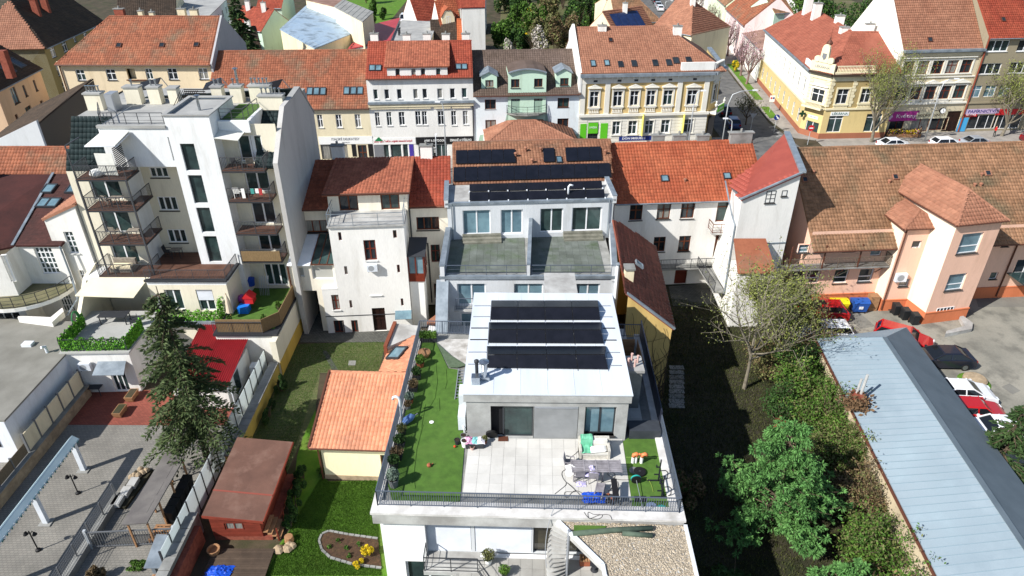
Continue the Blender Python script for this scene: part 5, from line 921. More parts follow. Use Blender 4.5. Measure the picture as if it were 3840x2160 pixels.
part('ridge_flashing',MB().bar((-39.3,56.4,10.75),(-38.15,47.45,dz+.12),.2,.06),ZINC,dh)
tw_=Wall((-46,56.6),(-33.4,56.6));gabled(dh,tw_,7.6,8.6,11.6,T_OLDOR,WHITE,ro=3.8,ov=.1)
part('chimney',MB().box(-46.2,55.0,8.0,-44.9,56.2,12.4),CONC,dh)
pipe(dh,[(-34.6,47.5,dz),(-34.5,47.4,5.5),(-34.0,46.5,4.2),(-34.2,45.0,3.6)],ZINC,.07)
part('patio_wall',MB().prism([G(W2(155,1350),3.5),G(W2(420,1385),3.5),G(W2(510,1300),3.5),G(W2(500,1270),3.5),G(W2(410,1345),3.5),G(W2(160,1335),3.5)],3.5,4.0),WHITE,dh)
gg=thing('flat_garage','low garage with a grey felt flat roof and white side wall','garage',(-38,38,0));gpoly=[(-31.7,33.1),(-31.7,40.4),(-32.8,44.2),(-37.2,44.4),(-50,46.5),(-50,33.1)]
part('walls',MB().prism(gpoly,0,3.45),plaster('wall_bluewhite',S(222,226,232)),gg);part('felt_roof',MB().prism([(p[0]+.08 if p[0]>-40 else p[0],p[1])for p in gpoly],3.45,3.58),mat('grey_felt',S(138,136,128),S(118,116,108),sc1=.4,rough=.95,bump=.2,bsc=16,fine=.06),gg)
v0=G(X1(155,195),3.58);part('roof_vent',MB().box(v0[0]-.35,v0[1]-.25,3.58,v0[0]+.35,v0[1]+.25,3.8),WHM,gg);v0=G(X1(258,235),3.58);part('vent_pipe',MB().tube([(v0[0],v0[1],3.58),(v0[0],v0[1],4.1),(v0[0]-.1,v0[1]-.25,4.2)],.1,8),WHM,gg)
for k in range(2):r=(-.1,)
part('window',MB().box(-33.5,33.04,1.4,-32.6,33.1,2.3),DKM,gg)
gb=thing('grey_gable_shed','grey plastered shed wall with a dark tiled roof at the left edge','shed',(-54,74,0));xa,za=OY(Z1(0,1050),70);xb,zb2=OY(Z1(272,910),70);xa-=4;za-=1.6
part('wall',MB().ext([(xa,70,0),(xb,70,0),(xb,70,zb2),(xa,70,za)],(0,.3,0)),GREYW,gb);tiled(gb,[Vector((xa,70.3,za-.3)),Vector((xb,70.3,zb2-.3)),Vector((xb,82,zb2+1.2)),Vector((xa,82,za+1.2))],T_DKBR,.3,.36);part('side_wall',MB().q((xb,70.3,0),(xb,82,0),(xb,82,zb2+1),(xb,70.3,zb2-.3)),DKM,gb)
# street front opposite
SIGNF=None
def txt(root,s,W,u,z,h,m,n=.06,name='lettering',wd=None,bold=False):
 cu=bpy.data.curves.new(name,'FONT');cu.body=s;cu.size=h;cu.extrude=.012;cu.align_x='CENTER';cu.align_y='CENTER';cu.resolution_u=2
 if bold:cu.offset=.012*h
 tmp=bpy.data.objects.new('t',cu);C.objects.link(tmp);dg=bpy.context.evaluated_depsgraph_get();me=bpy.data.meshes.new_from_object(tmp.evaluated_get(dg));bpy.data.objects.remove(tmp)
 xs=[v.co.x for v in me.vertices];
 if wd and xs:k=wd/(max(xs)-min(xs));[setattr(v.co,'x',v.co.x*k)for v in me.vertices]
 me.materials.clear();me.materials.append(m);o=link(name,me,root);o.location=W.at(u,z,n)-ORG[root];o.rotation_euler=(R(90),0,W.ang);o['kind']='stuff';return o
def sign(root,W,Zf,box,m,n0=.01,n1=.06,name='sign'):
 a,b,c,d=W.rect(Zf,box);part(name,slab(MB(),W,a,c,n0,n1,b,d),m,root);return a,b,c,d
BLKP=mat('paint_black',S(26,26,28),rough=.6);WHP=mat('paint_white',S(236,236,232),rough=.6);GRP=mat('paint_green',S(96,190,40),rough=.5);BLP=mat('paint_navy',S(30,50,120),rough=.5);MAGP=mat('paint_magenta',S(176,50,140),rough=.5);REDP2=mat('paint_red',S(196,40,44),rough=.5);TEAL=mat('text_teal',S(70,110,104),rough=.6);GREYP=mat('paint_grey',S(118,120,124),rough=.6);VIOL=mat('paint_violet',S(72,58,150),rough=.5)
FY=lambda x:88+(x+18.3)*.065
def fx(p,Zf,Y=None):
 x=OY(Zf(*p),90)[0]
 for _ in range(4):x=OY(Zf(*p),FY(x)if Y is None else Y)[0]
 return x
def dress(root,W,op,m,hood=0,pediment=False,side=.14,sillp=True):
 pass
 a,b,c,d=op;mb=MB();slab(mb,W,a-side,a-.01,0,.08,b,d);slab(mb,W,c+.01,c+side,0,.08,b,d);slab(mb,W,a-side,c+side,0,.09,d+.005,d+side);
 o=part('surround',mb,m,root)
 if sillp:part('sill_moulding',slab(MB(),W,a-side-.05,c+side+.05,0,.16,b-.14,b-.005),m,o)
 if hood:part('hood',slab(MB(),W,a-side-.12,c+side+.12,0,.26,d+side+.16,d+side+.28),m,o)
 if pediment:
  z=d+side+.281;part('pediment',MB().ext([W.at(a-side-.12,z,.0),W.at(c+side+.12,z,.0),W.at((a+c)/2,z+.42,.0)],W.n.to_3d()*.2),m,o)
def balus(root,W,a,b,z0,z1,m,n=.1,sp=.2):
 mb=MB();slab(mb,W,a,b,n-.06,n+.08,z1-.1,z1);slab(mb,W,a,b,n-.06,n+.08,z0,z0+.09);o=part('balustrade',mb,m,root,'stuff');k=max(2,int((b-a)/sp));mb=MB()
 for i in range(k):
  p=W.at(a+(i+.5)*(b-a)/k,z0+.09,n);h=z1-z0-.19;mb.lathe([(.045,0),(.075,h*.3),(.035,h*.6),(.06,h)],6,p)
 part('balusters',mb,m,o,'stuff')
 # beige house with orange roof
bw=Wall((-58.6,92),(-38.7,91.8));bh=thing('beige_house','beige three-storey house with an old orange hipped roof and white cross windows','house',(-48,97,0));BEI=plaster('wall_beige',S(224,206,174),.92);ops=[]
wins(bh,bw,Z1,[(562,525,655,608),(790,522,886,605),(1088,518,1163,600),(1255,515,1350,602),(1488,513,1580,600),(617,708,700,788),(835,706,925,785),(1310,700,1400,780),(1520,700,1610,780)],ops,cols=2,rows=(.6,),fm=FW,t=.09,sill=SILD)
lo=bw.rect(Z1,(948,518,1035,600));ops.append(lo);part('loggia_back',slab(MB(),bw,lo[0],lo[2],-.9,-.85,lo[1],lo[3]),CREAM,bh);part('loggia_sill',slab(MB(),bw,lo[0]-.2,lo[2]+1.2,0,.2,lo[1]-.12,lo[1]),BRM,bh)
for z in(1.2,4.2):
 for u in(1.5,5,9,13,17):ops.append((u,z,u+1.3,z+1.6));window(bh,bw,ops[-1],cols=2,rows=(.6,),fm=FW,t=.09)
zbe=11.9;facade(bh,bw,0,zbe,ops,BEI,dep=.3);zbr=HV(Z1(0,125)[1],97.8);rp,bpts=gabled(bh,bw,12.4,zbe,zbr,T_OLDOR,BEI,ro=6,ov=.5,hl=5.2,tw=.3,th=.38,gutm=BRM)
part('gable_wall',MB().ext([bw.at(bw.L+.03,0,.02),bw.at(bw.L+.03,0,-12.5),bw.at(bw.L+.03,zbe-.2,-12.5),bw.at(bw.L+.03,zbr+.15,-6),bw.at(bw.L+.03,zbe-.2,.3)],(.25,0,0)),plaster('wall_gable_grey',S(172,172,174),.85),bh)
part('cornice',slab(MB(),bw,0,bw.L,0,.3,zbe-.5,zbe-.25),BEI,bh);pipe(bh,[bw.at(.3,zbe-.4,.12),bw.at(.3,.2,.12)],BRM,.08);part('string_course',slab(MB(),bw,0,bw.L,0,.08,5.4,5.6),BRM,bh)
for bx in((880,330,920,362),(1205,328,1245,360),(1465,325,1505,357)):sky_px(bh,Z1,bx,bpts,m=BRM,gm=GLASS)
BRK=mat('chimney_brick',S(150,84,66),S(124,66,52),sc1=4,rough=.95,fine=.15,bsc=10)
for p,w in(((900,80),1.2),((1063,95),.6),((1148,105),.6),((1370,80),1.),((1465,85),1.)):x,z=OY(Z1(*p),98.4);chimney(bh,x,98.4,zbr-.8,z+.2,w=w,d=.6,m=BRK if w>1.1 else CREAM)
# olive house along the alley, peach house
A_=G(Z1(325,350),11.2);B_=G(Z1(775,150),11.2);ol=Wall(A_,B_);olh=thing('olive_house','olive plastered house along the alley with a dark tiled hipped roof','house',(A_[0]-6,A_[1]+10,0));OLV=plaster('wall_olive',S(150,136,92),.88);ops=[]
wins(olh,ol,Z1,[(368,350,432,425),(457,308,520,382),(548,272,583,312),(622,235,668,290),(700,200,738,240),(418,495,475,560),(465,625,522,695),(510,760,565,828)],ops,cols=2,rows=(.6,),fm=FW,t=.09,sill=SILD);facade(olh,ol,0,11.2,ops,OLV,dep=.25)
rp,olp=gabled(olh,ol,12,11.2,16.4,T_DKBR,OLV,ro=6,ov=.4,hl=6.5,tw=.3,th=.38)
le=Wall(ol.xy(0,-12),ol.xy(0,0));facade(olh,le,0,11.2,[],plaster('wall_greygreen',S(176,172,150),.9),name='end_wall');tiled(olh,[le.at(-.3,10.9,.42),le.at(le.L+.3,10.9,.42),ol.at(6.5,16.45,-6)],T_SALMON,.3,.38,name='hip_roof_front',thick=.05)
for k,(a,b)in enumerate(((8,-3.5),(11,-3.5),(10,-7),(13,-7))):p=ol.xy(a,b);chimney(olh,p[0],p[1],13,16.3,w=.9,d=.6,m=BRK,cap=BRK)
A_=G(Z1(-40,672),10.6);B_=G(Z1(292,505),10.6);pe=Wall(A_,B_);peh=thing('peach_house','peach plastered house with a dark tiled roof at the left edge','house',(A_[0]+3,A_[1]+3,0));PEA=plaster('wall_peach',S(222,188,154),.9);ops=[]
wins(peh,pe,Z1,[(70,672,152,770),(165,648,212,722),(245,608,288,682)],ops,cols=2,fm=FBr,gm=GLASSB,t=.06,sill=SILD);wins(peh,pe,Z1,[(300,765,352,850),(187,815,270,910),(110,868,150,915)],ops,cols=2,rows=(.6,),fm=FBr,t=.08);r=pe.rect(Z1,(372,975,412,1090));ops.append((r[0],.1,r[2],r[3]));window(peh,pe,ops[-1],cols=1,fm=DOOR,gm=DOOR,name='door')
facade(peh,pe,0,10.6,ops,PEA);rp,pep=gabled(peh,pe,11,10.6,14.6,T_DKBR,PEA,ro=5.5,ov=.4,hr=.01,tw=.3,th=.38);
for bx in((18,505,95,550),(90,455,160,505)):sky_px(peh,Z1,bx,pep,gm=GLASS)
p=OY(Z1(35,440),pe.xy(2,-3)[1]);part('chimney',MB().box(p[0]-.4,pe.xy(2,-3)[1]-.4,11.5,p[0]+.4,pe.xy(2,-3)[1]+.4,p[1]+.9),BRK,peh)
# low cream house (delicatessen)
x0=-38.5;x1=fx((972,800),Z2);dwl=Wall((x0,88-.9),(x1,FY(x1)));dh2=thing('cream_shop_house','low cream house with a wide old orange roof and a delicatessen shop','house',(-27,92,0));ops=[];zde=dwl.px(Z2(750,803))[1]
wins(dh2,dwl,Z2,[(577,866,632,963),(717,864,775,963),(862,862,918,962)],ops,cols=2,rows=(.62,),fm=FW,t=.09,sill=SILW);wins(dh2,dwl,Z2,[(605,1088,820,1200)],ops,cols=3,fm=FDk,t=.06);wins(dh2,dwl,Z2,[(885,1095,965,1200)],ops,cols=2,rows=(.45,),fm=FBr,t=.08,name='shop_door')
facade(dh2,dwl,0,zde,ops,CREAM);zdr=HV(Z2(0,372)[1],95.5);rp,dpts=gabled(dh2,dwl,14,zde,zdr,T_OLDOR,CREAM,ro=7.2,ov=.35,tw=.3,th=.38,gutm=BRM)
a,b,c,d=sign(dh2,dwl,Z2,(590,1032,1003,1084),WHP);txt(dh2,'ITALSKÉ DELIKATESY',dwl,(a+c)/2,(b+d)/2+.15,.45,GREYP,wd=(c-a)*.52,n=.065,bold=True);txt(dh2,'SPECIALITY',dwl,(a+c)/2,b+.22,.2,GREYP,n=.065)
for bx in((840,1090,882,1180),(965,1090,1010,1180)):sign(dh2,dwl,Z2,bx,BLKP,0,.05,'menu_board')
for bx in((505,665,550,722),(555,665,600,722),(605,665,650,722),(783,660,828,718),(835,660,880,718),(885,660,930,718)):sky_px(dh2,Z2,bx,dpts)
# white house with big dormer
ww=Wall((x1,FY(x1)),(fx((1762,770),Z2),FY(fx((1762,770),Z2))));wd=thing('white_dormer_house','white house with a wide dormer, red tiled roof and shops below','house',(-11.5,93,0));ops=[]
zcw=ww.px(Z2(1350,768))[1];zwt=ww.px(Z2(1000,580))[1]
wins(wd,ww,Z2,[(1003,675,1045,750),(1087,675,1130,748),(1182,673,1225,748),(1305,672,1345,745),(1375,670,1415,743),(1487,668,1530,743),(1583,667,1625,742),(1672,665,1714,738)],ops,cols=1,fm=FW,t=.07,sill=SILW)
wins(wd,ww,Z2,[(1015,848,1060,950),(1102,846,1150,948),(1195,845,1248,945),(1320,840,1368,942),(1370,840,1415,942),(1490,838,1545,942),(1592,838,1635,945),(1680,836,1722,940)],ops,cols=2,rows=(.65,),fm=FW,t=.06,sill=SILW)
shop=[(1078,1090,1130,1188),(1132,1088,1225,1188),(1226,1088,1275,1188),(1345,1090,1470,1200),(1475,1090,1570,1200)]
for bx in shop:r=ww.rect(Z2,bx);r=(r[0],max(.15,r[1]),r[2],r[3]);ops.append(r);window(wd,ww,r,cols=1 if bx[0]!=1475 else 2,fm=FW,gm=GLASSG,t=.06)
facade(wd,ww,0,zwt,ops,WHITE);
zwr=HV(Z2(0,312)[1],FY(-11)+5.6);rp,wpts2=gabled(wd,ww,11.2,zwt,zwr,T_RED,WHITE,ro=5.6,ov=.4,tw=.3,th=.38,gutm=BRM)
dW=Wall(ww.xy(ww.px(Z2(1115,600))[0],-.02),ww.xy(ww.px(Z2(1568,590))[0],-.02));zdt=dW.px(Z2(1350,508))[1];ops=[]
wins(wd,dW,Z2,[(1170,518,1212,596),(1290,516,1332,596),(1362,514,1403,594),(1477,515,1518,594)],ops,cols=1,fm=FW,t=.07,sill=SILW);facade(wd,dW,zwt-.2,zdt,ops,WHITE,name='dormer_wall');
for u in(0,dW.L):part('dormer_cheek',MB().q(dW.at(u,zwt-.3),dW.at(u,zdt),dW.at(u,zwr-.1,-5.4),dW.at(u,zwt-.3,-3)),T_RED,wd)
tiled(wd,[dW.at(-.3,zdt+.12,.25),dW.at(dW.L+.2,zdt+.12,.25),dW.at(dW.L+.2,zwr+.1,-5.6),dW.at(-.3,zwr+.1,-5.6)],T_MROOF,.3,.38,name='dormer_roof')
part('cornice',slab(MB(),ww,-.05,ww.L+.05,0,.45,zcw-.15,zcw+.1),ZINC,wd);part('cornice_moulding',slab(MB(),ww,0,ww.L,0,.3,zcw-.55,zcw-.15),CREAM,wd)
for bx in((1270,800,1440,816),(1465,800,1590,815),(1165,805,1270,818),(975,805,1165,820),(1600,798,1740,812)):a,b,c,d=ww.rect(Z2,bx);part('window_hood',slab(MB(),ww,a,c,0,.2,b,d+.05),CREAM,wd)
for bx in((975,496,1022,540),(1022,496,1068,540),(1628,487,1670,530),(1672,487,1715,530)):sky_px(wd,Z2,bx,wpts2)
for p in((1018,255),(1260,265),(1412,262),(1553,265),(1703,265)):x,z=OY(Z2(*p),FY(-10)+6.2);chimney(wd,x,FY(x)+6.2,zwr-.6,z+.1,w=1.,d=.6,m=WHITE)
a,b,c,d=sign(wd,ww,Z2,(1003,1043,1327,1085),WHP);txt(wd,'Tradiční a originální vietnamská kuchyně',ww,(a+c)/2+.5,(b+d)/2,.42,REDP2,wd=(c-a)*.66,n=.065);txt(wd,'PHO VIET',ww,a+.75,(b+d)/2-.1,.3,REDP2,n=.065);gx=a+.75;part('sign_emblem',MB().ext([ww.at(gx-.55,b+.5,.07),ww.at(gx+.55,b+.5,.07),ww.at(gx,b+1.05,.07)],ww.n.to_3d()*.03),mat('emblem_green',S(30,120,70)),wd)
a,b,c,d=sign(wd,ww,Z2,(1328,1036,1762,1082),BLKP);txt(wd,'ARMY A OUTDOOR',ww,a+(c-a)*.32,(b+d)/2,.42,WHP,wd=(c-a)*.36,n=.065,bold=True);txt(wd,'ZBRANĚ A STŘELIVO',ww,a+(c-a)*.78,(b+d)/2,.42,WHP,wd=(c-a)*.38,n=.065,bold=True)
a,b,c,d=sign(wd,ww,Z2,(1275,1090,1315,1195),VIOL,0,.05);sign(wd,ww,Z2,(1458,1095,1490,1195),BLKP,0,.07);u,z=ww.px(Z2(1472,1140));t_=txt(wd,'5.11',ww,u,z+.2,.5,WHP,n=.08,bold=True);t_.rotation_euler=(R(90),R(90),ww.ang)
part('shop_base',slab(MB(),ww,ww.px(Z2(1010,1100))[0],ww.px(Z2(1078,1100))[0],0,.04,0,2.4),GREYP,wd);pipe(wd,[ww.at(ww.L-.1,zcw,.12),ww.at(ww.L-.1,.2,.12)],DKM,.08)
# pale green house
x2=ww.B.x;x3=fx((755,700),Z3);gw_=Wall((x2,FY(x2)),(x3,FY(x3)));gh=thing('green_house','pale green and white house with arched centre gable and grey-brown roof','house',(2,95,0));PGR=plaster('wall_mint',S(196,222,200),.93);SAG=plaster('wall_sage',S(150,176,158),.92);PWB=plaster('wall_ice_white',S(222,230,232),.93)
zge=gw_.px(Z3(100,702))[1];ops=[];k_=dict(cols=2,fm=FBr,gm=GLASS,t=.09,sill=SILD)
wins(gh,gw_,Z3,[(36,752,120,825),(587,740,670,812),(40,906,122,978),(585,895,666,966),(232,904,308,973),(398,900,476,966),(37,1040,120,1100),(585,1030,665,1090)],ops,**k_)
wins(gh,gw_,Z3,[(235,748,300,865),(408,745,470,862)],ops,cols=2,rows=(.3,),fm=FBr,gm=GLASS,t=.09,name='balcony_door');facade(gh,gw_,0,zge,ops,PWB)
zgr=HV(Z3(0,378)[1],FY(2)+6.3);rp,gpts=gabled(gh,gw_,12.6,zge,zgr,T_GREYBR,PWB,ro=6.3,ov=.45,tw=.3,th=.38,gutm=BRM)
cW=Wall(gw_.xy(gw_.px(Z3(212,700))[0],.12),gw_.xy(gw_.px(Z3(498,695))[0],.12));ops=[];wins(gh,cW,Z3,[(234,598,298,662),(409,594,472,658)],ops,**k_);zct=cW.px(Z3(350,575))[1];
ops2=[cW.rect(Z3,(235,748,300,865)),cW.rect(Z3,(408,745,470,862)),cW.rect(Z3,(232,904,308,973)),cW.rect(Z3,(398,900,476,966))]
facade(gh,cW,0,zct,ops+ops2,PGR,name='centre_wall',dep=.13);za=cW.px(Z3(350,525))[1];ar=[cW.at(cW.L*t,zct+(za-zct)*math.sin(math.pi*(.12+.76*t))**.8)for t in np.linspace(0,1,11)];mbx=MB();mbx.ext([cW.at(0,zct)]+ar+[cW.at(cW.L,zct)],-cW.n.to_3d()*5.5);part('arched_gable',mbx,PGR,gh)
rb=MB();ar2=[Vector(p)+cW.n.to_3d()*.15+Vector((0,0,.03))for p in ar]
for p,q in zip(ar2[:-1],ar2[1:]):rb.ext([p,q,q-cW.n.to_3d()*5.6,p-cW.n.to_3d()*5.6],(0,0,.08))
part('arched_roof',rb,T_GREYBR,gh,'stuff')
rm_=MB()
for p,q in zip(ar2[:-1],ar2[1:]):rm_.bar(p+Vector((0,0,.05)),q+Vector((0,0,.05)),.3,.12)
part('arch_rim',rm_,ZINC,gh,'stuff')
band=[gw_.at(*gw_.px(Z3(*p)),.03)for p in((212,760),(205,850),(190,920),(150,970),(80,1000),(0,1020))]+[gw_.at(0,.0,.03),gw_.at(gw_.L,.0,.03)]+[gw_.at(*gw_.px(Z3(*p)),.03)for p in((745,1015),(640,1005),(560,975),(520,930),(505,860),(498,760))]
part('sage_band',MB().ext(band,gw_.n.to_3d()*.02),SAG,gh)
for bx in((12,545,130,665),(578,530,692,652)):
 DW=Wall(gw_.xy(gw_.px(Z3(bx[0],bx[3]))[0],-.6),gw_.xy(gw_.px(Z3(bx[2],bx[3]))[0],-.6));z0=DW.px(Z3(70,bx[3]+5))[1];z1=DW.px(Z3(70,bx[1]+30))[1];r=DW.rect(Z3,(bx[0]+28,bx[1]+60,bx[0]+90,bx[3]-8));facade(gh,DW,z0-.3,z1,[r],PGR,name='dormer_wall');window(gh,DW,r,**k_)
 part('dormer_gable',MB().ext([DW.at(0,z1),DW.at(DW.L*.5,z1+.5),DW.at(DW.L,z1)],-DW.n.to_3d()*3),PGR,gh);part('dormer_cheek',MB().ext([DW.at(0,z0-.3,-.01),DW.at(0,z1,-.01),DW.at(0,z1,-3),DW.at(0,z0-.3,-3)],DW.d.to_3d()*.1),PGR,gh);part('dormer_cheek',MB().ext([DW.at(DW.L-.1,z0-.3,-.01),DW.at(DW.L-.1,z1,-.01),DW.at(DW.L-.1,z1,-3),DW.at(DW.L-.1,z0-.3,-3)],DW.d.to_3d()*.1),PGR,gh)
 for s_ in(0,1):a=DW.at(-.2 if s_==0 else DW.L+.2,z1-.05,.2);b=DW.at(DW.L/2,z1+.55,.2);e_=-DW.n.to_3d()*3.2;part('dormer_roof',MB().ext([a,b,b+e_,a+e_],(0,0,.07)),ZINC,gh)
zbk=cW.px(Z3(350,868),1.)[1];bmb=[cW.at(-.2,zbk,0),cW.at(cW.L*.2,zbk,.85),cW.at(cW.L*.5,zbk,1.1),cW.at(cW.L*.8,zbk,.85),cW.at(cW.L+.2,zbk,0)];part('balcony_slab',MB().prism([(p.x,p.y)for p in bmb],zbk-.15,zbk),CONC,gh);railing(gh,[p+Vector((0,0,.01))for p in bmb],h=1.,mid=True,post=1.2,m=DKM,name='balcony_railing')
# ornate corner house
x4=fx((1730,800),Z3);zoe=None;ow2=Wall((x3,FY(x3)),(x4,FY(x4)+.3));orn=thing('ornate_corner_house','ornate yellow and white corner house with pedimented windows and red tiled roof','house',(16,97,0));OCH=plaster('wall_ochre',S(204,178,124),.9);STU=plaster('stucco_white',S(226,222,210),.93)
zoe=ow2.px(Z3(1100,565))[1];zbelt=ow2.px(Z3(1100,862))[1];ops=[];up=[]
wins(orn,ow2,Z3,[(832,690,892,808),(1010,688,1070,802),(1138,685,1192,798),(1263,682,1318,796),(1390,680,1447,792),(1570,680,1632,790)],up,cols=2,rows=(.66,),fm=FW,t=.09)
for o in up:dress(orn,ow2,o,STU,hood=1,pediment=True,side=.2);balus(orn,ow2,o[0]-.1,o[2]+.1,zbelt+.25,o[1]-.16,STU,n=.06)
low=[];wins(orn,ow2,Z3,[(1003,916,1053,1015),(1123,912,1178,1012),(1248,910,1303,1008),(1372,904,1425,1003),(1545,900,1600,1000)],low,cols=2,rows=(.64,),fm=FW,gm=GLASSG,t=.08)
for o in low:dress(orn,ow2,o,STU,side=.14)
dd=ow2.rect(Z3,(818,925,888,1045));dd=(dd[0],.1,dd[2],dd[3]);ops=up+low+[dd];window(orn,ow2,dd,cols=2,rows=(.55,),fm=FDk,gm=GLASS,t=.09,name='shop_door')
facade(orn,ow2,zbelt,zoe,up,OCH,name='upper_wall');facade(orn,ow2,0,zbelt,low+[dd],STU,name='lower_wall')
for k in range(14):z=.4+k*.42;
rus=MB()
for z in np.arange(.5,zbelt-.2,.45):
 for a,b in[(0,ow2.L)]:
  segs=[a];cuts=sorted([(o[0]-.15,o[2]+.15)for o in low+[dd]if o[1]-.2<z<o[3]+.2]);s0=a
  for c0,c1 in cuts:
   if c0>s0:slab(rus,ow2,s0,c0,.002,.035,z,z+.36)
   s0=c1
  slab(rus,ow2,s0,b,.002,.035,z,z+.36)
part('rusticated_courses',rus,STU,orn,'stuff')
part('belt_cornice',slab(MB(),ow2,-.05,ow2.L+.1,0,.3,zbelt-.2,zbelt+.12),STU,orn);part('cornice',slab(MB(),ow2,-.1,ow2.L+.1,0,.75,zoe-.1,zoe+.25),ZINC,orn);part('frieze',slab(MB(),ow2,0,ow2.L,0,.18,zoe-1.0,zoe-.1),STU,orn)
for k in range(24):u=ow2.L*(k+.5)/24;part('console',slab(MB(),ow2,u-.09,u+.09,.181,.5,zoe-.42,zoe-.105),STU,orn)
for px_ in(775,960,1500,1700):u=ow2.px(Z3(px_,720))[0];part('pilaster',slab(MB(),ow2,u-.32,u+.32,0,.16,zbelt+.12,zoe-1.0),STU,orn)
for o in up:u=(o[0]+o[2])/2;a=ow2.px(Z3(1000,590))[1];part('attic_vent',slab(MB(),ow2,u-.25,u+.25,.181,.2,zoe-.8,zoe-.55),DKM,orn)
zor=HV(Z3(0,205)[1],FY(15)+7.2);E=lambda u,z,n:ow2.at(u,z,n);rL=7.2;hrr=ow2.px(Z3(1400,195),-rL)[0];opts2=[E(0,zoe+.3,.3),E(ow2.L+1.6,zoe+.3,.3),E(hrr,zor,-rL),E(-.1,zor,-rL)];rp=tiled(orn,opts2,T_SALMON,.3,.38);ridge(rp,opts2[3],opts2[2],T_SALMON);ridge(rp,opts2[1],opts2[2],T_SALMON)
tiled(orn,[opts2[1],E(ow2.L+2.6,zoe+.3,-14),opts2[2]],T_SALMON,.3,.38,name='side_roof');part('back_roof',MB().ext([E(ow2.L+2.6,zoe+.3,-14),E(0,zoe+.3,-14),opts2[3],opts2[2]],(0,0,-.1)),T_SALMON,orn)
part('side_wall',MB().q(E(0,0,-14),E(0,0,0),E(0,zoe,0),E(0,zor-.1,-rL),E(0,zoe,-14)),WHITE,orn);part('fire_wall',MB().ext([E(-.2,8,.2),E(-.2,zoe+.4,.25),E(-.2,zor+.5,-rL),E(-.2,zor-.8,-9.5),E(-.2,8,-9.5)],ow2.d.to_3d()*.3),WHITE,orn)
ccA=ow2.B;cc=Wall(ccA,(ccA.x+1.7,ccA.y+2.2));o=(.7,zbelt+1.2,2.0,zbelt+3.4);facade(orn,cc,0,zoe,[o],OCH,name='corner_wall',dep=.25);window(orn,cc,o,cols=2,rows=(.66,),fm=FW,t=.09);dress(orn,cc,o,STU,hood=1,pediment=True,side=.2)
part('cornice',slab(MB(),cc,-.3,cc.L+.3,0,.75,zoe-.1,zoe+.25),ZINC,orn);part('frieze',slab(MB(),cc,0,cc.L,0,.18,zoe-1.0,zoe-.1),STU,orn);part('corner_balcony',slab(MB(),cc,.1,cc.L-.1,0,1.1,zbelt-.2,zbelt),STU,orn);balus(orn,cc,.15,cc.L-.15,zbelt,zbelt+.9,STU,n=1.0)
for u in(.1,cc.L-.1):part('urn',MB().lathe([(.12,0),(.2,.25),(.08,.4),(.14,.6),(.02,.75)],8,cc.at(u,zbelt+.9,1.0)),STU,orn)
part('green_banner',slab(MB(),cc,.5,cc.L-.3,1.1,1.16,zbelt+.05,zbelt+.85),GRP,orn);txt(orn,'LINGEA',cc,cc.L/2,zbelt+.45,.35,WHP,n=1.17)
sd=Wall(cc.B,(cc.B.x+.9,cc.B.y+12));facade(orn,sd,0,zoe,[],OCH,name='side_front');part('cornice',slab(MB(),sd,0,sd.L,0,.6,zoe-.1,zoe+.25),ZINC,orn)
za0=zoe+.26;part('attic_parapet',slab(MB(),ow2,ow2.px(Z3(1518,500))[0],ow2.L-.05,-.1,.2,za0,za0+1.15),WHITE,orn);part('attic_parapet',slab(MB(),cc,0,cc.L,-.1,.2,za0+.001,za0+1.0),WHITE,orn);balus(orn,cc,.3,cc.L-.3,za0+.1,za0+.98,STU,n=.24)
for bx in((835,460,872,508),(938,458,976,502),(1042,468,1080,512),(1143,462,1183,508),(1302,458,1342,503),(1405,455,1445,500),(1457,440,1500,485),(1552,437,1593,470)):sky_px(orn,Z3,bx,opts2,gm=GLASS if bx[0]>1000 else GLASSB)
sky_px(orn,Z3,(970,292,1000,322),opts2,m=BRM,gm=GLASS)
for p,w in(((922,205),1.1),((1492,210),1.1)):yy=FY(15)+6.6;x,z=OY(Z3(*p),yy);chimney(orn,x,yy,zor-3 if w else 0,z+.2,w=w,d=.7,m=WHITE)
for bx in((758,935,798,1048),(912,930,958,1045)):sign(orn,ow2,Z3,bx,GRP)
a,b,c,d=sign(orn,ow2,Z3,(818,928,886,1005),GRP,.02,.09);txt(orn,'LINGEA',ow2,(a+c)/2,(b+d)/2+.1,.35,WHP,n=.1,wd=(c-a)*.75)
a,b,c,d=sign(orn,ow2,Z3,(1050,1030,1312,1056),BLP);txt(orn,'DON MIGUEL\'S',ow2,a+(c-a)*.42,(b+d)/2,.4,WHP,n=.065,wd=(c-a)*.66,bold=True)
a,b,c,d=cc.rect(Z3,(1685,885,1725,985));part('black_banner',slab(MB(),cc,.4,.5,.05,.9,zbelt-3.2,zbelt-.5),BLKP,orn)
for px_ in(1220,1525):u,z=ow2.px(Z3(px_,945));part('yellow_flag',slab(MB(),ow2,u-.04,u+.04,.1,.7,z-1.3,z+1.6),mat('flag_yellow',S(228,216,110),rough=.7),orn)
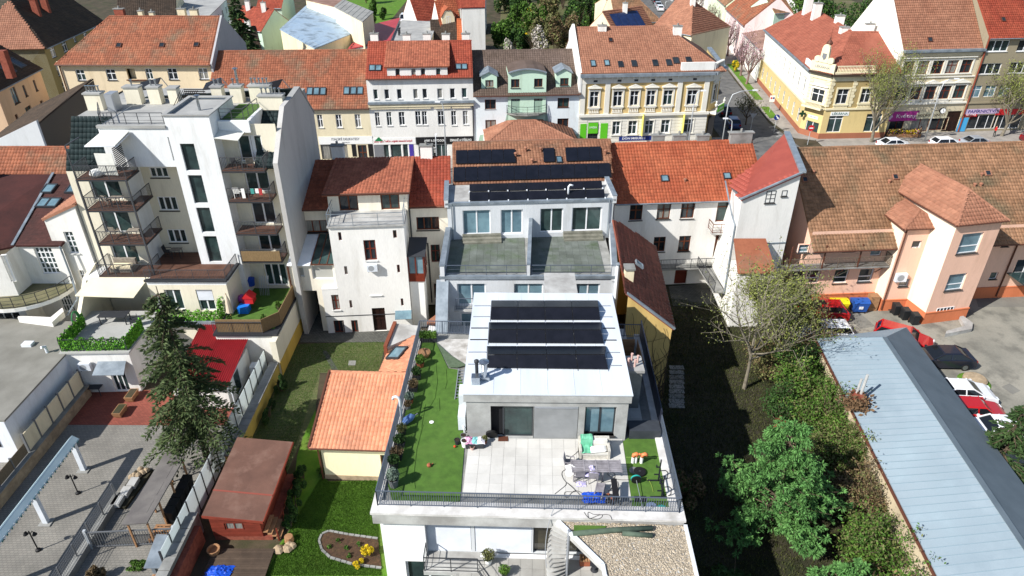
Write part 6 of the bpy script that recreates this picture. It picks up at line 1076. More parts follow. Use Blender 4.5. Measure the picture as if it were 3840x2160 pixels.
# pharmacy corner house
c1=Vector((41.7,98.9));c2=Vector((43.6,96.3));c3=Vector((53.2,96.9));c0=Vector((44.3,127.5))
lk=thing('pharmacy_corner_house','yellow corner pharmacy with quoins, parapet crest and red roof','house',(47,104,0));YLK=plaster('wall_pale_yellow',S(226,216,182),.93);YLB=plaster('wall_yellow_deep',S(212,190,134),.92);OLK=plaster('wall_khaki',S(170,150,104),.92);TERR=plaster('plinth_terracotta',S(160,104,80),.85);WLK=plaster('wall_bleached',S(240,238,228),.95)
ck=Wall(c1,c2);fk=Wall(c2,c3);sk=Wall(c0,c1);zk1=4.4;zk2=9.0
o1_=[ck.rect(Z4,(702,660,775,785)),];dk=ck.rect(Z4,(655,905,728,1020));dk=(dk[0],.3,dk[2],dk[3]);facade(lk,ck,zk1,zk2,o1_,YLK,name='corner_wall');window(lk,ck,o1_[0],cols=2,rows=(.62,),fm=FW,t=.09);dress(lk,ck,o1_[0],STU,hood=1,side=.25);facade(lk,ck,.9,zk1,[dk],YLB,name='corner_wall');window(lk,ck,dk,cols=2,fm=FW,gm=GLASSG,t=.08,name='shop_door')
u1_=[fk.rect(Z4,(893,672,952,785)),fk.rect(Z4,(1075,668,1125,775)),fk.rect(Z4,(1195,664,1245,770))];facade(lk,fk,zk1,zk2,u1_,OLK,name='upper_wall')
for o in u1_:window(lk,fk,o,cols=2,rows=(.62,),fm=FW,t=.09);dress(lk,fk,o,YLK,hood=0,side=.22);balus(lk,fk,o[0]-.2,o[2]+.2,zk1+.15,o[1]-.16,YLK,n=.06)
sh=fk.rect(Z4,(828,872,905,998));sh2=(6.3,1.0,8.6,3.6);facade(lk,fk,.9,zk1,[sh,sh2],YLB,name='lower_wall');window(lk,fk,sh,cols=2,rows=(.8,),fm=FW,gm=GLASSG,t=.08);window(lk,fk,sh2,cols=2,rows=(.8,),fm=FW,gm=GLASSG,t=.08)
for W in(ck,fk,sk):part('plinth',slab(MB(),W,0,W.L,-.1,.06,0,.9),TERR,lk)
for W,us in((fk,(0.02,fk.L*.33,)),(ck,(.02,ck.L-.62))):
 for u in us:
  for j,z in enumerate(np.arange(zk1+.3,zk2-.6,.42)):part('quoin',slab(MB(),W,u,u+(.6 if j%2 else.42),.002,.07,z,z+.37),YLK,lk)
for W in(ck,fk,sk):part('cornice',slab(MB(),W,-.12,W.L+.12,0,.55,zk2-.05,zk2+.18),T_DKBR if W is not sk else ZINC,lk);part('frieze',slab(MB(),W,0,W.L,0,.12,zk2-.75,zk2-.05),YLK if W is not sk else WLK,lk);part('belt',slab(MB(),W,0,W.L,0,.18,zk1-.12,zk1+.12),YLK,lk)
us=[];ls=[]
for k in range(9):u=2.2+k*3.0;us.append((u,5.6,u+1.15,7.7));
for k in range(9):u=2.2+k*3.0;ls.append((u,1.3,u+1.1,3.3))
facade(lk,sk,zk1,zk2,us,WLK,name='side_front');facade(lk,sk,.9,zk1,ls,YLB,name='side_front')
for o in us:window(lk,sk,o,cols=2,rows=(.62,),fm=FW,t=.09);dress(lk,sk,o,STU,side=.15)
for o in ls:window(lk,sk,o,cols=2,rows=(.62,),fm=FW,t=.09)
part('corner_balcony',slab(MB(),ck,.1,ck.L-.1,0,1.0,zk1-.1,zk1+.08),YLK,lk);balus(lk,ck,.1,ck.L-.1,zk1+.08,zk1+1.0,YLK,n=.9)
zp0=zk2+.19;part('parapet',slab(MB(),ck,-.2,ck.L+.2,-.05,.25,zp0,zp0+1.3),YLK,lk);txt(lk,'LÉKÁRNA',ck,ck.L/2,zp0+.65,.45,GREYP,n=.26,wd=2.2,bold=True);part('parapet',slab(MB(),fk,.2,fk.L*.62,-.05,.2,zp0+.002,zp0+.25),YLK,lk);balus(lk,fk,.4,fk.L*.6,zp0+.25,zp0+1.1,YLK,n=.08);part('parapet',slab(MB(),sk,sk.L-3.0,sk.L-.1,-.05,.2,zp0+.002,zp0+.9),WLK,lk)
cr=ck.at(ck.L/2,zp0+1.3,.1);part('crest',MB().ext([ck.at(ck.L/2-.65,zp0+1.3,.0),ck.at(ck.L/2+.65,zp0+1.3,.0),ck.at(ck.L/2+.55,zp0+3.0,.0)]+[ck.at(ck.L/2+.55*math.cos(a),zp0+3.0+.7*math.sin(a),.0)for a in np.linspace(.2,2.9,7)]+[ck.at(ck.L/2-.55,zp0+3.0,.0)],ck.n.to_3d()*.35),YLK,lk)
for s_ in(-1,1):part('scroll',MB().tube([ck.at(ck.L/2+s_*1.0,zp0+1.65,.05),ck.at(ck.L/2+s_*1.0,zp0+1.65,.35)],.42,12),YLK,lk)
part('finial',MB().lathe([(.35,0),(.45,.2),(.2,.55),(.06,.7),(.1,.85),(.02,1.0),(.02,2.2)],10,ck.at(ck.L/2,zp0+3.6,-.2)),BRM,lk);part('crest_shield',MB().ext([ck.at(ck.L/2-.3,zp0+2.5,.36),ck.at(ck.L/2-.3,zp0+2.0,.36),ck.at(ck.L/2,zp0+1.65,.36),ck.at(ck.L/2+.3,zp0+2.0,.36),ck.at(ck.L/2+.3,zp0+2.5,.36)],ck.n.to_3d()*.06),GREYP,lk)
a,b,c,d=sign(lk,fk,Z4,(838,845,968,872),WHP);txt(lk,'LÉKÁRNA',fk,(a+c)/2,(b+d)/2,.45,TEAL,n=.065,wd=(c-a)*.85,bold=True)
cu=MB();p=ck.at(.4,3.2,.7);cu.box(p.x-.15,p.y-.05,p.z-.45,p.x+.15,p.y+.05,p.z+.45);q_=MB().box(p.x-.45,p.y-.048,p.z-.15,p.x+.45,p.y+.048,p.z+.15);part('pharmacy_cross',cu,mat('cross_green',S(24,60,36)),lk);part('pharmacy_cross',q_,MC['cross_green'],lk)
a,b,c,d=sign(lk,ck,Z4,(668,862,738,903),WHP,.02,.05);txt(lk,'LÉKÁRNA',ck,(a+c)/2,b+.2,.25,TEAL,n=.06)
kz=13.1;k1=Vector((48.7,104.8,kz));k2=Vector((50.9,126.5,kz));k3=Vector((53.2,104.6,kz));e1=sk.at(0,zk2+.2,.3);e2=sk.at(sk.L,zk2+.2,.3);e3=ck.at(ck.L,zk2+.2,.3);e4=fk.at(fk.L,zk2+.2,.3)
T_LEK=tilem('tile_pharmacy',S(186,96,74),S(170,84,64),isl=.14)
rp=tiled(lk,[e1,e2,k1,k2],T_LEK,.3,.38);tiled(lk,[e2,e3,k1],T_LEK,.3,.38,name='hip_roof');tiled(lk,[e3,e4,k3,k1],T_LEK,.3,.38,name='front_roof');ridge(rp,e3,k1,T_LEK);ridge(rp,k1,k2,T_LEK);ridge(rp,k1,k3,T_LEK)
part('back_roof',MB().ext([k2,k1,k3,(53.2,112,zk2),(57,126.5,zk2)],(0,0,-.1)),T_LEK,lk);part('end_wall',MB().q((44.3,127.5,0),(57,126.5,0),(57,126.5,zk2),k2,(44.3,127.5,zk2)),WLK,lk)
for p,yy in(((668,20),124),((733,70),119),((898,165),112),((932,255),106.5)):x,z=OY(Z4(*p),yy);chimney(lk,x,yy,kz-2.5,z+.9,w=1.2,d=.9,m=WHITE)
# tall ornate grey house and olive-grey house on the right
jx=lambda p:OY(Z4(*p),98.9)[0];j0=jx((1340,700));j1=jx((1850,700));jw=Wall((53.4,98.4),(65.0,99.6));jh=thing('ornate_grey_house','ornate greyish four-storey house with moulded windows and weathered tile roof','house',(59,105,0));JW=plaster('wall_sand',S(206,194,166),.9);zj=jw.px(Z4(1680,378))[1];ops=[];ua=[];ub_=[]
wins(jh,jw,Z4,[(1393,462,1445,565),(1503,459,1555,560),(1612,457,1665,556),(1722,454,1775,552),(1832,450,1882,548)],ua,cols=2,rows=(.6,),fm=FRed,t=.08);wins(jh,jw,Z4,[(1338,660,1390,755),(1447,655,1500,750),(1558,650,1610,748),(1668,647,1720,745),(1778,642,1830,740)],ub_,cols=2,rows=(.6,),fm=FRed,t=.08)
for o in ua:dress(jh,jw,o,STU,hood=1,side=.2)
for o in ub_:dress(jh,jw,o,STU,hood=1,pediment=True,side=.18)
sh=[jw.rect(Z4,(1455,895,1560,990)),jw.rect(Z4,(1600,890,1700,980)),jw.rect(Z4,(1715,840,1780,1000))];sh[2]=(sh[2][0],.15,sh[2][2],sh[2][3]);sh+=[(1.0,.6,3.2,2.9)]
facade(jh,jw,0,zj,ua+ub_+sh,JW)
for i,s_ in enumerate(sh):window(jh,jw,s_,cols=2,fm=FRed if i!=2 else DOOR,gm=GLASS if i!=2 else DOOR,t=.08)
zb=jw.px(Z4(1600,775))[1];part('belt',slab(MB(),jw,0,jw.L,0,.25,zb-.15,zb+.1),STU,jh);part('cornice',slab(MB(),jw,-.05,jw.L+.05,0,.6,zj-.15,zj+.15),ZINC,jh);part('frieze',slab(MB(),jw,0,jw.L,0,.15,zj-.75,zj-.15),JW,jh);zm=jw.px(Z4(1600,580))[1];part('belt',slab(MB(),jw,0,jw.L,0,.15,zm-.1,zm+.06),STU,jh)
for o in ub_:balus(jh,jw,o[0]-.1,o[2]+.1,zb+.12,o[1]-.16,STU,n=.05)
zjr=19.3;rp,jp=gabled(jh,jw,14,zj+.1,zjr,T_SALMON,JW,ro=7,ov=.3,tw=.3,th=.38);part('fire_wall',MB().ext([jw.at(-.3,0,.0),jw.at(-.3,zj,.1),jw.at(-.3,zjr+.4,-7),jw.at(-.3,zj,-14),jw.at(-.3,0,-14)],jw.d.to_3d()*.28),WLK,jh);sky_px(jh,Z4,(1563,285,1600,318),jp,m=BRM,gm=GLASS)
p=OY(Z4(1135,200),105);chimney(jh,p[0],105.2,12,p[1]+.3,w=1.2,d=.7,m=WHITE)
a,b,c,d=sign(jh,jw,Z4,(1235,845,1483,908),MAGP);txt(jh,'Květiny',jw,a+(c-a)*.66,(b+d)/2,.75,WHP,n=.065,wd=(c-a)*.55);pet=MB()
for k in range(5):t_=6.283*k/5;cxx,czz=a+(c-a)*.2+.28*math.cos(t_),(b+d)/2+.28*math.sin(t_);pet.ext([jw.at(cxx+.2*math.cos(s_),czz+.2*math.sin(s_),.061)for s_ in np.linspace(0,5.6,8)],jw.n.to_3d()*.02)
part('sign_flower',pet,mat('petal',S(226,196,220),rough=.6),jh,'stuff')
a,b,c,d=sign(jh,jw,Z4,(1487,848,1705,890),mat('paint_cream',S(206,198,168),rough=.7));txt(jh,'HODINY KLENOTY',jw,(a+c)/2,(b+d)/2,.5,mat('text_brown',S(84,64,44)),n=.065,wd=(c-a)*.88,bold=True)
kw=Wall((65.05,99.4),(84,101.2));kh=thing('olive_grey_house','plain olive-grey house with white three-part windows at the right edge','house',(72,106,0));KW=plaster('wall_olive_grey',S(150,140,118),.9);zk_=kw.px(Z4(2150,260))[1];ops=[]
wins(kh,kw,Z4,[(2035,305,2165,388),(2265,300,2400,385),(1973,480,2105,558),(2200,472,2330,550)],ops,cols=3,fm=FW,t=.09,sill=SILW);wins(kh,kw,Z4,[(1897,648,1955,735),(2010,645,2065,730),(2120,642,2180,728),(2235,640,2290,725)],ops,cols=2,rows=(.65,),fm=FW,gm=GLASSB,t=.08);wins(kh,kw,Z4,[(1890,870,2070,970),(2080,868,2250,968)],ops,cols=3,fm=FW,t=.06)
facade(kh,kw,0,zk_,ops,KW);rp,kp=gabled(kh,kw,14,zk_,zk_+6.2,T_RED,KW,ro=7,ov=.5,tw=.3,th=.38);sky_px(kh,Z4,(2120,135,2150,165),kp,m=BRM,gm=GLASS);pipe(kh,[kw.at(.1,zk_,.12),kw.at(.1,.2,.12)],mat('pipe_rust',S(130,62,44),rough=.7),.1);part('belt',slab(MB(),kw,0,kw.L,0,.15,kw.px(Z4(2050,772))[1]-.1,kw.px(Z4(2050,772))[1]+.1),KW,kh)
a,b,c,d=sign(kh,kw,Z4,(1850,825,2100,855),mat('paint_lilac',S(190,170,200)));txt(kh,'PAPÍRNICTVÍ',kw,(a+c)/2,(b+d)/2,.6,mat('text_navy',S(52,46,110)),n=.065,wd=(c-a)*.8,bold=True);a,b,c,d=sign(kh,kw,Z4,(1850,857,1935,878),REDP2,.01,.05);txt(kh,'RAZÍTKA',kw,(a+c)/2,(b+d)/2,.36,WHP,n=.055);sign(kh,kw,Z4,(1812,890,1842,990),mat('paint_cyan',S(70,160,210)),.01,.06);sign(kh,kw,Z4,(2090,825,2400,858),REDP2)
# houses and sheds farther back
def qhouse(name,label,cat,Zf,pix,zs,wm,rm,tile=None,th=.16,**k):
 P=[Vector((*G(Zf(*p),z),z))for p,z in zip(pix,zs)];c=sum(P,Vector((0,0,0)))/len(P);t=thing(name,label,cat,(c.x,c.y,0))
 mb=MB();n=len(P);area=sum(P[i].x*P[(i+1)%n].y-P[(i+1)%n].x*P[i].y for i in range(n));Q=P if area>0 else P[::-1]
 for i in range(n):
  a,b=Q[i],Q[(i+1)%n];part('wall',MB().q((a.x,a.y,0),(b.x,b.y,0),(b.x,b.y,b.z-.02),(a.x,a.y,a.z-.02)),wm,t)
 if tile:tiled(t,P,rm,*tile,thick=th)
 else:
  n_=(P[1]-P[0]).cross(P[2]-P[0]);up=Vector((0,0,th));part('roof',MB().ext([p+(p-c).normalized()*.15 for p in P],up),rm,t)
 return t,P
def sheetm(name,c1,c2,period,axis,**k):
 m=mat(name,c1,c2,**k);return m
BLUEROOF=mat('blue_sheet_roof',S(150,172,192),S(176,194,208),sc1=.5,rough=.6,metal=.1,fine=.1,bsc=3,stretch=(1,1,1),c3=S(120,136,150),sc3=.5,t3=(.5,.65));RUST=mat('rusty_roof',S(150,120,108),S(120,92,80),sc1=.6,rough=.9,fine=.15);ASB=mat('grey_asbestos',S(152,152,148),S(132,132,128),sc1=.5,rough=.9,fine=.08);REDM=mat('red_metal_roof',S(168,56,62),S(158,48,54),sc1=.6,rough=.5,spec=.4,fine=.04)
t,P=qhouse('sheet_roof_shed','long shed with a worn pale blue sheet roof behind the cream shop','shed',W7,((755,240),(1030,395),(1400,245),(985,30)),(7.4,6.0,6.0,7.4),CREAM,BLUEROOF)
for k in range(9):
 a=P[0].lerp(P[1],(k+.5)/9);b=P[3].lerp(P[2],(k+.5)/9);part('roof_seam',MB().bar(a+Vector((0,0,.18)),b+Vector((0,0,.18)),.12,.06),BLUEROOF,t)
for k in range(5):
 a=P[0].lerp(P[3],(k+.5)/5);b=P[1].lerp(P[2],(k+.5)/5);part('roof_lap',MB().bar(a+Vector((0,0,.17)),b+Vector((0,0,.17)),.08,.04),ASB,t)
t,P=qhouse('beige_warehouse','beige warehouse with a grey slab roof behind the blue roof shed','warehouse',W7,((1190,60),(1415,180),(1500,100),(1262,0)),(9.5,9.5,9.5,9.5),CREAM,ASB)
for k in range(7):a=P[0].lerp(P[1],k/7+.07);b=P[3].lerp(P[2],k/7+.07);part('roof_seam',MB().bar(a+Vector((0,0,.18)),b+Vector((0,0,.18)),.1,.05),ASB,t)
qhouse('rusty_shed','flat shed with a rusty brown roof at the far edge','shed',W7,((960,0),(1190,58),(1255,5),(1100,-40)),(9,9,9,9),CREAM,RUST)
t,P=qhouse('red_metal_shed','long low shed with a red metal roof and snow guards','shed',W7,((1300,400),(1640,330),(1715,150),(1445,215)),(4.6,6.0,6.0,4.6),WHITE,REDM)
for k in range(12):p=P[0].lerp(P[3],k/12+.05)+Vector((.4,0,.22));part('snow_guard',MB().box(p.x,p.y-.5,p.z-.05,p.x+.12,p.y+.5,p.z+.15),BRM,t)
t,P=qhouse('grey_flat_shed','low building with a grey felt flat roof beside the red metal roof','building',W7,((1650,330),(1965,330),(2012,182),(1738,168)),(5.6,5.6,5.6,5.6),CREAM,FLATR)
for p in((1710,285),(1715,270)):v=G(W7(*p),5.76);part('vent_pipe',MB().lathe([(.18,0),(.18,.9),(.3,.95),(.3,1.1)],8,(*v,5.76)),DKM,t)
def ghouse(name,label,Zf,pa,pb,ze,depth,zr,tm,wm,hl=0,hr=0,z=None,ov=.3,wn=0,cat='house',ro=None,chim=0):
 W=Wall(G(Zf(*pa),ze),G(Zf(*pb),ze));t=thing(name,label,cat,(*W.xy(W.L/2,-depth/2),0));ops=[]
 for k in range(wn):u=W.L*(k+.5)/wn;ops.append((u-.5,ze-2.2,u+.5,ze-.7));window(t,W,ops[-1],cols=2,fm=FW,t=.09)
 if ze>5:
  for k in range(wn):u=W.L*(k+.5)/wn;ops.append((u-.5,ze-5.2,u+.5,ze-3.6));window(t,W,ops[-1],cols=2,fm=FW,t=.09)
 facade(t,W,0,ze,ops,wm);rp,pts=gabled(t,W,depth,ze,zr,tm,wm,hl=hl,hr=hr,ov=ov,tw=.34,th=.42,ro=ro)
 for k in range(chim):p=W.xy(W.L*(k+.5)/chim,-depth/2+.6);chimney(t,p[0],p[1],zr-1,zr+1.2,w=.9,d=.7,m=WHITE)
 return t,W,pts
t,W,pts=ghouse('orange_dormer_house','small house with an orange roof and a cream arched dormer',W7,(2045,232),(2212,222),6,9,10.5,T_ORANGE,WHITE)
DW=Wall(W.xy(W.L*.12,-.6),W.xy(W.L*.72,-.6));part('dormer',MB().ext([DW.at(0,6),DW.at(DW.L,6),DW.at(DW.L,8),DW.at(DW.L*.75,9.2),DW.at(DW.L*.25,9.2),DW.at(0,8)],-DW.n.to_3d()*3.5),CREAM,t);window(t,DW,(DW.L*.33,6.5,DW.L*.67,8.2),cols=2,fm=FW,inset=-.03);part('dormer_roof',MB().ext([DW.at(-.2,8,.1),DW.at(DW.L*.25,9.3,.1),DW.at(DW.L*.25,9.3,-3.6),DW.at(-.2,8,-3.6)],(0,0,.12)),T_ORANGE,t);part('dormer_roof',MB().ext([DW.at(DW.L+.2,8,.1),DW.at(DW.L*.75,9.3,.1),DW.at(DW.L*.75,9.3,-3.6),DW.at(DW.L+.2,8,-3.6)],(0,0,.12)),T_ORANGE,t);part('dormer_roof',MB().ext([DW.at(DW.L*.25,9.3,.12),DW.at(DW.L*.5,9.9,.12),DW.at(DW.L*.75,9.3,.12)],-DW.n.to_3d()*3.6),T_ORANGE,t)
t,P=qhouse('maroon_roof_house','house with a steep plain maroon roof and two roof windows','house',W7,((2212,222),(2398,220),(2400,65),(2215,70)),(5.5,5.5,10.5,10.5),WHITE,mat('maroon_roof',S(120,52,48),S(108,46,44),sc1=.8,rough=.8,fine=.05))
for bx in((2258,165,2288,208),(2318,165,2348,208)):sky_px(t,W7,bx,[P[0]+Vector((0,0,.17)),P[1]+Vector((0,0,.17)),P[2]+Vector((0,0,.17))])
ghouse('bright_orange_house','small white house with a bright new orange roof beside the garden',W7,(2178,372),(2375,370),3.4,9,7.6,tilem('tile_vivid',S(226,108,56),S(212,98,50),isl=.1),WHITE)
ghouse('dark_roof_cottage','low cottage with an old dark brown roof behind the white dormer house',W7,(1970,330),(2175,325),4.2,8,7.4,T_DKBR,CREAM)
ghouse('red_gable_house','white gabled house with a red roof beside the lane',W7,(1855,165),(2040,150),5,10,9.4,T_RED,WHITE,chim=1)
ghouse('far_red_roof_house','house with a broad red roof at the far edge beside the garden',W7,(2080,80),(2250,60),5.5,10,8.0,T_RED,CREAM)
ghouse('far_white_block','white building at the far edge behind the maroon roof',W7,(2200,60),(2400,60),6,10,9,T_RED,WHITE)
ghouse('far_dark_roof_house','house with a dark tiled roof behind the orange hipped roof',Z1,(880,130),(1330,110),9,14,13,T_DKBR,CREAM,wn=4)
t,P=qhouse('far_white_flats','white apartment building with rows of small windows at the far left edge','building',W7,((-60,160),(165,150),(320,0),(-60,-60)),(9,9,9,9),GREYW,FLATR)
W=Wall(P[0].xy,P[1].xy)
for z in(1.5,4.3,7):
 for k in range(5):window(t,W,(W.L*(k+.3)/5,z-.4,W.L*(k+.6)/5,z+1.1),cols=2,fm=FW,inset=-.04)
W=Wall(P[1].xy,P[2].xy)
for z in(1.5,4.3,7):
 for k in range(5):window(t,W,(W.L*(k+.3)/5,z-.4,W.L*(k+.6)/5,z+1.1),cols=2,fm=FW,inset=-.04)
ghouse('far_grey_roof_house','grey roofed house with dark windows at the far left street',W7,(165,150),(330,60),5,10,8,T_DKBR,CREAM,wn=4)
ghouse('mint_wall_house','pale mint house with red-brown tiled roof beside the far spruce',W7,(345,215),(600,245),5.2,9,8.6,T_RED,PGR,chim=2)
ghouse('striped_roof_house','low house with dark striped tile roof below the far spruce',W7,(360,420),(600,400),4.2,9,7.6,T_DKBR,WHITE,chim=2)
ghouse('far_white_gable','white house with plain gable at the far edge by the spruce',W7,(560,60),(760,60),8,10,11,T_RED,PGR)
ghouse('salmon_roof_house','house with a salmon hipped roof behind the ornate corner house',W8,(380,260),(760,330),7.5,12,12,T_SALMON,CREAM,hr=5,hl=.5,chim=1)
ghouse('brown_roof_row','row house with a long brown weathered roof beside the side street',W8,(20,210),(470,200),6,12,10.5,T_BROWN,CREAM,hr=5,chim=2)
t,W,pts=ghouse('solar_blue_house','house with blue solar panels on a brown roof behind the ornate house',W8,(20,330),(400,270),6,8,9.5,T_SALMON,CREAM,chim=1)
ps=[Vector(p)for p in pts];n_=(ps[1]-ps[0]).cross(ps[2]-ps[0]).normalized();n_=n_ if n_.z>0 else-n_;a=thing('solar_array','blue solar panels on the far brown roof','solar array',ps[0]);pv(a,[ps[0].lerp(ps[1],.1).lerp(ps[3].lerp(ps[2],.1),.2)+n_*.15,ps[0].lerp(ps[1],.8).lerp(ps[3].lerp(ps[2],.8),.2)+n_*.15,ps[0].lerp(ps[1],.8).lerp(ps[3].lerp(ps[2],.8),.85)+n_*.15,ps[0].lerp(ps[1],.1).lerp(ps[3].lerp(ps[2],.1),.85)+n_*.15],4)
for c in a.children:
 for g_ in c.children:g_.data.materials[0]=mat('blue_cells',S(36,52,92),S(28,42,78),rough=.2,spec=.6)
ghouse('cream_bay_house','cream house with tall windows at the head of the garden',W8,(0,100),(90,95),7,10,9,T_BROWN,CREAM,wn=2)
sw=lambda y,o:(44.3+(y-127.5)*.079+o,y)
def strow(name,label,y0,y1,ze,zr,tm,wm,wn,depth=11):
 W=Wall(sw(y1,0),sw(y0,0));t=thing(name,label,'house',(*sw((y0+y1)/2,5),0));ops=[]
 for r in(1.2,4.2):
  if r+1.6<ze:
   for k in range(wn):u=W.L*(k+.5)/wn;ops.append((u-.55,r,u+.55,r+1.7));window(t,W,ops[-1],cols=2,rows=(.65,),fm=FW,gm=GLASS,t=.1,sill=SILW)
 facade(t,W,0,ze,ops,wm);gabled(t,W,depth,ze,zr,tm,wm,tw=.34,th=.42,ov=.4);return t
PKW=plaster('wall_blush',S(240,218,214),.95);strow('low_white_house','low white house with a flaking flat roof next to the pharmacy',128.2,143,5.6,6.4,RUST,WLK,4,depth=8);strow('blush_house','pale pink house with a plain orange roof along the side street',143.6,163,7.2,12.2,T_OLDOR,PKW,5);strow('pale_green_house','pale green house along the side street',164,186,7.6,12,T_BROWN,plaster('wall_palegreen',S(222,232,200),.95),5);strow('far_white_house','white house farther along the side street',187,212,7.0,11.4,T_RED,WLK,5);strow('far_cream_house','cream house at the far end of the side street',213,240,7.4,11.4,T_OLDOR,CREAM,5)
ghouse('courtyard_red_shed','small red roofed shed behind the pharmacy side wing',W8,(1440,240),(1625,195),6.5,6,8.6,T_RED,WLK)
ghouse('back_green_house','pale green gable behind the pink side street house',W8,(1560,120),(1730,110),9.5,8,12,T_BROWN,PGR)
ghouse('garden_hut','low hut with a brown mossy roof in the far garden',W8,(2000,130),(2190,150),3,6,4.6,T_DKBR,CREAM)
ghouse('far_white_villa','white house among trees at the far right edge',W8,(1760,40),(2080,30),5,9,8,T_DKBR,WHITE,wn=3)
t,W,pts=ghouse('kiosk_roof_house','low house with a faded pink and brown hipped roof on the street front',Z3,(40,1075),(740,1055),3.9,8,5.3,T_SALMON,WHITE,hl=4,hr=5)
for p in((733,1150),(1405,1140)):yy=57.6;x,z=OY(Z2(p[0],1100),yy);chimney(wh,x,yy,zrg-.8,z,w=1.0,d=.6,m=WHITE)
# vehicles
GLC=mat('car_glass',(.01,.012,.015),rough=.05,spec=.6);LAMP=mat('car_lamp',S(220,224,228),rough=.15,spec=.6);TAIL=mat('car_taillamp',S(150,20,22),rough=.2);RIM=mat('car_rim',S(150,152,156),rough=.3,metal=.7)
def paint(name,c):return mat(name,c,rough=.28,spec=.5,coat=.5)
def car(label,loc,ang,m,L=4.3,Wd=1.76,H=1.46,kind='hatch',group=None,sunroof=False,bars=False):
 t=thing('car',label,'car',(0,0,0),group);a=L/2;w=Wd/2
 if kind=='sedan':cab=[(-a*.8,.97),(-a*.46,H),(a*.14,H),(a*.5,.95)];deck=.98
 elif kind=='wagon':cab=[(-a*.94,.96),(-a*.8,H),(a*.18,H),(a*.48,.95)];deck=.95
 else:cab=[(-a*.92,.96),(-a*.7,H),(a*.15,H),(a*.45,.95)];deck=.95
 side=[(-a,.42),(-a*.985,.74),(-a*.93,deck),(cab[0][0],.97),(a*.48,.95),(a*.8,.84),(a*.96,.68),(a,.45),(a*.97,.24),(-a*.96,.24)]
 mb=MB();lay=[(-w,.93),(-w*.93,1.),(w*.93,1.),(w,.93)];n=len(side);base=0
 for y,k in lay:mb.v+=[(x*(1 if k==1 else.985),y,.24+(z-.24)*k)for x,z in side]
 for i in range(3):
  for j in range(n):mb.f.append((i*n+j,i*n+(j+1)%n,(i+1)*n+(j+1)%n,(i+1)*n+j))
 mb.f.append(tuple(range(n))[::-1]);mb.f.append(tuple(3*n+j for j in range(n)));part('body',mb,m,t)
 g=MB();b0=w*.92;b1=w*.72
 g.hexa([(cab[0][0],-b0,.94),(cab[3][0],-b0,.93),(cab[3][0],b0,.93),(cab[0][0],b0,.94)],[(cab[1][0],-b1,H-.05),(cab[2][0],-b1,H-.05),(cab[2][0],b1,H-.05),(cab[1][0],b1,H-.05)]);gl=part('windows',g,GLC,t)
 r=MB();r.hexa([(cab[1][0]-.06,-b1-.03,H-.06),(cab[2][0]+.05,-b1-.03,H-.06),(cab[2][0]+.05,b1+.03,H-.06),(cab[1][0]-.06,b1+.03,H-.06)],[(cab[1][0]+.08,-b1+.08,H),(cab[2][0]-.06,-b1+.08,H),(cab[2][0]-.06,b1-.08,H),(cab[1][0]+.08,b1-.08,H)]);part('roof_panel',r,m,t)
 for s in(-1,1):
  for(x0,z0),(x1,z1)in((cab[0],cab[1]),(cab[3],cab[2])):part('pillar',MB().bar((x0,s*(b0+.005),z0),(x1,s*(b1+.01),z1-.05),.09,.06),m,t)
  part('pillar',MB().bar((-.1*a,s*(b0+.005),.95),(-.12*a,s*(b1+.012),H-.05),.07,.05),m,t);part('mirror',MB().box(a*.36,s*(w+.01),.92,a*.43,s*(w+.17),1.05),m,t)
  for x in(-a*.62,a*.62):
   o=part('wheel',MB().tube([(x,s*(w-.17),.31),(x,s*(w+.01),.31)],.31,16),RUB,t);part('rim',MB().tube([(x,s*(w+.0),.31),(x,s*(w+.015),.31)],.2,12),RIM,o)
  part('headlight',MB().box(a*.93,s*w*.55,.56,a*.985,s*w*.9,.7),LAMP,t);part('taillight',MB().box(-a*.995,s*w*.62,.62,-a*.95,s*w*.93,.86),TAIL,t)
 if sunroof:part('sunroof',MB().box(-.1,-b1*.6,H+.001,.55,b1*.6,H+.01),GLC,t)
 if bars:
  for x in(-.6,.1):part('roof_bar',MB().bar((x,-b1,H+.06),(x,b1,H+.06),.05,.04),DKM,t)
 part('number_plate',MB().box(a*.99,-.26,.4,a*1.002,.26,.5),WHP,t);t.location=(loc[0],loc[1],loc[2]if len(loc)>2 else.012);t.rotation_euler=(0,0,R(ang));return t
CR=paint('car_red',S(176,24,26));CW=paint('car_white',S(228,230,232));CN=paint('car_navy',S(26,30,42));CS=paint('car_silver',S(150,156,162));CK=paint('car_black',S(20,21,24));CO=paint('car_orange',S(150,62,34));CB=paint('car_blue',S(40,60,104))
gcar='cars parked in the yard'
car('red hatchback with a sunroof parked by the yellow waste container',(*G(Y5(430,1245)),),175,CR,L=4.1,sunroof=True,group=gcar);p=G(Y5(470,1300),1.4);car('white car with roof bars next to the red hatchback',(p[0],p[1]+.2),178,CW,kind='wagon',bars=True,L=4.4,group=gcar)
p=G(Y5(960,1330),1.2);car('red estate car half hidden behind the grey-blue shed roof',(p[0]+.4,p[1]-.3),-32,CR,kind='wagon',L=4.4,group=gcar)
p=G(X6(940,420));car('dark navy saloon parked in the yard',(p[0]-.35,p[1]+.5),178,CN,kind='sedan',L=4.5,H=1.4,group=gcar);p=G(X6(1030,600));car('white saloon near the round manhole mound',(p[0]-.1,p[1]+.6),-4,CW,kind='sedan',L=4.3,H=1.4,group=gcar);p=G(X6(1085,690));car('red hatchback beside the white saloon',(p[0]-.1,p[1]+.5),-5,CR,L=4.1,H=1.42,group=gcar);p=G(X6(1175,790));car('white hatchback half hidden by the right spruce',(p[0]+.2,p[1]+.6),176,CW,L=4.1,group=gcar)
gs_='cars along the streets'
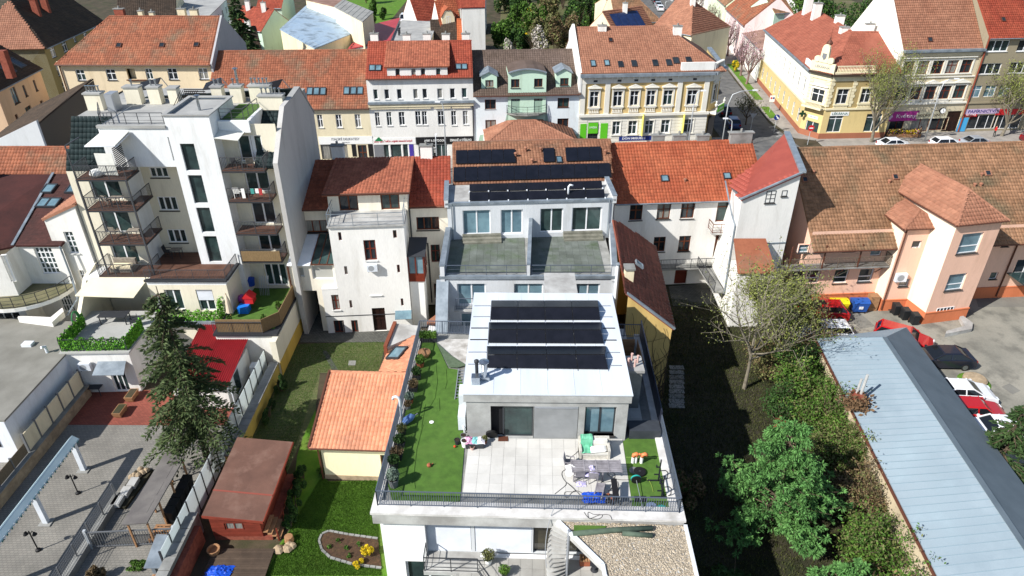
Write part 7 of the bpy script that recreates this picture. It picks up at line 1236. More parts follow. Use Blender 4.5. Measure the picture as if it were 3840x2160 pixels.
car('white car parked in front of the flower shop',(52.6,92.6),4,CW,L=4.5,kind='sedan',group=gs_);car('white hatchback parked below the clock and jewellery shop',(60.0,93.0),4,CW,group=gs_);car('silver car parked at the end of the street row',(64.4,93.4),4,CS,kind='sedan',group=gs_);car('dark red car at the right edge of the street',(74,95.2,),4,paint('car_maroon',S(104,24,30)),group=gs_)
car('silver estate on the side street beside the ornate house',(34.2,121.5),86,CS,kind='wagon',L=4.6,H=1.6,group=gs_);car('orange car behind the silver estate on the side street',(34.4,128),86,CO,group=gs_);car('dark car parked in the shade at the street corner',(33.2,108.5),88,CK,kind='sedan',group=gs_);car('dark blue car in the shade near the corner trees',(33.0,102.5),86,CB,group=gs_)
for k,(y,m_,l)in enumerate(((203,CW,'white car far along the side street'),(209,CS,'silver car far along the side street'),(215,CK,'black car far along the side street'),(221,CB,'blue car farthest along the side street'))):car(l,(39.5+(y-190)*.075,y),86,m_,group=gs_)
car('dark car on the lane behind the red shed',(-26.6,199),88,CK,group=gs_);car('dark blue car farther up the lane',(-26.2,206),88,CB,group=gs_);p=G(W7(1755,170));car('white van beside the grey flat roof',(p[0],p[1]),88,CW,kind='wagon',H=2.0,L=4.8,group=gs_)
p=G(Z1(610,1030));car('silver car in the alley below the beige house',(p[0],p[1]+1.0),86,CS,group=gs_)
# lamps and signs
LPM=mat('lamp_post',S(196,200,202),rough=.5,metal=.3)
def lamp(label,base,top,arm,r=.07,z0=.0):
 t=thing('street_lamp',label,'street lamp',(base[0],base[1],z0),'street lamps');b=Vector((base[0],base[1],z0));h=top;d=Vector((arm[0],arm[1],0));pts=[b,b+Vector((0,0,h*.8)),b+Vector((0,0,h*.95))+d*.12,b+Vector((0,0,h))+d*.45,b+Vector((0,0,h+.1))+d*.95];part('post',MB().tube(pts,[r*1.3,r,r*.8,r*.7,r*.7],8),LPM,t,smooth=True);e=pts[-1];dd=d.normalized();part('lamp_head',MB().bar(e-dd*.1,e+dd*.55,.22,.14),FW,t)
def lampY(label,Zf,pb,pt,Y,arm):x,z=OY(Zf(*pb),Y);zt_=OY(Zf(*pt),Y)[1];lamp(label,(x,Y),zt_,arm)
lampY('curved white street lamp beside the beige house',Z1,(630,1100),(500,875),80,(-1.6,0));lampY('tall street lamp at the street corner near the green banner',Z3,(1830,1060),(1900,690),91,(3.2,.2));lampY('short street lamp with round head near the corner',Z3,(1885,1060),(1870,900),88,(-.8,0));lampY('tall street lamp in front of the clock and jewellery shop',Z4,(1540,1070),(1680,600),95.2,(1.6,0));lampY('street lamp in front of the ornate yellow house',Z3,(1577,1060),(1610,690),87,(.8,0));lampY('street lamp in front of the white dormer house',Z2,(1556,1190),(1530,775),84.5,(-.5,0));lampY('low lamp in front of the gun shop sign',Z2,(1485,1190),(1488,1035),83,(0,.3));lampY('far street lamp along the side street',W8,(495,110),(500,10),204,(1.5,0));lampY('far street lamp beside the mint house',W7,(400,80),(380,30),160,(-3,0))
def roadsign(label,p,h,kind,m1,m2=None,face=(0,-1)):
 t=thing('road_sign',label,'sign',(*p,.1));x,y=p;part('pole',MB().tube([(x,y,.1),(x,y,h)],.04,6),LPM,t);W=Wall((x-.5,y-.06),(x+.5,y-.06))
 if kind=='disc':part('plate',MB().ext([(x+.42*math.cos(a),y-.05,h-.1+.42*math.sin(a))for a in np.linspace(0,6.28,17)[:-1]],(0,-.03,0)),m1,t)
 elif kind=='tri':part('plate',MB().ext([(x-.5,y-.05,h+.3),(x+.5,y-.05,h+.3),(x,y-.05,h-.5)],(0,-.03,0)),m1,t)
 else:part('plate',MB().box(x-.4,y-.08,h-.6,x+.4,y-.05,h+.4),m1,t)
 return t,W
t,W=roadsign('round blue arrow sign at the side street mouth',(38.3,99.4),2.4,'disc',BLP);part('arrow',MB().ext([(38.1,99.3,2.5),(38.2,99.3,2.6),(38.5,99.3,2.25),(38.55,99.3,2.35),(38.6,99.3,2.05),(38.3,99.3,2.1),(38.4,99.3,2.15)],(0,-.02,0)),WHP,t)
t,W=roadsign('red no-entry sign at the pharmacy corner',(41.2,93.9),2.6,'disc',REDP2);part('bar',MB().box(40.95,93.78,2.43,41.45,93.82,2.57),WHP,t)
roadsign('grey back of a give-way sign on the street',(34.9,99.6),2.5,'tri',ALU);t,W=roadsign('white parking zone board on the side street pavement',(40.7,109.0),2.4,'sq',WHP);part('disc',MB().ext([(40.55+.15*math.cos(a),108.91,2.4+.15*math.sin(a))for a in np.linspace(0,6.28,13)[:-1]],(0,-.01,0)),REDP2,t);part('disc',MB().ext([(40.9+.15*math.cos(a),108.91,2.4+.15*math.sin(a))for a in np.linspace(0,6.28,13)[:-1]],(0,-.01,0)),BLP,t)
x,z=OY(Z1(440,1148),70);t,W=roadsign('blue sign with the number one above the old roof ridge',(x,70),z,'sq',BLP);t2=txt(t,'1',W,.5,z-.1,.7,WHP,n=.04,bold=True)
x,z=OY(Z1(522,920),84);t,W=roadsign('blue parking sign in the alley beside the beige house',(x,84),z,'sq',BLP);txt(t,'P',W,.5,z-.05,.7,WHP,n=.04,bold=True)
# orange garden house left of the terrace house
gh2=thing('orange_garden_house','small cream garden house with a new orange tiled roof on the lawn','garden house',(-9.8,34,0));CRM=plaster('wall_light_cream',S(236,226,188),.95)
hw=Wall((-11.75,31.7),(-6.55,31.45));op=(hw.px(X2(1050,800))[0],.9,hw.px(X2(1050,800))[0]+1.1,2.2);facade(gh2,hw,.35,3.05,[op],CRM);window(gh2,hw,op,cols=2,fm=FBr);STN=mat('plinth_stone',S(176,156,128),S(146,128,104),sc1=2,rough=.95,bump=.5,bsc=6,fine=.15);part('plinth',slab(MB(),hw,-.03,hw.L+.03,-4.9,.04,0,.35),STN,gh2)
part('side_wall',MB().q(hw.at(0,.35,-5),hw.at(0,.35),hw.at(0,3.0),hw.at(0,4.5,-4.8),hw.at(0,4.5,-5)),CRM,gh2);part('back_wall',MB().q(hw.at(hw.L,.35,-5),hw.at(0,.35,-5),hw.at(0,4.4,-5),hw.at(hw.L,4.4,-5)),CRM,gh2);part('side_wall',MB().q(hw.at(hw.L,.35),hw.at(hw.L,.35,-5),hw.at(hw.L,4.4,-5),hw.at(hw.L,3.0)),CRM,gh2)
p4=[hw.at(-.55,2.92,.4),hw.at(hw.L,2.92,.4),hw.at(hw.L,4.55,-5.05),hw.at(-.55,4.55,-5.05)];rp=tiled(gh2,p4,T_NEW,.235,.33,nobj=300,lift=.045,prof=.04);ridge(rp,p4[3],p4[2],T_NEW);gutter(gh2,p4[0],p4[1],BRM,.07);pipe(gh2,[hw.at(-.45,2.85,.42),hw.at(-.12,2.6,.12),hw.at(-.12,.1,.12)],BRM,.05);part('verge',MB().bar(p4[0]+Vector((0,0,.08)),p4[3]+Vector((0,0,.08)),.12,.16),BRM,gh2)
lo=thing('orange_lean_to','narrow orange lean-to roof with a roof window beside the terrace house','lean-to',(-8,41,0));p5=[Vector((-9.35,38.6,2.7)),Vector((-9.35,41.9,2.7)),Vector((-6.75,43.6,3.5)),Vector((-6.75,38.5,3.5))];p5=[Vector((*G(X3(*q),z),z))for q,z in(((105,495),2.7),((175,335),2.7),((345,258),3.5),((275,500),3.5))]
tiled(lo,[p5[1],p5[0],p5[3],p5[2]],T_NEW,.25,.33);part('wall',MB().prism([(p.x+.05,p.y)for p in(p5[0],p5[3],p5[2],p5[1])],0,2.5),CRM,lo);sky_px(lo,X3,(180,352,262,415),[p5[0],p5[3],p5[2]])
gs3=[G(X3(*q),3.3)for q in((143,345),(205,190),(368,205),(345,257))];part('flat_roof',MB().prism(gs3,3.0,3.3),CONCL,lo);part('fire_wall',MB().bar((*G(X3(143,345),3.3),1.75),(*G(X3(205,190),3.3),1.75),.25,3.5),T_DARKRED,lo);part('wall',MB().prism([(p[0]*.99-.05,p[1])for p in gs3],0,2.98),CRM,lo)
q6=[Vector((*G(Y3(*q),z),z))for q,z in(((0,1300),3.3),((95,1300),3.3),((80,1225),4.2),((0,1285),4.2))];part('small_roof',MB().ext(q6,(0,0,.1)),T_NEW,lo)
solo('manhole_cover',MB().prism([G(X2(877,305)),G(X2(917,305)),G(X2(920,280)),G(X2(882,280))],.006,.03),CONC,'square grey manhole cover set in the grass pavers','manhole cover')
# brown hut, its steps, deck, bed
hut=thing('brown_hut','red-brown timber hut with a brown felt roof beside the panel fence','hut',(-15.3,29,0));HWD=mat('hut_boards',S(124,52,36),S(108,44,30),sc1=2,rough=.8,isl=.1,fine=.08);HFELT=mat('brown_felt',S(112,82,70),S(96,70,60),sc1=.6,rough=.95,bump=.3,bsc=30,fine=.1,c3=S(124,96,84),sc3=.8)
hp=[Vector((*G(X2(*q),2.6),2.6))for q in((78,1112),(412,1143),(580,738),(280,712))];zq=[2.35,2.35,2.75,2.75];hp=[Vector((p.x,p.y,z))for p,z in zip(hp,zq)];part('roof',MB().ext(hp,(0,0,.12)),HFELT,hut);part('roof_trim',MB().bar(hp[0]+Vector((0,-.02,.04)),hp[1]+Vector((0,-.02,.04)),.06,.16).bar(hp[1]+Vector((.02,0,.04)),hp[2]+Vector((.02,0,.04)),.06,.16),HWD,hut);rs_=[hp[0].lerp(hp[3],.3)+Vector((0,0,.14)),hp[1].lerp(hp[2],.3)+Vector((0,0,.14))];part('felt_seam',MB().bar(rs_[0],rs_[1],.1,.02),mat('felt_red',S(140,74,62),rough=.9),hut)
hf=Wall((-17.0,26.95),(-14.2,26.95));wop=hf.rect(X2,(205,1162,312,1198));
for k in range(15):
 z=.35+k*.135
 if wop[1]-.07<z+.06<wop[3]+.02:
  part('board',slab(MB(),hf,0,wop[0]-.05,-.05,.0+.01*(k%2),z,z+.13),HWD,hut);part('board',slab(MB(),hf,wop[2]+.05,hf.L,-.05,.0+.01*(k%2),z,z+.13),HWD,hut)
 else:part('board',slab(MB(),hf,0,hf.L,-.05,.0+.01*(k%2),z,z+.13),HWD,hut)
window(hut,hf,wop,cols=2,fm=HWD,inset=.02,t=.05);part('side_wall',MB().box(-14.3,27.0,.3,-14.2,31.8,2.5),HWD,hut);part('side_wall',MB().box(-17,27.0,.3,-16.9,31.8,2.5),HWD,hut);part('back_wall',MB().box(-17,31.7,.3,-14.2,31.8,2.6),HWD,hut);part('base',MB().box(-17,26.98,0,-13.7,31.8,.3),BRK,hut)
hs=thing('hut_steps','small timber steps with a rail on the side of the brown hut','steps',(-13.6,27.4,0))
for k in range(4):part('step',MB().box(-14.15+k*.22,26.95,.65-k*.17,-13.9+k*.22,28.2,.7-k*.17),WOOD,hs)
for p in((-13.35,26.95),(-13.35,28.2)):part('post',MB().bar((*p,0),(*p,1.0),.07),HWD,hs)
DKD=mat('brown_deck',S(86,72,60),S(72,60,50),sc1=1.5,rough=.85,isl=.15,fine=.1);dk_=thing('brown_deck','brown timber deck in front of the hut','deck',(-15,25,0))
for k in range(28):part('plank',MB().box(-16.75,22.0+k*.15,.2,-13.35,22.138+k*.15,.26),DKD,dk_)
bt=thing('blue_tarp','crumpled bright blue tarpaulin on the brown deck','tarpaulin',(-15.9,24.5,.26));BLT=mat('blue_tarp',S(28,86,200),S(20,70,180),sc1=3,rough=.45,bump=.5,bsc=5)
def crumple(root,name,cx,cy,z,rx,ry,h,m,n=14,seed=1):
 r=np.random.default_rng(seed);mb=MB();V=[]
 for i in range(n+1):
  for j in range(n+1):
   u,v=i/n*2-1,j/n*2-1;k=max(0,1-(u*u+v*v)**.5*.85);V.append((cx+u*rx*(1+r.normal(0,.06)),cy+v*ry*(1+r.normal(0,.06)),z+.02+h*k*(.4+.6*r.random())))
 mb.v=V;mb.f=[(i*(n+1)+j,(i+1)*(n+1)+j,(i+1)*(n+1)+j+1,i*(n+1)+j+1)for i in range(n)for j in range(n)];return part(name,mb,m,root)
crumple(bt,'sheet',-15.9,24.6,.26,.7,.45,.35,BLT,seed=3)
solo('round_basket',MB().lathe([(.3,0),(.36,.3),(.3,.3),(.26,.1)],14,(*G(X2(150,1320),.26),.26)),WOOD,'round pale basket at the deck corner by the brick wall','basket')
fn=thing('panel_fence','tall fence of frosted white panels in dark posts along the yard','fence',(-18.55,34,0));FRO=bpy.data.materials.new('frosted_panel');FRO.use_nodes=True;_t=FRO.node_tree;_a=_t.nodes.new('ShaderNodeBsdfTranslucent');_a.inputs[0].default_value=(.75,.8,.8,1);_m=_t.nodes.new('ShaderNodeMixShader');_m.inputs[0].default_value=.6;_t.nodes['Principled BSDF'].inputs['Base Color'].default_value=(.75,.8,.8,1);_t.nodes['Principled BSDF'].inputs['Roughness'].default_value=.3;_t.links.new(_t.nodes['Principled BSDF'].outputs[0],_m.inputs[1]);_t.links.new(_a.outputs[0],_m.inputs[2]);_t.links.new(_m.outputs[0],_t.nodes['Material Output'].inputs[0]);ys=np.linspace(24.4,42.4,17)
for k in range(16):part('panel',MB().box(-18.57,ys[k]+.05,.25,-18.53,ys[k+1]-.02,2.2),FRO,fn);part('post',MB().box(-18.6,ys[k]-.03,0,-18.5,ys[k]+.045,2.25),DKM,fn)
part('post',MB().box(-18.6,42.38,0,-18.5,42.46,2.25),DKM,fn)
gwl2=thing('garden_boundary_wall','low yellow garden wall with grey coping behind the frosted fence','wall',(-17.9,37,0));part('wall',MB().box(-18.15,32.4,0,-17.6,42.2,1.2),plaster('wall_yellow_dirty',S(196,172,92),.55),gwl2)
for k in range(14):part('coping_stone',MB().box(-18.2,32.4+k*.7,1.2,-17.55,33.08+k*.7,1.28),CONC,gwl2)
bw2=thing('brick_wall','old brick and concrete wall between the yard and the deck','wall',(-17.7,25,0));part('concrete_part',MB().box(-18.4,20,0,-17.9,27.6,1.6),CONC,bw2);part('brick_part',MB().box(-17.9,20,0,-17.55,26.9,1.3),BRK,bw2)
for k in range(8):part('coping_stone',MB().box(-18.45,20.1+k*.9,1.6,-17.85,20.95+k*.9,1.68),CONC,bw2)
ra=thing('red_roof_annex','small white annex with a ribbed red metal roof and side door','annex',(-21,40,0));RIB=mat('red_ribbed',S(148,30,36),S(134,24,30),sc1=1,rough=.45,spec=.4)
ax=[(-23.9,44.9,3.0),(-22.2,44.9,3.0),(-22.2,42.95,2.75),(-19.8,42.95,2.75),(-19.8,38.1,2.05),(-23.9,38.1,2.05)]
part('roof',MB().ext(ax,(0,0,.06)),RIB,ra)
for k in range(27):
 x=-23.85+k*.155;y1=44.9 if x<-22.2 else 42.95;z1=3.0 if x<-22.2 else 2.75;part('roof_rib',MB().bar((x,38.1,2.13),(x,y1,z1+.08),.05,.05),RIB,ra)
part('wall',MB().box(-23.8,38.4,0,-20.0,42.9,2.05),WHITE,ra);part('eave_trim',MB().bar((-23.95,38.05,2.1),(-19.75,38.05,2.1),.1,.12),WHM,ra)
sW=Wall((-19.99,38.4),(-19.99,42.9));window(ra,sW,(1.2,.1,2.3,2.0),cols=1,fm=FW,gm=GLASSG,inset=-.03,name='door');part('gutter_pipe',MB().tube([(-19.7,38.1,2.0),(-19.5,38.0,1.7),(-19.5,38.0,.1)],.05,6),WHM,ra)
wa=OY(W6(985,985),43.02);part('glass_hatch',MB().box(-21.4,42.98,1.6,-20.3,43.04,2.4),GLASSB,tw)
solo('condenser_unit',MB().box(-19.6,41.6,0,-18.8,42.3,1.2),WHM,'white condenser unit in the corner behind the frosted fence','air conditioner')
af=thing('awning_frame','long pale blue awning beam on two white columns in the paved yard','awning',(-27.3,30,0));PBL=mat('awning_beam',S(178,198,204),S(160,182,190),sc1=.5,rough=.5,spec=.4)
part('beam',MB().ext([(-27.75,20,2.45),(-27.75,32.6,2.45),(-27.4,32.6,2.8),(-27.4,20,2.8)],(.06,0,-.03)),PBL,af);part('beam',MB().ext([(-27.39,20,2.8),(-27.39,32.6,2.8),(-27.05,32.6,2.55),(-27.05,20,2.55)],(.04,0,-.05)),PBL,af)
STR=mat('valance_green',S(60,120,110),rough=.8)
for k in range(60):part('valance_strip',MB().box(-27.06,20.1+k*.208,2.35,-27.04,20.2+k*.208,2.55),STR if k%2 else WHP,af)
for y in(32.4,28.2,23.8):part('column',MB().box(-27.55,y-.12,.0,-27.25,y+.12,2.5),WHM,af);part('foot',MB().box(-27.75,y-.3,0,-27.05,y+.3,.08),CONC,af)
for lb,y in(('black double garden lamp under the middle of the awning beam',30.47),('black double garden lamp nearer the camera under the awning beam',26.26)):
 t=thing('garden_lamp',lb,'lamp',(-27.3,y,0),'garden lamps in the yard');t.location=(-26.75,y,0);ORG[t]=t.location.copy();x=-26.75;part('post',MB().tube([(x,y,0),(x,y,1.6)],.035,8),BLKP,t);part('base',MB().lathe([(.16,0),(.14,.1),(.05,.16)],10,(x,y,0)),BLKP,t)
 for s in(-1,1):part('arm',MB().tube([(x,y,1.35),(x+s*.18,y,1.6),(x+s*.25,y,1.5)],.02,6),BLKP,t);part('lamp_shade',MB().lathe([(.13,1.32),(.12,1.36),(.04,1.52)],10,(x+s*.25,y,0)),BLKP,t)
for lb,p in(('wooden planter trough nearer the house on the red pavers',X1(722,485)),('wooden planter trough at the edge of the red pavers',X1(658,570))):
 x,y=G(p);t=thing('planter_trough',lb,'planter',(x,y,.01),'wooden planter troughs');part('trough',MB().hexa([(x-.24,y-.45,.1),(x+.24,y-.45,.1),(x+.24,y+.45,.1),(x-.24,y+.45,.1)],[(x-.3,y-.55,.5),(x+.3,y-.55,.5),(x+.3,y+.55,.5),(x-.3,y+.55,.5)]),WOOD,t);part('soil',MB().box(x-.24,y-.49,.49,x+.24,y+.49,.515),DIRT,t)
 for a in(-1,1):part('leg',MB().box(x-.22,y+a*.35-.04,.0,x+.22,y+a*.35+.04,.1),WOOD,t)
x,y=G(X1(530,460));t=thing('cafe_table','dark garden table with a chair by the annex wall','table',(x,y,0));part('top',MB().box(x-.5,y-.35,.7,x+.5,y+.35,.74),DKM,t)
for a in(-.42,.42):
 for b in(-.28,.28):part('leg',MB().bar((x+a,y+b,0),(x+a,y+b,.7),.04),DKM,t)
def chair(label,x,y,ang,m,cat='chair',z=0.,group=None):
 t=thing('garden_chair',label,cat,(0,0,0),group);part('seat',MB().box(-.24,-.24,.42,.24,.24,.46),m,t);part('backrest',MB().ext([(-.24,.22,.46),(.24,.22,.46),(.24,.32,.92),(-.24,.32,.92)],(0,.03,0)),m,t)
 for a in(-.21,.21):
  for b in(-.2,.2):part('leg',MB().bar((a,b,0),(a,b,.42),.035),m,t)
  part('armrest',MB().bar((a*1.15,-.2,.64),(a*1.15,.24,.64),.04).bar((a*1.15,-.2,.42),(a*1.15,-.2,.64),.03),m,t)
 t.location=(x,y,z);t.rotation_euler=(0,0,R(ang));return t
chair('dark chair left of the garden table by the annex wall',x-1.1,y+.1,90,DKM,z=.015)
sf=thing('bin_shelter','long low shelter with a grey felt roof on timber posts','shelter',(-20.7,29,0));part('roof',MB().ext([(-21.5,26.3,2.0),(-20.05,26.3,2.15),(-20.0,31.4,2.15),(-21.45,31.8,2.0)],(0,0,.09)),mat('shelter_felt',S(112,108,104),S(96,92,90),sc1=1,rough=.95,fine=.08),sf)
for x,y in((-20.2,31.3),(-20.2,29.6),(-20.2,28.0),(-20.2,26.5),(-21.3,26.5),(-21.3,29),(-21.3,31.4)):part('post',MB().bar((x,y,0),(x,y,2.05),.09),WOOD,sf)
for k in range(3):part('felt_patch',MB().ext([(-21.3+.15*k,27.0+k*1.3,2.105+.015*k),(-20.4,27.0+k*1.3,2.2),(-20.4,28.0+k*1.3,2.2),(-21.3+.15*k,28.0+k*1.3,2.105+.015*k)],(0,0,.012)),MC['shelter_felt'],sf)
for k in range(5):
 x,y=-20.0,28.3+k*.62;t=thing('wheeled_bin','black wheeled bin under the grey shelter roof, '+('nearest the camera','second from the camera','middle of the row','second from the far end','at the far end')[k],'bin',(x,y,0),'black bins under the shelter');part('body',MB().hexa([(x-.2,y-.22,.05),(x+.2,y-.22,.05),(x+.2,y+.22,.05),(x-.2,y+.22,.05)],[(x-.27,y-.27,.95),(x+.27,y-.27,.95),(x+.27,y+.27,.95),(x-.27,y+.27,.95)]),BLK,t);part('lid',MB().box(x-.29,y-.29,.951,x+.29,y+.29,1.02),BLK,t)
pl=thing('pallet_stack','stack of pale wooden pallets under the shelter end','pallets',(-20.1,27.3,0))
for k in range(6):part('pallet_board',MB().box(-20.7,26.7+k*.2,.3,-19.7,26.82+k*.2,.34),WOOD,pl)
for k in range(3):part('pallet_block',MB().box(-20.7+.44*k,26.7,.0,-20.58+.44*k,27.85,.3),WOOD,pl)
mf=thing('mesh_fence','grey wire mesh fence on a concrete kerb along the yard','fence',(-24,25,0));part('kerb',MB().box(-24.2,18,0,-23.8,30.1,.5),CONC,mf);MSH=mat('wire_grey',S(120,122,124),rough=.5,metal=.4);
for k in range(9):part('post',MB().box(-24.03,18.2+k*1.45,.5,-23.97,18.26+k*1.45,1.5),MSH,mf)
ms=MB()
for k in range(95):ms.bar((-24,18.2+k*.125,.55),(-24,18.2+k*.125,1.45),.014)
for z in np.arange(.6,1.5,.17):ms.bar((-24,18.2,z),(-24,30,z),.016)
part('mesh_wire',ms,MSH,mf,'stuff')
gt=thing('sliding_gate','grey sliding gate of vertical bars across the yard corner','gate',(-21.5,26.9,0));gA=Vector((-23.8,26.4,0));gB=Vector((-19.0,26.7,0));fr=MB();
for z in(.15,1.3):part('gate_rail',MB().bar(gA+Vector((0,0,z)),gB+Vector((0,0,z)),.07),MSH,gt)
for k in range(34):p=gA.lerp(gB,k/33);part('gate_bar',MB().bar(p+Vector((0,0,.15)),p+Vector((0,0,1.3)),.03),MSH,gt)
for p in(gA,gB):part('gate_post',MB().bar(p,p+Vector((0,0,1.5)),.14),LPM,gt)
ms_=solo('metal_sheet_table',MB().ext([(-19.85,26.4,1.15),(-18.85,26.35,1.15),(-18.65,24.3,1.0),(-19.65,24.3,1.0)],(0,0,.05)).box(-19.5,24.6,0,-19.3,24.8,1.0).box(-19.1,26.0,0,-18.95,26.2,1.12),ZINC,'pale sheet metal lid over timber by the gate','metal sheet')
for k in range(4):solo('timber_plank',MB().bar((-19.6+k*.15,23.4+.1*k,.3+.05*k),(-19.3+k*.15,24.4,.4+.03*k),.1,.05),WOOD,'pale timber plank under the sheet metal lid, '+('leftmost','second from the left','third from the left','rightmost')[k],'plank','planks under the sheet metal')
rbd=thing('raised_bed','stone-edged raised bed with small plants in the paved yard','bed',(-23.6,30.5,0));part('soil',MB().prism([(-24.1,29.3),(-23.2,29.2),(-22.9,32.3),(-24.0,32.2)],0,.2),SHADE,rbd)
for k in range(3):x,y=-23.75+.12*k,29.5+k*.75;part('trough',MB().box(x-.25,y-.35,.2,x+.25,y+.35,.5),CONCL,rbd)
rr=np.random.default_rng(8)
for k in range(9):x,y=-23.9+rr.random()*.9,31.4+rr.random()*.8;part('rock',MB().lathe([(.06,0),(.2+.06*rr.random(),.1),(.14,.24),(.03,.3)],6,(x,y,.2)),STN,rbd)
lw2=thing('panelled_wall','low grey stone wall carrying cream panels in grey frames left of the yard','wall',(-31,34,0));part('stone_base',MB().box(-31.25,20,0,-30.75,39.9,.85),STN,lw2);part('base_cap',MB().box(-31.3,20,.85,-30.7,39.9,.92),CONC,lw2)
for k in range(5):part('cream_panel',MB().box(-31.05,33.2+k*1.33,.95,-31.0,34.45+k*1.33,2.3),CREAM,lw2);part('frame_post',MB().box(-31.1,33.1+k*1.33,.92,-30.95,33.19+k*1.33,2.4),MSH,lw2)
part('frame_post',MB().box(-31.1,39.75,.92,-30.95,39.84,2.4),MSH,lw2)
for k in range(8):part('mesh_panel',MB().box(-31.03,21.5+k*1.45,.95,-31.0,22.85+k*1.45,1.75),mat('brown_mesh',S(126,112,92),S(100,90,74),sc1=12,rough=.8),lw2);part('frame_post',MB().box(-31.08,21.4+k*1.45,.92,-30.96,21.48+k*1.45,1.85),MSH,lw2)
HEDGE=mat('ivy_panel',S(120,184,52),S(78,136,36),sc1=6,rough=.7,isl=.35,fine=.2)
def leafcloud(n,size,fn,flat=.5,seed=0,asp=1.7):
 r=np.random.default_rng(seed);c=fn(r,n);a=r.normal(size=(n,3));a/=np.linalg.norm(a,axis=1)[:,None];b=r.normal(size=(n,3));b-=a*(a*b).sum(1)[:,None];b/=np.linalg.norm(b,axis=1)[:,None];s=(size*r.uniform(.6,1.3,n))[:,None]
 A=a*s*.5*asp;B=b*s*.5;V=np.stack([c-A,c-B*.9,c+A,c+B*.9],1).reshape(-1,3);Q=np.arange(4*n).reshape(-1,4);return V,Q
def hedge(root,a,b,h,w,n,m,z,seed=1,size=.09):
 a=np.array(a);b=np.array(b)
 def f(r,n):t=r.random(n)[:,None];p=a+(b-a)*t;d=(b-a)/np.linalg.norm(b-a);nn=np.array([-d[1],d[0]]);off=r.uniform(-w/2,w/2,n)[:,None];q=p+nn*off;return np.concatenate([q,(z+r.random(n)*h*(1+.12*np.sin(t[:,0]*40)))[:,None]],1)
 V,Q=leafcloud(n,size,f,seed=seed);V=V-np.array(ORG[root]);return link('leaves',npmesh('leaves',V,Q),root,m,'stuff')
hg=thing('hedge_screen','bright green artificial hedge screen round the annex terrace','hedge screen',(-30,41,3.6));railing(hg,[(-32.0,43.6,3.62),(-32.0,40.3,3.62),(-27.4,40.45,3.62),(-27.4,43,3.62)],h=1.0,sp=.15,m=DKM)
for i,(a,b)in enumerate((((-32,43.6),(-32,40.35)),((-32,40.35),(-27.4,40.5)),((-27.4,40.5),(-27.4,43)))):hedge(hg,a,b,1.0,.14,2600,HEDGE,3.65,seed=i)
hg2=thing('hedge_screen','bright green artificial hedge on the balcony below the beige windows','hedge screen',(-24.5,45,3.3));hedge(hg2,(-27.2,44.85),(-22.4,44.85),.95,.16,2600,HEDGE,3.2,seed=9);hedge(hg2,(-22.4,44.85),(-22.4,45.6),1.6,.2,700,HEDGE,3.2,seed=10);part('trough',MB().box(-27.3,44.6,2.8,-22.3,45.05,3.25),ZINC,hg2);part('lower_wall',MB().box(-27.25,44.9,0,-22.25,45.6,2.8),CREW,tw)
hr_=thing('hose_reel','coiled green garden hose on the terrace side screen','hose',(-32.4,43.2,3.62))
for k in range(5):part('hose_coil',MB().tube([(-32.35+.02*k,43.2+(.35+.03*k)*math.cos(a),4.5+(.5+.03*k)*math.sin(a))for a in np.linspace(0,6.28,18)],.04,5),mat('hose_green',S(60,140,84),rough=.5),hr_)
tb=thing('terrace_table','dark dining table under the terrace awning','table',(-30,44,3.62));part('top',MB().box(-31,43.6,4.32,-28.9,44.5,4.37),DKM,tb)
for a,b in((-30.9,43.7),(-29,43.7),(-30.9,44.4),(-29,44.4)):part('leg',MB().bar((a,b,3.62),(a,b,4.32),.06),DKM,tb)
chair('wire chair at the right end of the terrace table under the awning',-28.3,43.5,-60,DKM,z=3.62)
fm_=mat('rattan',S(150,142,130),S(120,112,102),sc1=6,rough=.9)
so_=thing('balcony_sofa','grey corner sofa with pale cushions on the lowest left balcony','sofa',(-30,47.2,6.33));part('frame',MB().box(-31,46.9,6.33,-29.3,47.7,6.65),fm_,so_);part('cushion',MB().box(-30.9,46.95,6.65,-29.4,47.6,6.8),CREAM,so_);part('backrest',MB().box(-31,47.7,6.33,-29.3,47.95,7.1),fm_,so_)
for lb,x,y,z,a in(('wicker chair on the second highest left balcony',-29.8,47.4,11.75,160),('grey mesh chair on the middle left balcony',-30.2,47.8,9.0,170),('white plastic chair on the second right balcony',-20.6,48.7,11.8,180),('dark chair on the highest right balcony',-20.2,48.6,14.2,160),('dark wicker chair at the right of the highest right balcony',-19.2,48.6,14.2,200),('dark chair on the wooden deck by the recessed wall',-27.6,49.6,6.33,90)):chair(lb,x,y,a,WHP if 'white' in lb else(fm_ if 'wicker' in lb or 'mesh' in lb else DKM),z=z)
for lb,x,y,z in(('small table on the second highest left balcony',-29.0,47.3,11.75),('small table on the middle left balcony',-28.6,47.5,9.0),('small table on the wooden deck by the recessed wall',-26.8,49.4,6.33)):
 t=thing('balcony_table',lb,'table',(x,y,z));part('top',MB().box(x-.4,y-.3,z+.68,x+.4,y+.3,z+.72),fm_,t);[part('leg',MB().bar((x+a,y+b,z),(x+a,y+b,z+.68),.04),DKM,t)for a in(-.33,.33)for b in(-.24,.24)]
bb=thing('bean_bag','white cushioned lounge seat on the top left balcony','seat',(-29.7,47.2,14.15));part('cushion',MB().lathe([(.35,0),(.5,.15),(.42,.4),(.1,.5)],12,(-29.7,47.1,14.2)),WHP,bb,smooth=True)
lr=thing('laundry','white, green and red laundry hanging on a balcony railing','laundry',(-19.4,48,11.8))
for x,h,m_ in((-20.0,.75,WHP),(-19.3,.4,mat('cloth_teal',S(70,150,140),rough=.9)),(-18.95,.35,WHP),(-18.7,.5,mat('cloth_red',S(170,60,60),rough=.9))):part('cloth',MB().box(x,47.93,12.83-h,x+.24,47.98,12.83),m_,lr)
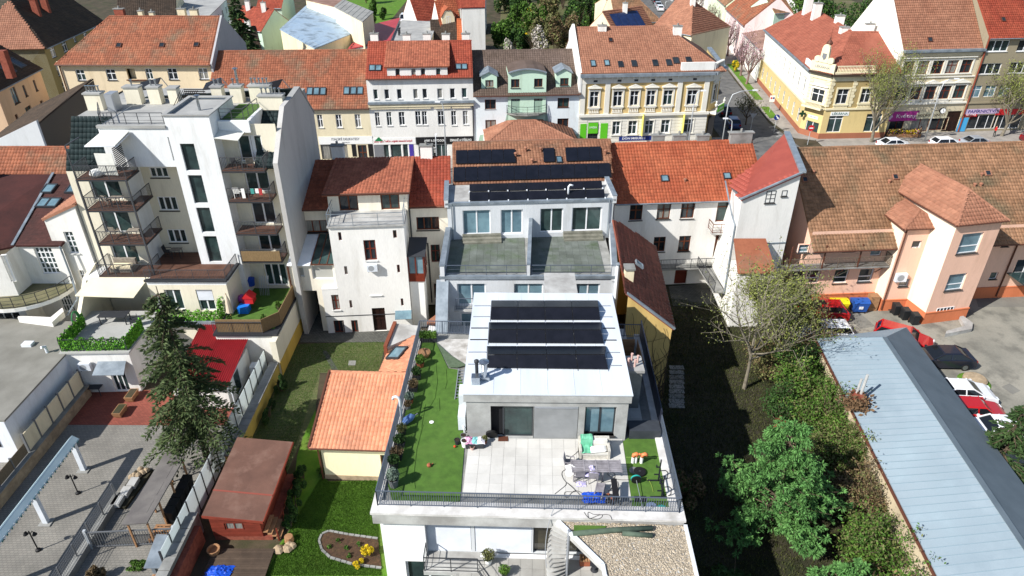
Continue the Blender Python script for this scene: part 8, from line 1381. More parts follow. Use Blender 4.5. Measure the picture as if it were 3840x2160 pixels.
ty=thing('toy_house','red and blue plastic play house on the turf balcony','toy',(-20.9,46.3,3.36));part('red_part',MB().box(-21.0,46.2,3.9,-20.2,46.9,4.35),REDP2,ty);part('blue_part',MB().box(-21.3,45.6,3.36,-20.5,46.3,3.9),mat('toy_blue',S(30,120,220),rough=.4),ty);part('roof',MB().ext([(-21.1,46.15,4.35),(-20.1,46.15,4.35),(-20.6,46.15,4.8)],(0,.8,0)),REDP2,ty)
solo('pink_ball',MB().lathe([(.05,0),(.3,.15),(.4,.4),(.3,.65),(.05,.8)],14,(-21.4,47.2,3.36)),mat('toy_pink',S(180,90,170),rough=.4),'pink and purple toy ball on the turf balcony','ball',smooth=True)
up_=thing('closed_parasol','closed beige parasol standing in the turf balcony corner','parasol',(-21.6,45.0,3.36));part('pole',MB().tube([(-21.6,45,3.36),(-21.6,45,5.6)],.03,6),WOOD,up_);part('canopy',MB().lathe([(.28,0),(.22,.5),(.16,1.0),(.04,1.5)],9,(-21.6,45,3.95)),mat('parasol_beige',S(206,190,168),rough=.9),up_)
rk=thing('drying_rack','folded metal rack leaning on the turf balcony wall','rack',(-20.3,48.6,3.36));[part('rack_bar',MB().bar((-20.4+k*.14,48.3,3.4),(-20.4+k*.14,48.9,4.9),.03),ALU,rk)for k in range(6)]
solo('blue_bin',MB().lathe([(.28,0),(.34,.6),(.36,.62),(.1,.75)],14,(-21.2,48.9,4.0)),mat('tub_blue',S(30,70,160),rough=.4),'blue lidded tub beside the turf balcony wall','tub')
# long shed on the right with blue-grey roof
sh_=thing('long_shed','long shed with a pale blue-grey ribbed roof along the parking yard','shed',(25,33,0));SHR=mat('bluegrey_sheet',S(146,160,168),S(133,148,157),sc1=.5,rough=.65,spec=.25,fine=.05,c3=S(150,166,174),sc3=.25);SHM=mat('bluegrey_rib',S(131,149,159),rough=.7);SHD=mat('bluegrey_dark',S(96,108,116),S(86,98,106),sc1=.6,rough=.8,fine=.05)  # right slope and ridge cap take a darker blue-grey than the left
r0=Vector((26.1,40.2,4.8));r1=Vector((24.4,17.0,4.8));l0=Vector((22.3,41.9,3.5));l1=Vector((20.25,17.0,3.5));e0_=Vector((29.75,43.7,3.3));e1_=Vector((28.0,17.0,3.3));b0_=Vector((24.2,43.9,3.4))
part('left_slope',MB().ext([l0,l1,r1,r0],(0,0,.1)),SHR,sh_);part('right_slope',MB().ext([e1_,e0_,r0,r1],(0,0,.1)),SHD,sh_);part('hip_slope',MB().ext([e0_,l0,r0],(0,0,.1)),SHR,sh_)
for k in range(46):
 t=k/46;a=l0.lerp(l1,t);b=r0.lerp(r1,t);part('roof_rib',MB().bar(a+Vector((0,0,.11)),b+Vector((0,0,.11)),.035,.03),SHM,sh_)
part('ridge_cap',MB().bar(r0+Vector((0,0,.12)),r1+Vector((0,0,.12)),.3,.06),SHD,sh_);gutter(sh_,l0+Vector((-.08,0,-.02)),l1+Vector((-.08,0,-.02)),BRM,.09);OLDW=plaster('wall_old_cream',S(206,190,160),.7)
part('wall',MB().q((l1.x+.25,l1.y,0),(l0.x+.25,l0.y,0),(l0.x+.25,l0.y,3.45),(l1.x+.25,l1.y,3.45)),OLDW,sh_);part('wall',MB().q((e0_.x-.2,e0_.y-.2,0),(e1_.x-.2,e1_.y,0),(e1_.x-.2,e1_.y,3.25),(e0_.x-.2,e0_.y-.2,3.25)),OLDW,sh_);part('wall',MB().q((l0.x+.25,l0.y-.1,0),(e0_.x-.2,e0_.y-.2,0),(e0_.x-.2,e0_.y-.2,3.25),(l0.x+.25,l0.y-.1,3.45)),OLDW,sh_)
x,y=G(X6(492,585),3.9);sc_=thing('shed_chimney','overgrown brick chimney with two pale pipes on the shed roof','chimney',(x,y,3.6));part('brick_base',MB().box(x-.35,y-.35,3.5,x+.35,y+.35,4.5),BRK,sc_);part('pipe',MB().tube([(x+.1,y,4.4),(x+.15,y+.02,6.0)],.09,8),CONCL,sc_);part('pipe',MB().tube([(x-.12,y+.1,4.4),(x-.08,y+.12,5.6)],.08,8),CONCL,sc_)
V,Q=leafcloud(900,.16,lambda r,n:np.stack([x-.1+r.normal(0,.35,n),y-.3+r.normal(0,.35,n),3.7+np.abs(r.normal(0,.35,n))],1),seed=5);link('dry_creeper',npmesh('dry_creeper',V-np.array(ORG[sc_]),Q),sc_,mat('dry_leaf',S(118,92,66),S(88,70,50),sc1=5,rough=.95,isl=.3),'stuff')
for q in(((1500,1180),(1811,1180),(1811,1090),(1480,1110)),((560,1190),(700,1330),(800,1310),(650,1180))):sheet('yard_patch',[G(Y5(*p))for p in q],.014,mat('patch_concrete',S(128,126,118),S(112,110,104),sc1=.6,rough=.95,fine=.1))
for q in(((1205,515),(1260,552),(1300,535),(1245,498)),):sheet('yard_patch',[G(X6(*p))for p in q],.014,MC['patch_concrete'])
mm=thing('manhole_mound','round concrete well cover ringed with grass in the yard','well',(34.7,41.4,0));part('grass_ring',MB().lathe([(1.15,0),(1.0,.12),(.8,.16)],18,(34.7,41.4,0)),GRASS,mm);part('cover',MB().lathe([(.85,.0),(.82,.34),(.7,.42),(.1,.46)],18,(34.7,41.4,0)),STN,mm)
for k in range(9):a=G(W5(745,520+k*52));solo('stepping_slab',MB().box(a[0]-.55,a[1]-.24,.01,a[0]+.55,a[1]+.24,.06),CONC,'grey stepping slab in the row beside the ivy wall','slab','stepping slabs')
fb=thing('flower_bed','bark-mulched bed with stone edging on the lawn','flower bed',(-9,26.2,0));bp=[G(X2(*q))for q in((720,1260),(735,1225),(775,1208),(880,1228),(1040,1250),(1060,1410),(900,1388),(780,1352),(735,1310))];part('mulch',MB().prism(bp,.0,.07),mat('bark_mulch',S(86,64,48),S(64,48,38),sc1=5,rough=1,bump=.8,bsc=14,fine=.3),fb)
eb=MB()
for i in range(len(bp)):
 if i==4:continue
 a=Vector((*bp[i],.05));b=Vector((*bp[(i+1)%len(bp)],.05));n=max(1,int((b-a).length/.3))
 for k in range(n):p=a.lerp(b,(k+.5)/n);part('edging_stone',MB().bar(a.lerp(b,(k+.06)/n),a.lerp(b,(k+.94)/n),.12,.14),CONC,fb)
rk_=thing('rock_pile','tree stump and rocks at the foot of the hut steps','rocks',(-13,26.5,0));part('stump',MB().lathe([(.28,0),(.24,.4),(.02,.42)],10,(-12.75,26.9,0)),WOOD,rk_)
for k in range(7):part('rock',MB().lathe([(.12,0),(.24+.08*rr.random(),.12),(.16,.28),(.02,.34)],6,(-13.3+rr.random()*.9,26.1+rr.random()*.5,0)),STN,rk_)
# trees and shrubs
BARK=mat('bark',S(96,82,66),S(72,62,52),sc1=3,rough=.95,bump=.6,bsc=10);BARKG=mat('bark_grey',S(132,124,108),S(104,98,86),sc1=3,rough=.95,bump=.5,bsc=10);TWIG=mat('twig_brown',S(112,96,80),S(84,72,62),sc1=2,rough=.95);TWIGP=mat('twig_pinkish',S(138,112,106),S(112,90,84),sc1=2,rough=.95)
def leafm(name,c1,c2,isl=.35):return mat(name,c1,c2,sc1=.9,rough=.7,spec=.25,isl=isl,lo=.3,hi=.7)
L_SPR=leafm('needles_spruce',S(58,74,42),S(84,98,58));L_SPR2=leafm('needles_dark',S(44,66,34),S(64,86,44));L_PINE=leafm('needles_pine',S(100,144,76),S(70,114,60));L_BUD=leafm('buds_yellowgreen',S(132,140,70),S(108,116,58));L_GRN=leafm('leaf_green',S(88,120,44),S(60,92,32));L_DGR=leafm('leaf_dark',S(40,66,30),S(56,84,36));L_OLV=leafm('leaf_olive',S(110,112,66),S(84,88,52));L_BRN=leafm('leaf_dry',S(122,102,72),S(92,78,56));L_YEL=leafm('blossom_yellow',S(232,204,40),S(206,176,30));L_WHT=leafm('blossom_white',S(214,206,200),S(180,172,160));L_PNK=leafm('blossom_pink',S(206,168,178),S(176,138,150));L_RED=leafm('leaf_red',S(140,50,46),S(104,40,38))
def grow(mb,rs,p,d,L,r,lvl,tips,up=.25,spr=.7,kids=(4,3,3),seg=4,bend=.18,n=5):
 pts=[p.copy()];rad=[r];dd=d.copy();ch=[]
 for i in range(seg):
  dd=(dd+Vector((rs.gauss(0,bend),rs.gauss(0,bend),rs.gauss(0,bend)+up*.25))).normalized();p=p+dd*L/seg;pts.append(p.copy());rad.append(r*(1-.72*(i+1)/seg)+.004)
  if lvl<len(kids)and i>=1:ch.append((p.copy(),dd.copy(),rad[-1]))
  if lvl>=len(kids)-1:tips.append(p.copy())
 mb.tube(pts,rad,n if lvl<2 else 4,cap=False)
 if lvl<len(kids):
  k=kids[lvl]
  for j in range(k):
   q,e,rr_=ch[(j*len(ch))//k];a=rs.uniform(0,6.28);s=Vector((math.cos(a),math.sin(a),rs.uniform(-.1,.5)));e2=(e*(1-spr)+s*spr+Vector((0,0,up))).normalized();grow(mb,rs,q,e2,L*rs.uniform(.5,.75),rr_*.75,lvl+1,tips,up,spr,kids,seg,bend,n)
def leaves_at(root,tips,n,size,spread,m,seed=0,name='leaves',asp=1.7,zs=.8):
 P=np.array([tuple(t)for t in tips]);r=np.random.default_rng(seed);idx=r.integers(0,len(P),n);V,Q=leafcloud(n,size,lambda rr,k:P[idx]+rr.normal(0,1,(k,3))*np.array([spread,spread,spread*zs]),seed=seed+1,asp=asp);return link(name,npmesh(name,V-np.array(ORG[root]),Q),root,m,'stuff')
def tree(name,label,loc,h,m_leaf,nleaf,size=.14,seed=1,kids=(6,4,3),trunk=.4,spread=.25,bark=BARK,r0=None,cat='tree',up=.35,spr=.75,group=None,extra=None,z0=0.,LL=None):
 rs=random.Random(seed);t=thing(name,label,cat,(loc[0],loc[1],z0),group);mb=MB();b=Vector((loc[0],loc[1],z0));r0=r0 or h*.022;tips=[];top=b+Vector((rs.uniform(-.2,.2),rs.uniform(-.2,.2),h*trunk));mb.tube([b,b.lerp(top,.5)+Vector((.05,.03,0)),top],[r0*1.3,r0,r0*.85],8,cap=False)
 for k in range(kids[0]):
  a=6.283*k/kids[0]+rs.uniform(-.3,.3);d=Vector((math.cos(a)*spr,math.sin(a)*spr,rs.uniform(.5,1.2))).normalized();grow(mb,rs,b.lerp(top,rs.uniform(.7,1)),d,(LL or h*(1-trunk)*.72)*rs.uniform(.8,1.1),r0*.6,1,tips,up,.7,(0,)+kids[1:])
 grow(mb,rs,top,Vector((rs.uniform(-.1,.1),rs.uniform(-.1,.1),1)),h*(1-trunk)*.75,r0*.75,1,tips,up,.65,(0,)+kids[1:])
 part('trunk',mb,bark,t)
 if nleaf:leaves_at(t,tips,nleaf,size,spread,m_leaf,seed,'crown')
 if extra:leaves_at(t,tips,extra[0],size,spread*1.2,extra[1],seed+5,'blossom')
 return t
def conifer(name,label,loc,h,rad,m,seed=1,dens=1.,z0b=.1,droop=.3,nsize=.2,group=None,gap=.0,bark=BARK,step=.42,lift=0.,pw=.85,asp=2.6):
 rs=random.Random(seed);r=np.random.default_rng(seed);t=thing(name,label,'tree',(loc[0],loc[1],0),group);b=Vector((loc[0],loc[1],0));mb=MB();mb.tube([b,b+Vector((.1,.05,h*.5)),b+Vector((0,.1,h))],[h*.018,h*.012,.02],8,cap=False);C_=[];D_=[]
 z=h*z0b
 while z<h*.985:
  tt=(z-h*z0b)/(h*(1-z0b));R0=rad*(1-tt)**pw*(.82+.3*rs.random())+.12;nb=int(5+4*(1-tt)+rs.random()*2)
  for k in range(nb):
   if rs.random()<gap:continue
   a=rs.uniform(0,6.283);Lb=R0*rs.uniform(.6,1.15);pts=[];n=max(3,int(Lb/.18))
   for i in range(n+1):
    s=i/n;pts.append(b+Vector((math.cos(a)*Lb*s,math.sin(a)*Lb*s,z+lift*Lb*s-droop*Lb*s*s+.12*Lb*max(0,s-.8)*4*.3)))
   mb.tube([pts[0],pts[len(pts)//2],pts[-1]],[.035+.012*Lb,.02,.006],4,cap=False)
   dirv=np.array([math.cos(a),math.sin(a),0]);sd=np.array([-math.sin(a),math.cos(a),0])
   for i in range(1,n+1):
    s=i/n;w=.12+.34*Lb*.38*(1-abs(s-.55));kk=max(2,int(7*dens*(.6+w)))
    off=r.uniform(-1,1,kk)*w;C_.append(np.array(pts[i])[None]+sd[None]*off[:,None]+np.stack([r.normal(0,.03,kk),r.normal(0,.03,kk),-np.abs(off)*.35*droop-r.random(kk)*.12],1));dd=dirv[None]*r.uniform(.4,1,(kk,1))+sd[None]*np.sign(off)[:,None]*r.uniform(.2,.9,(kk,1))+np.array([0,0,-.3*droop])+r.normal(0,.2,(kk,3));D_.append(dd)
  z+=step*(.75+.5*rs.random())*(1.05-.45*tt)
 c=np.concatenate(C_);d=np.concatenate(D_);n=len(c);d/=np.linalg.norm(d,axis=1)[:,None];u=r.normal(size=(n,3));u-=d*(u*d).sum(1)[:,None];u/=np.linalg.norm(u,axis=1)[:,None];s=(nsize*r.uniform(.7,1.35,n))[:,None]
 V=np.stack([c-d*s*.3,c-u*s/asp*.6+d*s*.2,c+d*s*.9,c+u*s/asp*.6+d*s*.2],1).reshape(-1,3)
 part('trunk',mb,bark,t);link('crown',npmesh('crown',V-np.array(ORG[t]),np.arange(4*n).reshape(-1,4)),t,m,'stuff');return t
def pine(label,loc,h,rad,seed=1,m=None):
 rs=random.Random(seed);r=np.random.default_rng(seed);t=thing('pine_tree',label,'tree',(loc[0],loc[1],0));b=Vector((loc[0],loc[1],0));mb=MB();mb.tube([b,b+Vector((.1,0,h*.5)),b+Vector((0,0,h))],[h*.02,h*.013,.02],8,cap=False);cl=[];z=h*.1
 while z<h*.97:
  tt=z/h;R0=rad*(1-tt)**.75*rs.uniform(.85,1.1)+.2
  for k in range(int(5+5*(1-tt))):
   a=rs.uniform(0,6.283);L=R0*rs.uniform(.75,1.08);d=Vector((math.cos(a),math.sin(a),0));e=b+Vector((0,0,z))+d*L+Vector((0,0,L*.22));mb.tube([b+Vector((0,0,z)),b+Vector((0,0,z+L*.06))+d*L*.55,e],[.05,.03,.01],4,cap=False);n=int(5+L*4)
   for i in range(n):
    s=.22+.8*rs.random();cl.append((*(b+Vector((0,0,z+L*.22*s*s))+d*L*s+Vector((rs.gauss(0,.22*L*.4),rs.gauss(0,.22*L*.4),rs.gauss(.05,.1)))),d.x,d.y))
  z+=.5*rs.uniform(.8,1.2)
 cl.append((b.x,b.y,h,0,0));c=np.array(cl);K=30;n=len(c);D=r.normal(size=(n,K,3));D[...,0]+=c[:,None,3]*1.0;D[...,1]+=c[:,None,4]*1.0;D[...,2]+=.55;D/=np.linalg.norm(D,axis=2)[...,None];ln=r.uniform(.2,.36,(n,K,1));u=np.cross(D,r.normal(size=(n,K,3)));u/=np.linalg.norm(u,axis=2)[...,None];c3=c[:,None,:3]
 V=np.stack([c3+D*.03-u*.012,c3+D*ln*.6-u*.03,c3+D*ln-np.array([0,0,.05]),c3+D*ln*.6+u*.03],2).reshape(-1,3);part('trunk',mb,BARK,t);link('crown',npmesh('crown',V-np.array(ORG[t]),np.arange(len(V)).reshape(-1,4)),t,m or L_PINE,'stuff');return t
def shrub(name,label,loc,rx,ry,h,m,n,size=.12,seed=1,twigs=14,m2=None,n2=0,group=None,cat='shrub',z0=0.,hollow=.35):
 rs=random.Random(seed);t=thing(name,label,cat,(loc[0],loc[1],z0),group);mb=MB()
 for k in range(twigs):
  a=rs.uniform(0,6.28);q=rs.uniform(.3,.95);mb.tube([(loc[0]+.1*math.cos(a),loc[1]+.1*math.sin(a),z0),(loc[0]+rx*.4*q*math.cos(a),loc[1]+ry*.4*q*math.sin(a),z0+h*.5),(loc[0]+rx*q*math.cos(a),loc[1]+ry*q*math.sin(a),z0+h*rs.uniform(.6,.95))],[.03,.018,.006],4,cap=False)
 part('stems',mb,TWIG,t)
 r0=np.random.default_rng(seed+77);nb=max(6,int(n/220));ba=r0.uniform(0,6.28,nb);bq=np.sqrt(r0.random(nb));bz=r0.uniform(.25,1,nb)
 def f(r,k):
  i=r.integers(0,nb,k);e=np.sqrt(np.clip(1-((bz[i]-.35)/.7)**2,.05,1));x=loc[0]+rx*bq[i]*e*np.cos(ba[i])*.85;y=loc[1]+ry*bq[i]*e*np.sin(ba[i])*.85;zz_=z0+h*bz[i]*.88;s=np.array([rx,ry,h])*.2;v=r.normal(0,1,(k,3));v/=np.maximum(1,np.linalg.norm(v,axis=1)/1.3)[:,None];return np.stack([x,y,zz_],1)+v*s
 V,Q=leafcloud(n,size,f,seed=seed);V[:,2]=np.maximum(V[:,2],z0+.02);link('foliage',npmesh('foliage',V-np.array(ORG[t]),Q),t,m,'stuff')
 if n2:V,Q=leafcloud(n2,size,f,seed=seed+3);link('second_foliage',npmesh('second_foliage',V-np.array(ORG[t]),Q),t,m2,'stuff')
 return t
def bush(name,label,loc,rx,ry,h,m,n,size=.12,seed=1,twigs=14,m2=None,n2=0):
 return tree(name,label,loc,h,m,n,size*.8,seed=seed,kids=(11,5,5),trunk=.1,spread=.2,bark=TWIG,cat='shrub',up=.3,spr=.9,r0=.06,LL=max(rx*.95,h*.5),extra=(n2,m2)if n2 else None)
conifer('spruce_tree','tall dark spruce leaning over the paved yard on the left',(-19.75,33.2),13.2,3.15,L_SPR,seed=3,dens=2.6,z0b=.2,droop=.5,nsize=.22,gap=.33,step=.5,pw=.6,asp=3)
conifer('spruce_tree','spruce at the right edge beside the long shed',(29.6,31.0),6.6,2.7,L_SPR2,seed=5,dens=2.2,droop=.35,nsize=.2,step=.4)
conifer('spruce_tree','tall dark spruce behind the cream shop roof',(-46,124),15.0,4.6,L_SPR2,seed=8,dens=.55,droop=.4,nsize=.6,step=.7)
pine('broad soft green pine in the shaded garden',(14.9,27.9),8.0,4.0,seed=11)
pine('smaller blue-green pine below the broad pine',(17.3,22.6),3.2,2.2,seed=12)
tree('budding_tree','tall budding tree with pale trunk in front of the white wing',(17.2,40.6),10.2,L_BUD,2400,.08,seed=4,kids=(8,5,5),trunk=.38,bark=BARKG,r0=.12,spread=.22,up=.3,spr=.8,extra=(1500,L_OLV),LL=4.4)
tree('budding_tree','budding shrubby tree beside the low shed annex wall',(20.6,45.5),5.6,L_BUD,5200,.14,seed=6,kids=(7,5,4),trunk=.15,bark=BARKG,spread=.25,extra=(2200,L_OLV),LL=3.6)
tree('bare_tree','thin bare tree rising against the white wing',(22.6,48.0),7.6,L_OLV,500,.1,seed=9,kids=(6,4,3),trunk=.3,bark=BARKG,r0=.09,LL=3.2)
bush('evergreen_shrub','dense evergreen shrub beside the shed end',(20.6,38.6),1.7,2.0,3.6,L_GRN,7000,.15,seed=2,m2=L_OLV,n2=3000);bush('evergreen_shrub','darker evergreen shrub left of the dense evergreen',(18.9,37.2),1.3,1.3,2.4,L_DGR,5000,.14,seed=3);bush('evergreen_shrub','dark laurel at the corner of the shed roof',(21.9,41.2),1.4,1.2,3.6,L_DGR,5200,.16,seed=14,m2=L_GRN,n2=900)
bush('leafy_shrub','sunlit green shrub below the evergreen on the shed wall',(20.8,35.6),1.5,1.9,3.6,L_GRN,8000,.12,seed=4,m2=L_OLV,n2=3500);bush('leafy_shrub','leafy climber hedge along the middle of the shed wall',(20.6,32.4),1.4,1.9,3.5,L_OLV,7000,.12,seed=5,m2=L_GRN,n2=3200);bush('twiggy_shrub','brown twiggy climber along the shed wall',(20.2,29.2),1.3,1.8,3.4,L_BRN,5200,.12,seed=6,m2=L_OLV,n2=2200,twigs=40);bush('leafy_shrub','bright green shrub near the lower end of the shed wall',(19.4,25.6),1.6,2.0,3.2,L_GRN,6500,.12,seed=7,m2=L_OLV,n2=2800);bush('leafy_shrub','green shrub at the bottom edge beside the shed',(18.9,21.8),1.7,2.0,3.0,L_GRN,6500,.12,seed=8,m2=L_BRN,n2=1500);bush('twiggy_shrub','low dry climber hanging over the shed hip end',(23.8,43.4),2.0,.9,3.9,L_BRN,3800,.14,seed=13,twigs=30,m2=L_OLV,n2=500)
shrub('red_shrub','small red-leaved shrub beside the rocks in the shaded garden',(18.3,36.0),.7,.6,1.2,L_RED,1500,.1,seed=9);shrub('shade_shrub','dark shrub under the broad pine',(11.6,23.2),1.8,2.0,1.6,L_DGR,3500,.14,seed=10);shrub('shade_shrub','dark shrub in the shade at the bottom of the garden',(15.5,20.5),2.2,1.6,1.8,L_DGR,3500,.14,seed=15,m2=L_BRN,n2=700);shrub('shade_shrub','twiggy dark shrub in the shade right of the terrace house',(10.6,30.4),1.1,1.6,1.5,L_BRN,2200,.13,seed=16,m2=L_DGR,n2=800,twigs=30);bush('twiggy_shrub','brown undergrowth between the budding tree and the evergreens',(19.6,42.6),1.7,1.5,2.0,L_OLV,4200,.13,seed=18,m2=L_BRN,n2=1800,twigs=30)
rk2=thing('garden_rocks','brown rocks beside the red shrub in the shaded garden','rocks',(18.4,34.9,0));[part('rock',MB().lathe([(.2,0),(.5,.2),(.35,.5),(.05,.6)],7,(18+rr.random()*1.2,34.4+rr.random(),0)),STN,rk2)for k in range(5)]
for k in range(6):shrub('box_hedge','dark green hedge bush beside the brown hut, '+('nearest the steps','second from the steps','third from the steps','fourth from the steps','fifth from the steps','farthest from the steps')[k],(-13.0-.05*k,27.9+k*.75),.55,.5,.95,L_DGR,1500,.07,seed=20+k,m2=L_GRN,n2=300,group='hedge bushes beside the hut',twigs=5)
shrub('wall_shrub','dark round shrub against the yellow wall by the drive',(-17.0,40.4),.5,.6,1.3,L_DGR,1500,.08,seed=31);shrub('wall_shrub','low creeping plant at the foot of the yellow wall',(-17.1,37.6),.3,1.6,.7,L_DGR,1400,.08,seed=32)
shrub('yellow_shrub','bright yellow forsythia bush at the back of the flower bed',(-8.1,25.9),.45,.45,.8,L_YEL,1900,.07,seed=33,twigs=5,m2=L_GRN,n2=300);shrub('yellow_shrub','lower yellow flowering bush at the front of the flower bed',(-8.5,25.2),.4,.35,.45,L_YEL,1300,.06,seed=34,twigs=4,m2=L_GRN,n2=350)
for k,(x,y)in enumerate(((-9.9,26.8),(-9.4,26.3),(-10.4,26.4),(-9.1,25.8),(-8.7,26.6))):shrub('bed_plant','small green plant in the mulched flower bed, '+('at the back edge','in the middle','leftmost','nearest the camera','next to the yellow bush')[k],(x,y),.16,.16,.3,L_GRN,160,.06,seed=40+k,twigs=3,group='plants in the flower bed',cat='plant')
shrub('iris_clump','clump of upright leaves at the corner of the cream garden house',(-12.1,32.0),.25,.4,.55,L_GRN,500,.14,seed=48,cat='plant')
shrub('dead_conifer','brown dead conifer among the weeds inside the gate',(-22.6,24.3),.7,.7,.9,L_BRN,1800,.1,seed=49);shrub('weeds','patch of green weeds inside the gate',(-20.6,25.0),.9,.5,.35,L_GRN,900,.08,seed=50,cat='plant');shrub('weeds','dry brown weeds along the brick wall',(-20.2,23.4),1.4,.6,.4,L_BRN,1400,.1,seed=51,cat='plant',m2=L_GRN,n2=200)
for i,(x,y,z)in enumerate(((-21.4,44.3,3.36),(-18.9,44.6,3.36),(-18.3,46.2,3.36))):shrub('balcony_bush',('round green bush beside the closed parasol','small bush at the front corner of the turf balcony','small bush along the reed screen of the turf balcony')[i],(x,y),.32,.32,.7,L_GRN,700,.07,seed=60+i,z0=z,cat='plant')
tree('street_tree','tall willowy tree in front of the flower shop',(50.6,95.0),10.5,L_BUD,9000,.1,seed=21,kids=(9,5,5),trunk=.22,bark=BARKG,up=.7,spr=.5,r0=.2,spread=.25,LL=6.3,z0=.12);tree('street_tree','willowy street tree in front of the stationery shop',(70.5,97.6),8.5,L_BUD,6500,.11,seed=22,kids=(9,5,4),trunk=.25,bark=BARKG,up=.5,spr=.7,r0=.18,spread=.3,LL=5,z0=.12)
for k,(x,y,l,mm_)in enumerate(((41.9,125.9,'bare pollarded street tree nearest the pharmacy side wing',L_PNK),(42.5,131.8,'second bare street tree beside the yellow forsythia',L_PNK),(44.4,148.1,'third street tree in front of the pink house',L_PNK),(45.6,169,'fourth street tree with thick branches',L_OLV),(47.6,193,'fifth street tree along the verge',L_OLV),(49,210,'sixth street tree far along the verge',L_OLV))):tree('pollard_tree',l,(x,y),6.4,mm_,500,.13,seed=70+k,kids=(8,4,4),trunk=.35,bark=TWIGP,up=.6,spr=.6,r0=.18,spread=.2,group='street trees along the verge',LL=3.4,z0=.12)
shrub('forsythia','yellow forsythia on the verge of the side street',(42.2,134.5),1.0,1.2,2.0,L_YEL,900,.2,seed=80,m2=L_GRN,n2=900);shrub('verge_bush','clipped green bush on the far verge',(45.0,178),1.2,1.2,3.2,L_GRN,2600,.22,seed=81)
tree('small_street_tree','small bare tree in the shade at the street corner',(35.2,103),4.5,L_OLV,700,.15,seed=83,kids=(6,4,3),trunk=.3,LL=2.2)
rs=random.Random(5)
specs=[(-1.5,150,7,L_GRN,L_DGR),(1.5,146,6,L_DGR,L_GRN),(4.5,143,6.5,L_WHT,L_OLV),(0,140,5,L_WHT,L_GRN),(6.5,150,7.5,L_OLV,L_BRN),(9,147,7,L_BRN,L_OLV),(5,160,8,L_GRN,L_OLV),(12,152,8.5,L_BRN,L_OLV),(2,168,7,L_GRN,L_DGR),(9,170,8,L_OLV,L_BRN),(15,168,8,L_DGR,L_GRN),(21,172,9,L_GRN,L_DGR),(17,185,9,L_DGR,L_GRN),(25,182,8,L_OLV,L_GRN),(10,190,9,L_BRN,L_DGR),(2,192,9,L_DGR,L_GRN),(24,200,10,L_DGR,L_GRN),(14,205,10,L_GRN,L_OLV),(-2,200,9,L_DGR,L_OLV),(5,215,11,L_DGR,L_GRN),(18,222,11,L_DGR,L_GRN)]
nm=['first','second','third','fourth','fifth','sixth','seventh','eighth','ninth','tenth','eleventh','twelfth','thirteenth','fourteenth','fifteenth','sixteenth','seventeenth','eighteenth','nineteenth','twentieth','twenty-first']
def tone(m):return{L_GRN:'green',L_DGR:'dark green',L_WHT:'white-blossomed',L_OLV:'olive',L_BRN:'brown leafless'}[m]
for k,(x,y,h,a,b)in enumerate(specs):
 n=2600 if a not in(L_BRN,L_WHT)else 1300
 shrub('garden_tree',f'{tone(a)} tree in the wild garden behind the mint house, {nm[k]} counted from the roofs',(x,y),h*.42,h*.42,h,a,n,.34,seed=100+k,m2=b,n2=700,twigs=30,group='trees of the wild garden',cat='tree')
shrub('yellow_bush','large yellow forsythia in the wild garden',(4.2,156),1.8,1.6,3.2,L_YEL,1800,.25,seed=130);shrub('yellow_bush','tall yellow-green bush farther back in the wild garden',(4,176),1.6,1.6,4.5,L_YEL,1500,.28,seed=131,m2=L_GRN,n2=900)
for k,(x,y)in enumerate(((11.6,159),(15.8,176),(17.2,177),(18.6,178),(20,179))):conifer('cypress',('slim dark cypress in the wild garden nearest the roofs','slim dark cypress, first of the far row','slim dark cypress, second of the far row','slim dark cypress, third of the far row','slim dark cypress, fourth of the far row')[k],(x,y),6.5,1.1,L_SPR2,seed=140+k,dens=.5,droop=-.6,nsize=.5,step=.5,group='cypresses of the wild garden')
for k,(x,y,h)in enumerate(((60,128,8),(66,134,9),(58,142,8),(72,140,9),(64,150,10),(56,160,9),(75,155,10),(68,170,11))):shrub('courtyard_tree',('dark green tree behind the pharmacy roof','broad green tree behind the white fire wall','green tree beside the garden hut','dark tree at the far right edge','tall tree behind the garden hut','tree beside the pale green gable','dark tree farthest right','tall dark tree at the top right')[k],(x,y),h*.5,h*.5,h,(L_DGR,L_GRN)[k%2],3600,.32,seed=150+k,m2=(L_GRN,L_DGR)[k%2],n2=900,group='courtyard trees behind the pharmacy',cat='tree')
for k,(x,y,h)in enumerate(((-36,195,4),(-33,190,2.5),(-42,215,7),(-20,215,8),(-12,205,7),(-34,182.5,2))):shrub('far_bush',('bush on the far lawn','low bush by the lane wall','tree at the end of the far lawn','tree beside the far lane','tree behind the far red roofs','low hedge at the front of the far lawn')[k],(x,y),h*.5,h*.5,h,L_GRN,1300,.3,seed=170+k,m2=L_DGR,n2=600)
def blades(name,poly,n,h,m,z=.012,seed=0,w=.02):
 r=np.random.default_rng(seed);p=inpoly(poly,n);a=r.uniform(0,6.28,n);hh=h*r.uniform(.5,1.4,n);lean=r.normal(0,.35,(n,2))*hh[:,None];dx=np.cos(a)*w;dy=np.sin(a)*w
 V=np.stack([np.stack([p[:,0]-dx,p[:,1]-dy,np.full(n,z)],1),np.stack([p[:,0]+dx,p[:,1]+dy,np.full(n,z)],1),np.stack([p[:,0]+lean[:,0],p[:,1]+lean[:,1],z+hh],1)],1).reshape(-1,3);o=link(name,npmesh(name,V,np.arange(3*n).reshape(-1,3)),None,m,'stuff');o['label']=label_[name];return o
label_={'grass':'short green lawn grass beside the terrace house','rough_grass':'rough dark grass and leaf litter in the shaded garden','drive_grass':'grass growing through the pavers of the drive'}
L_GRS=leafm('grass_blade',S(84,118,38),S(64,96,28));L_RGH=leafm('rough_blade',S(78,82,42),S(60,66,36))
lp=[G(X2(*q))for q in((560,1200),(735,905),(775,940),(1030,930),(1060,1449),(430,1449))];blades('grass',lp,70000,.06,L_GRS,seed=1)
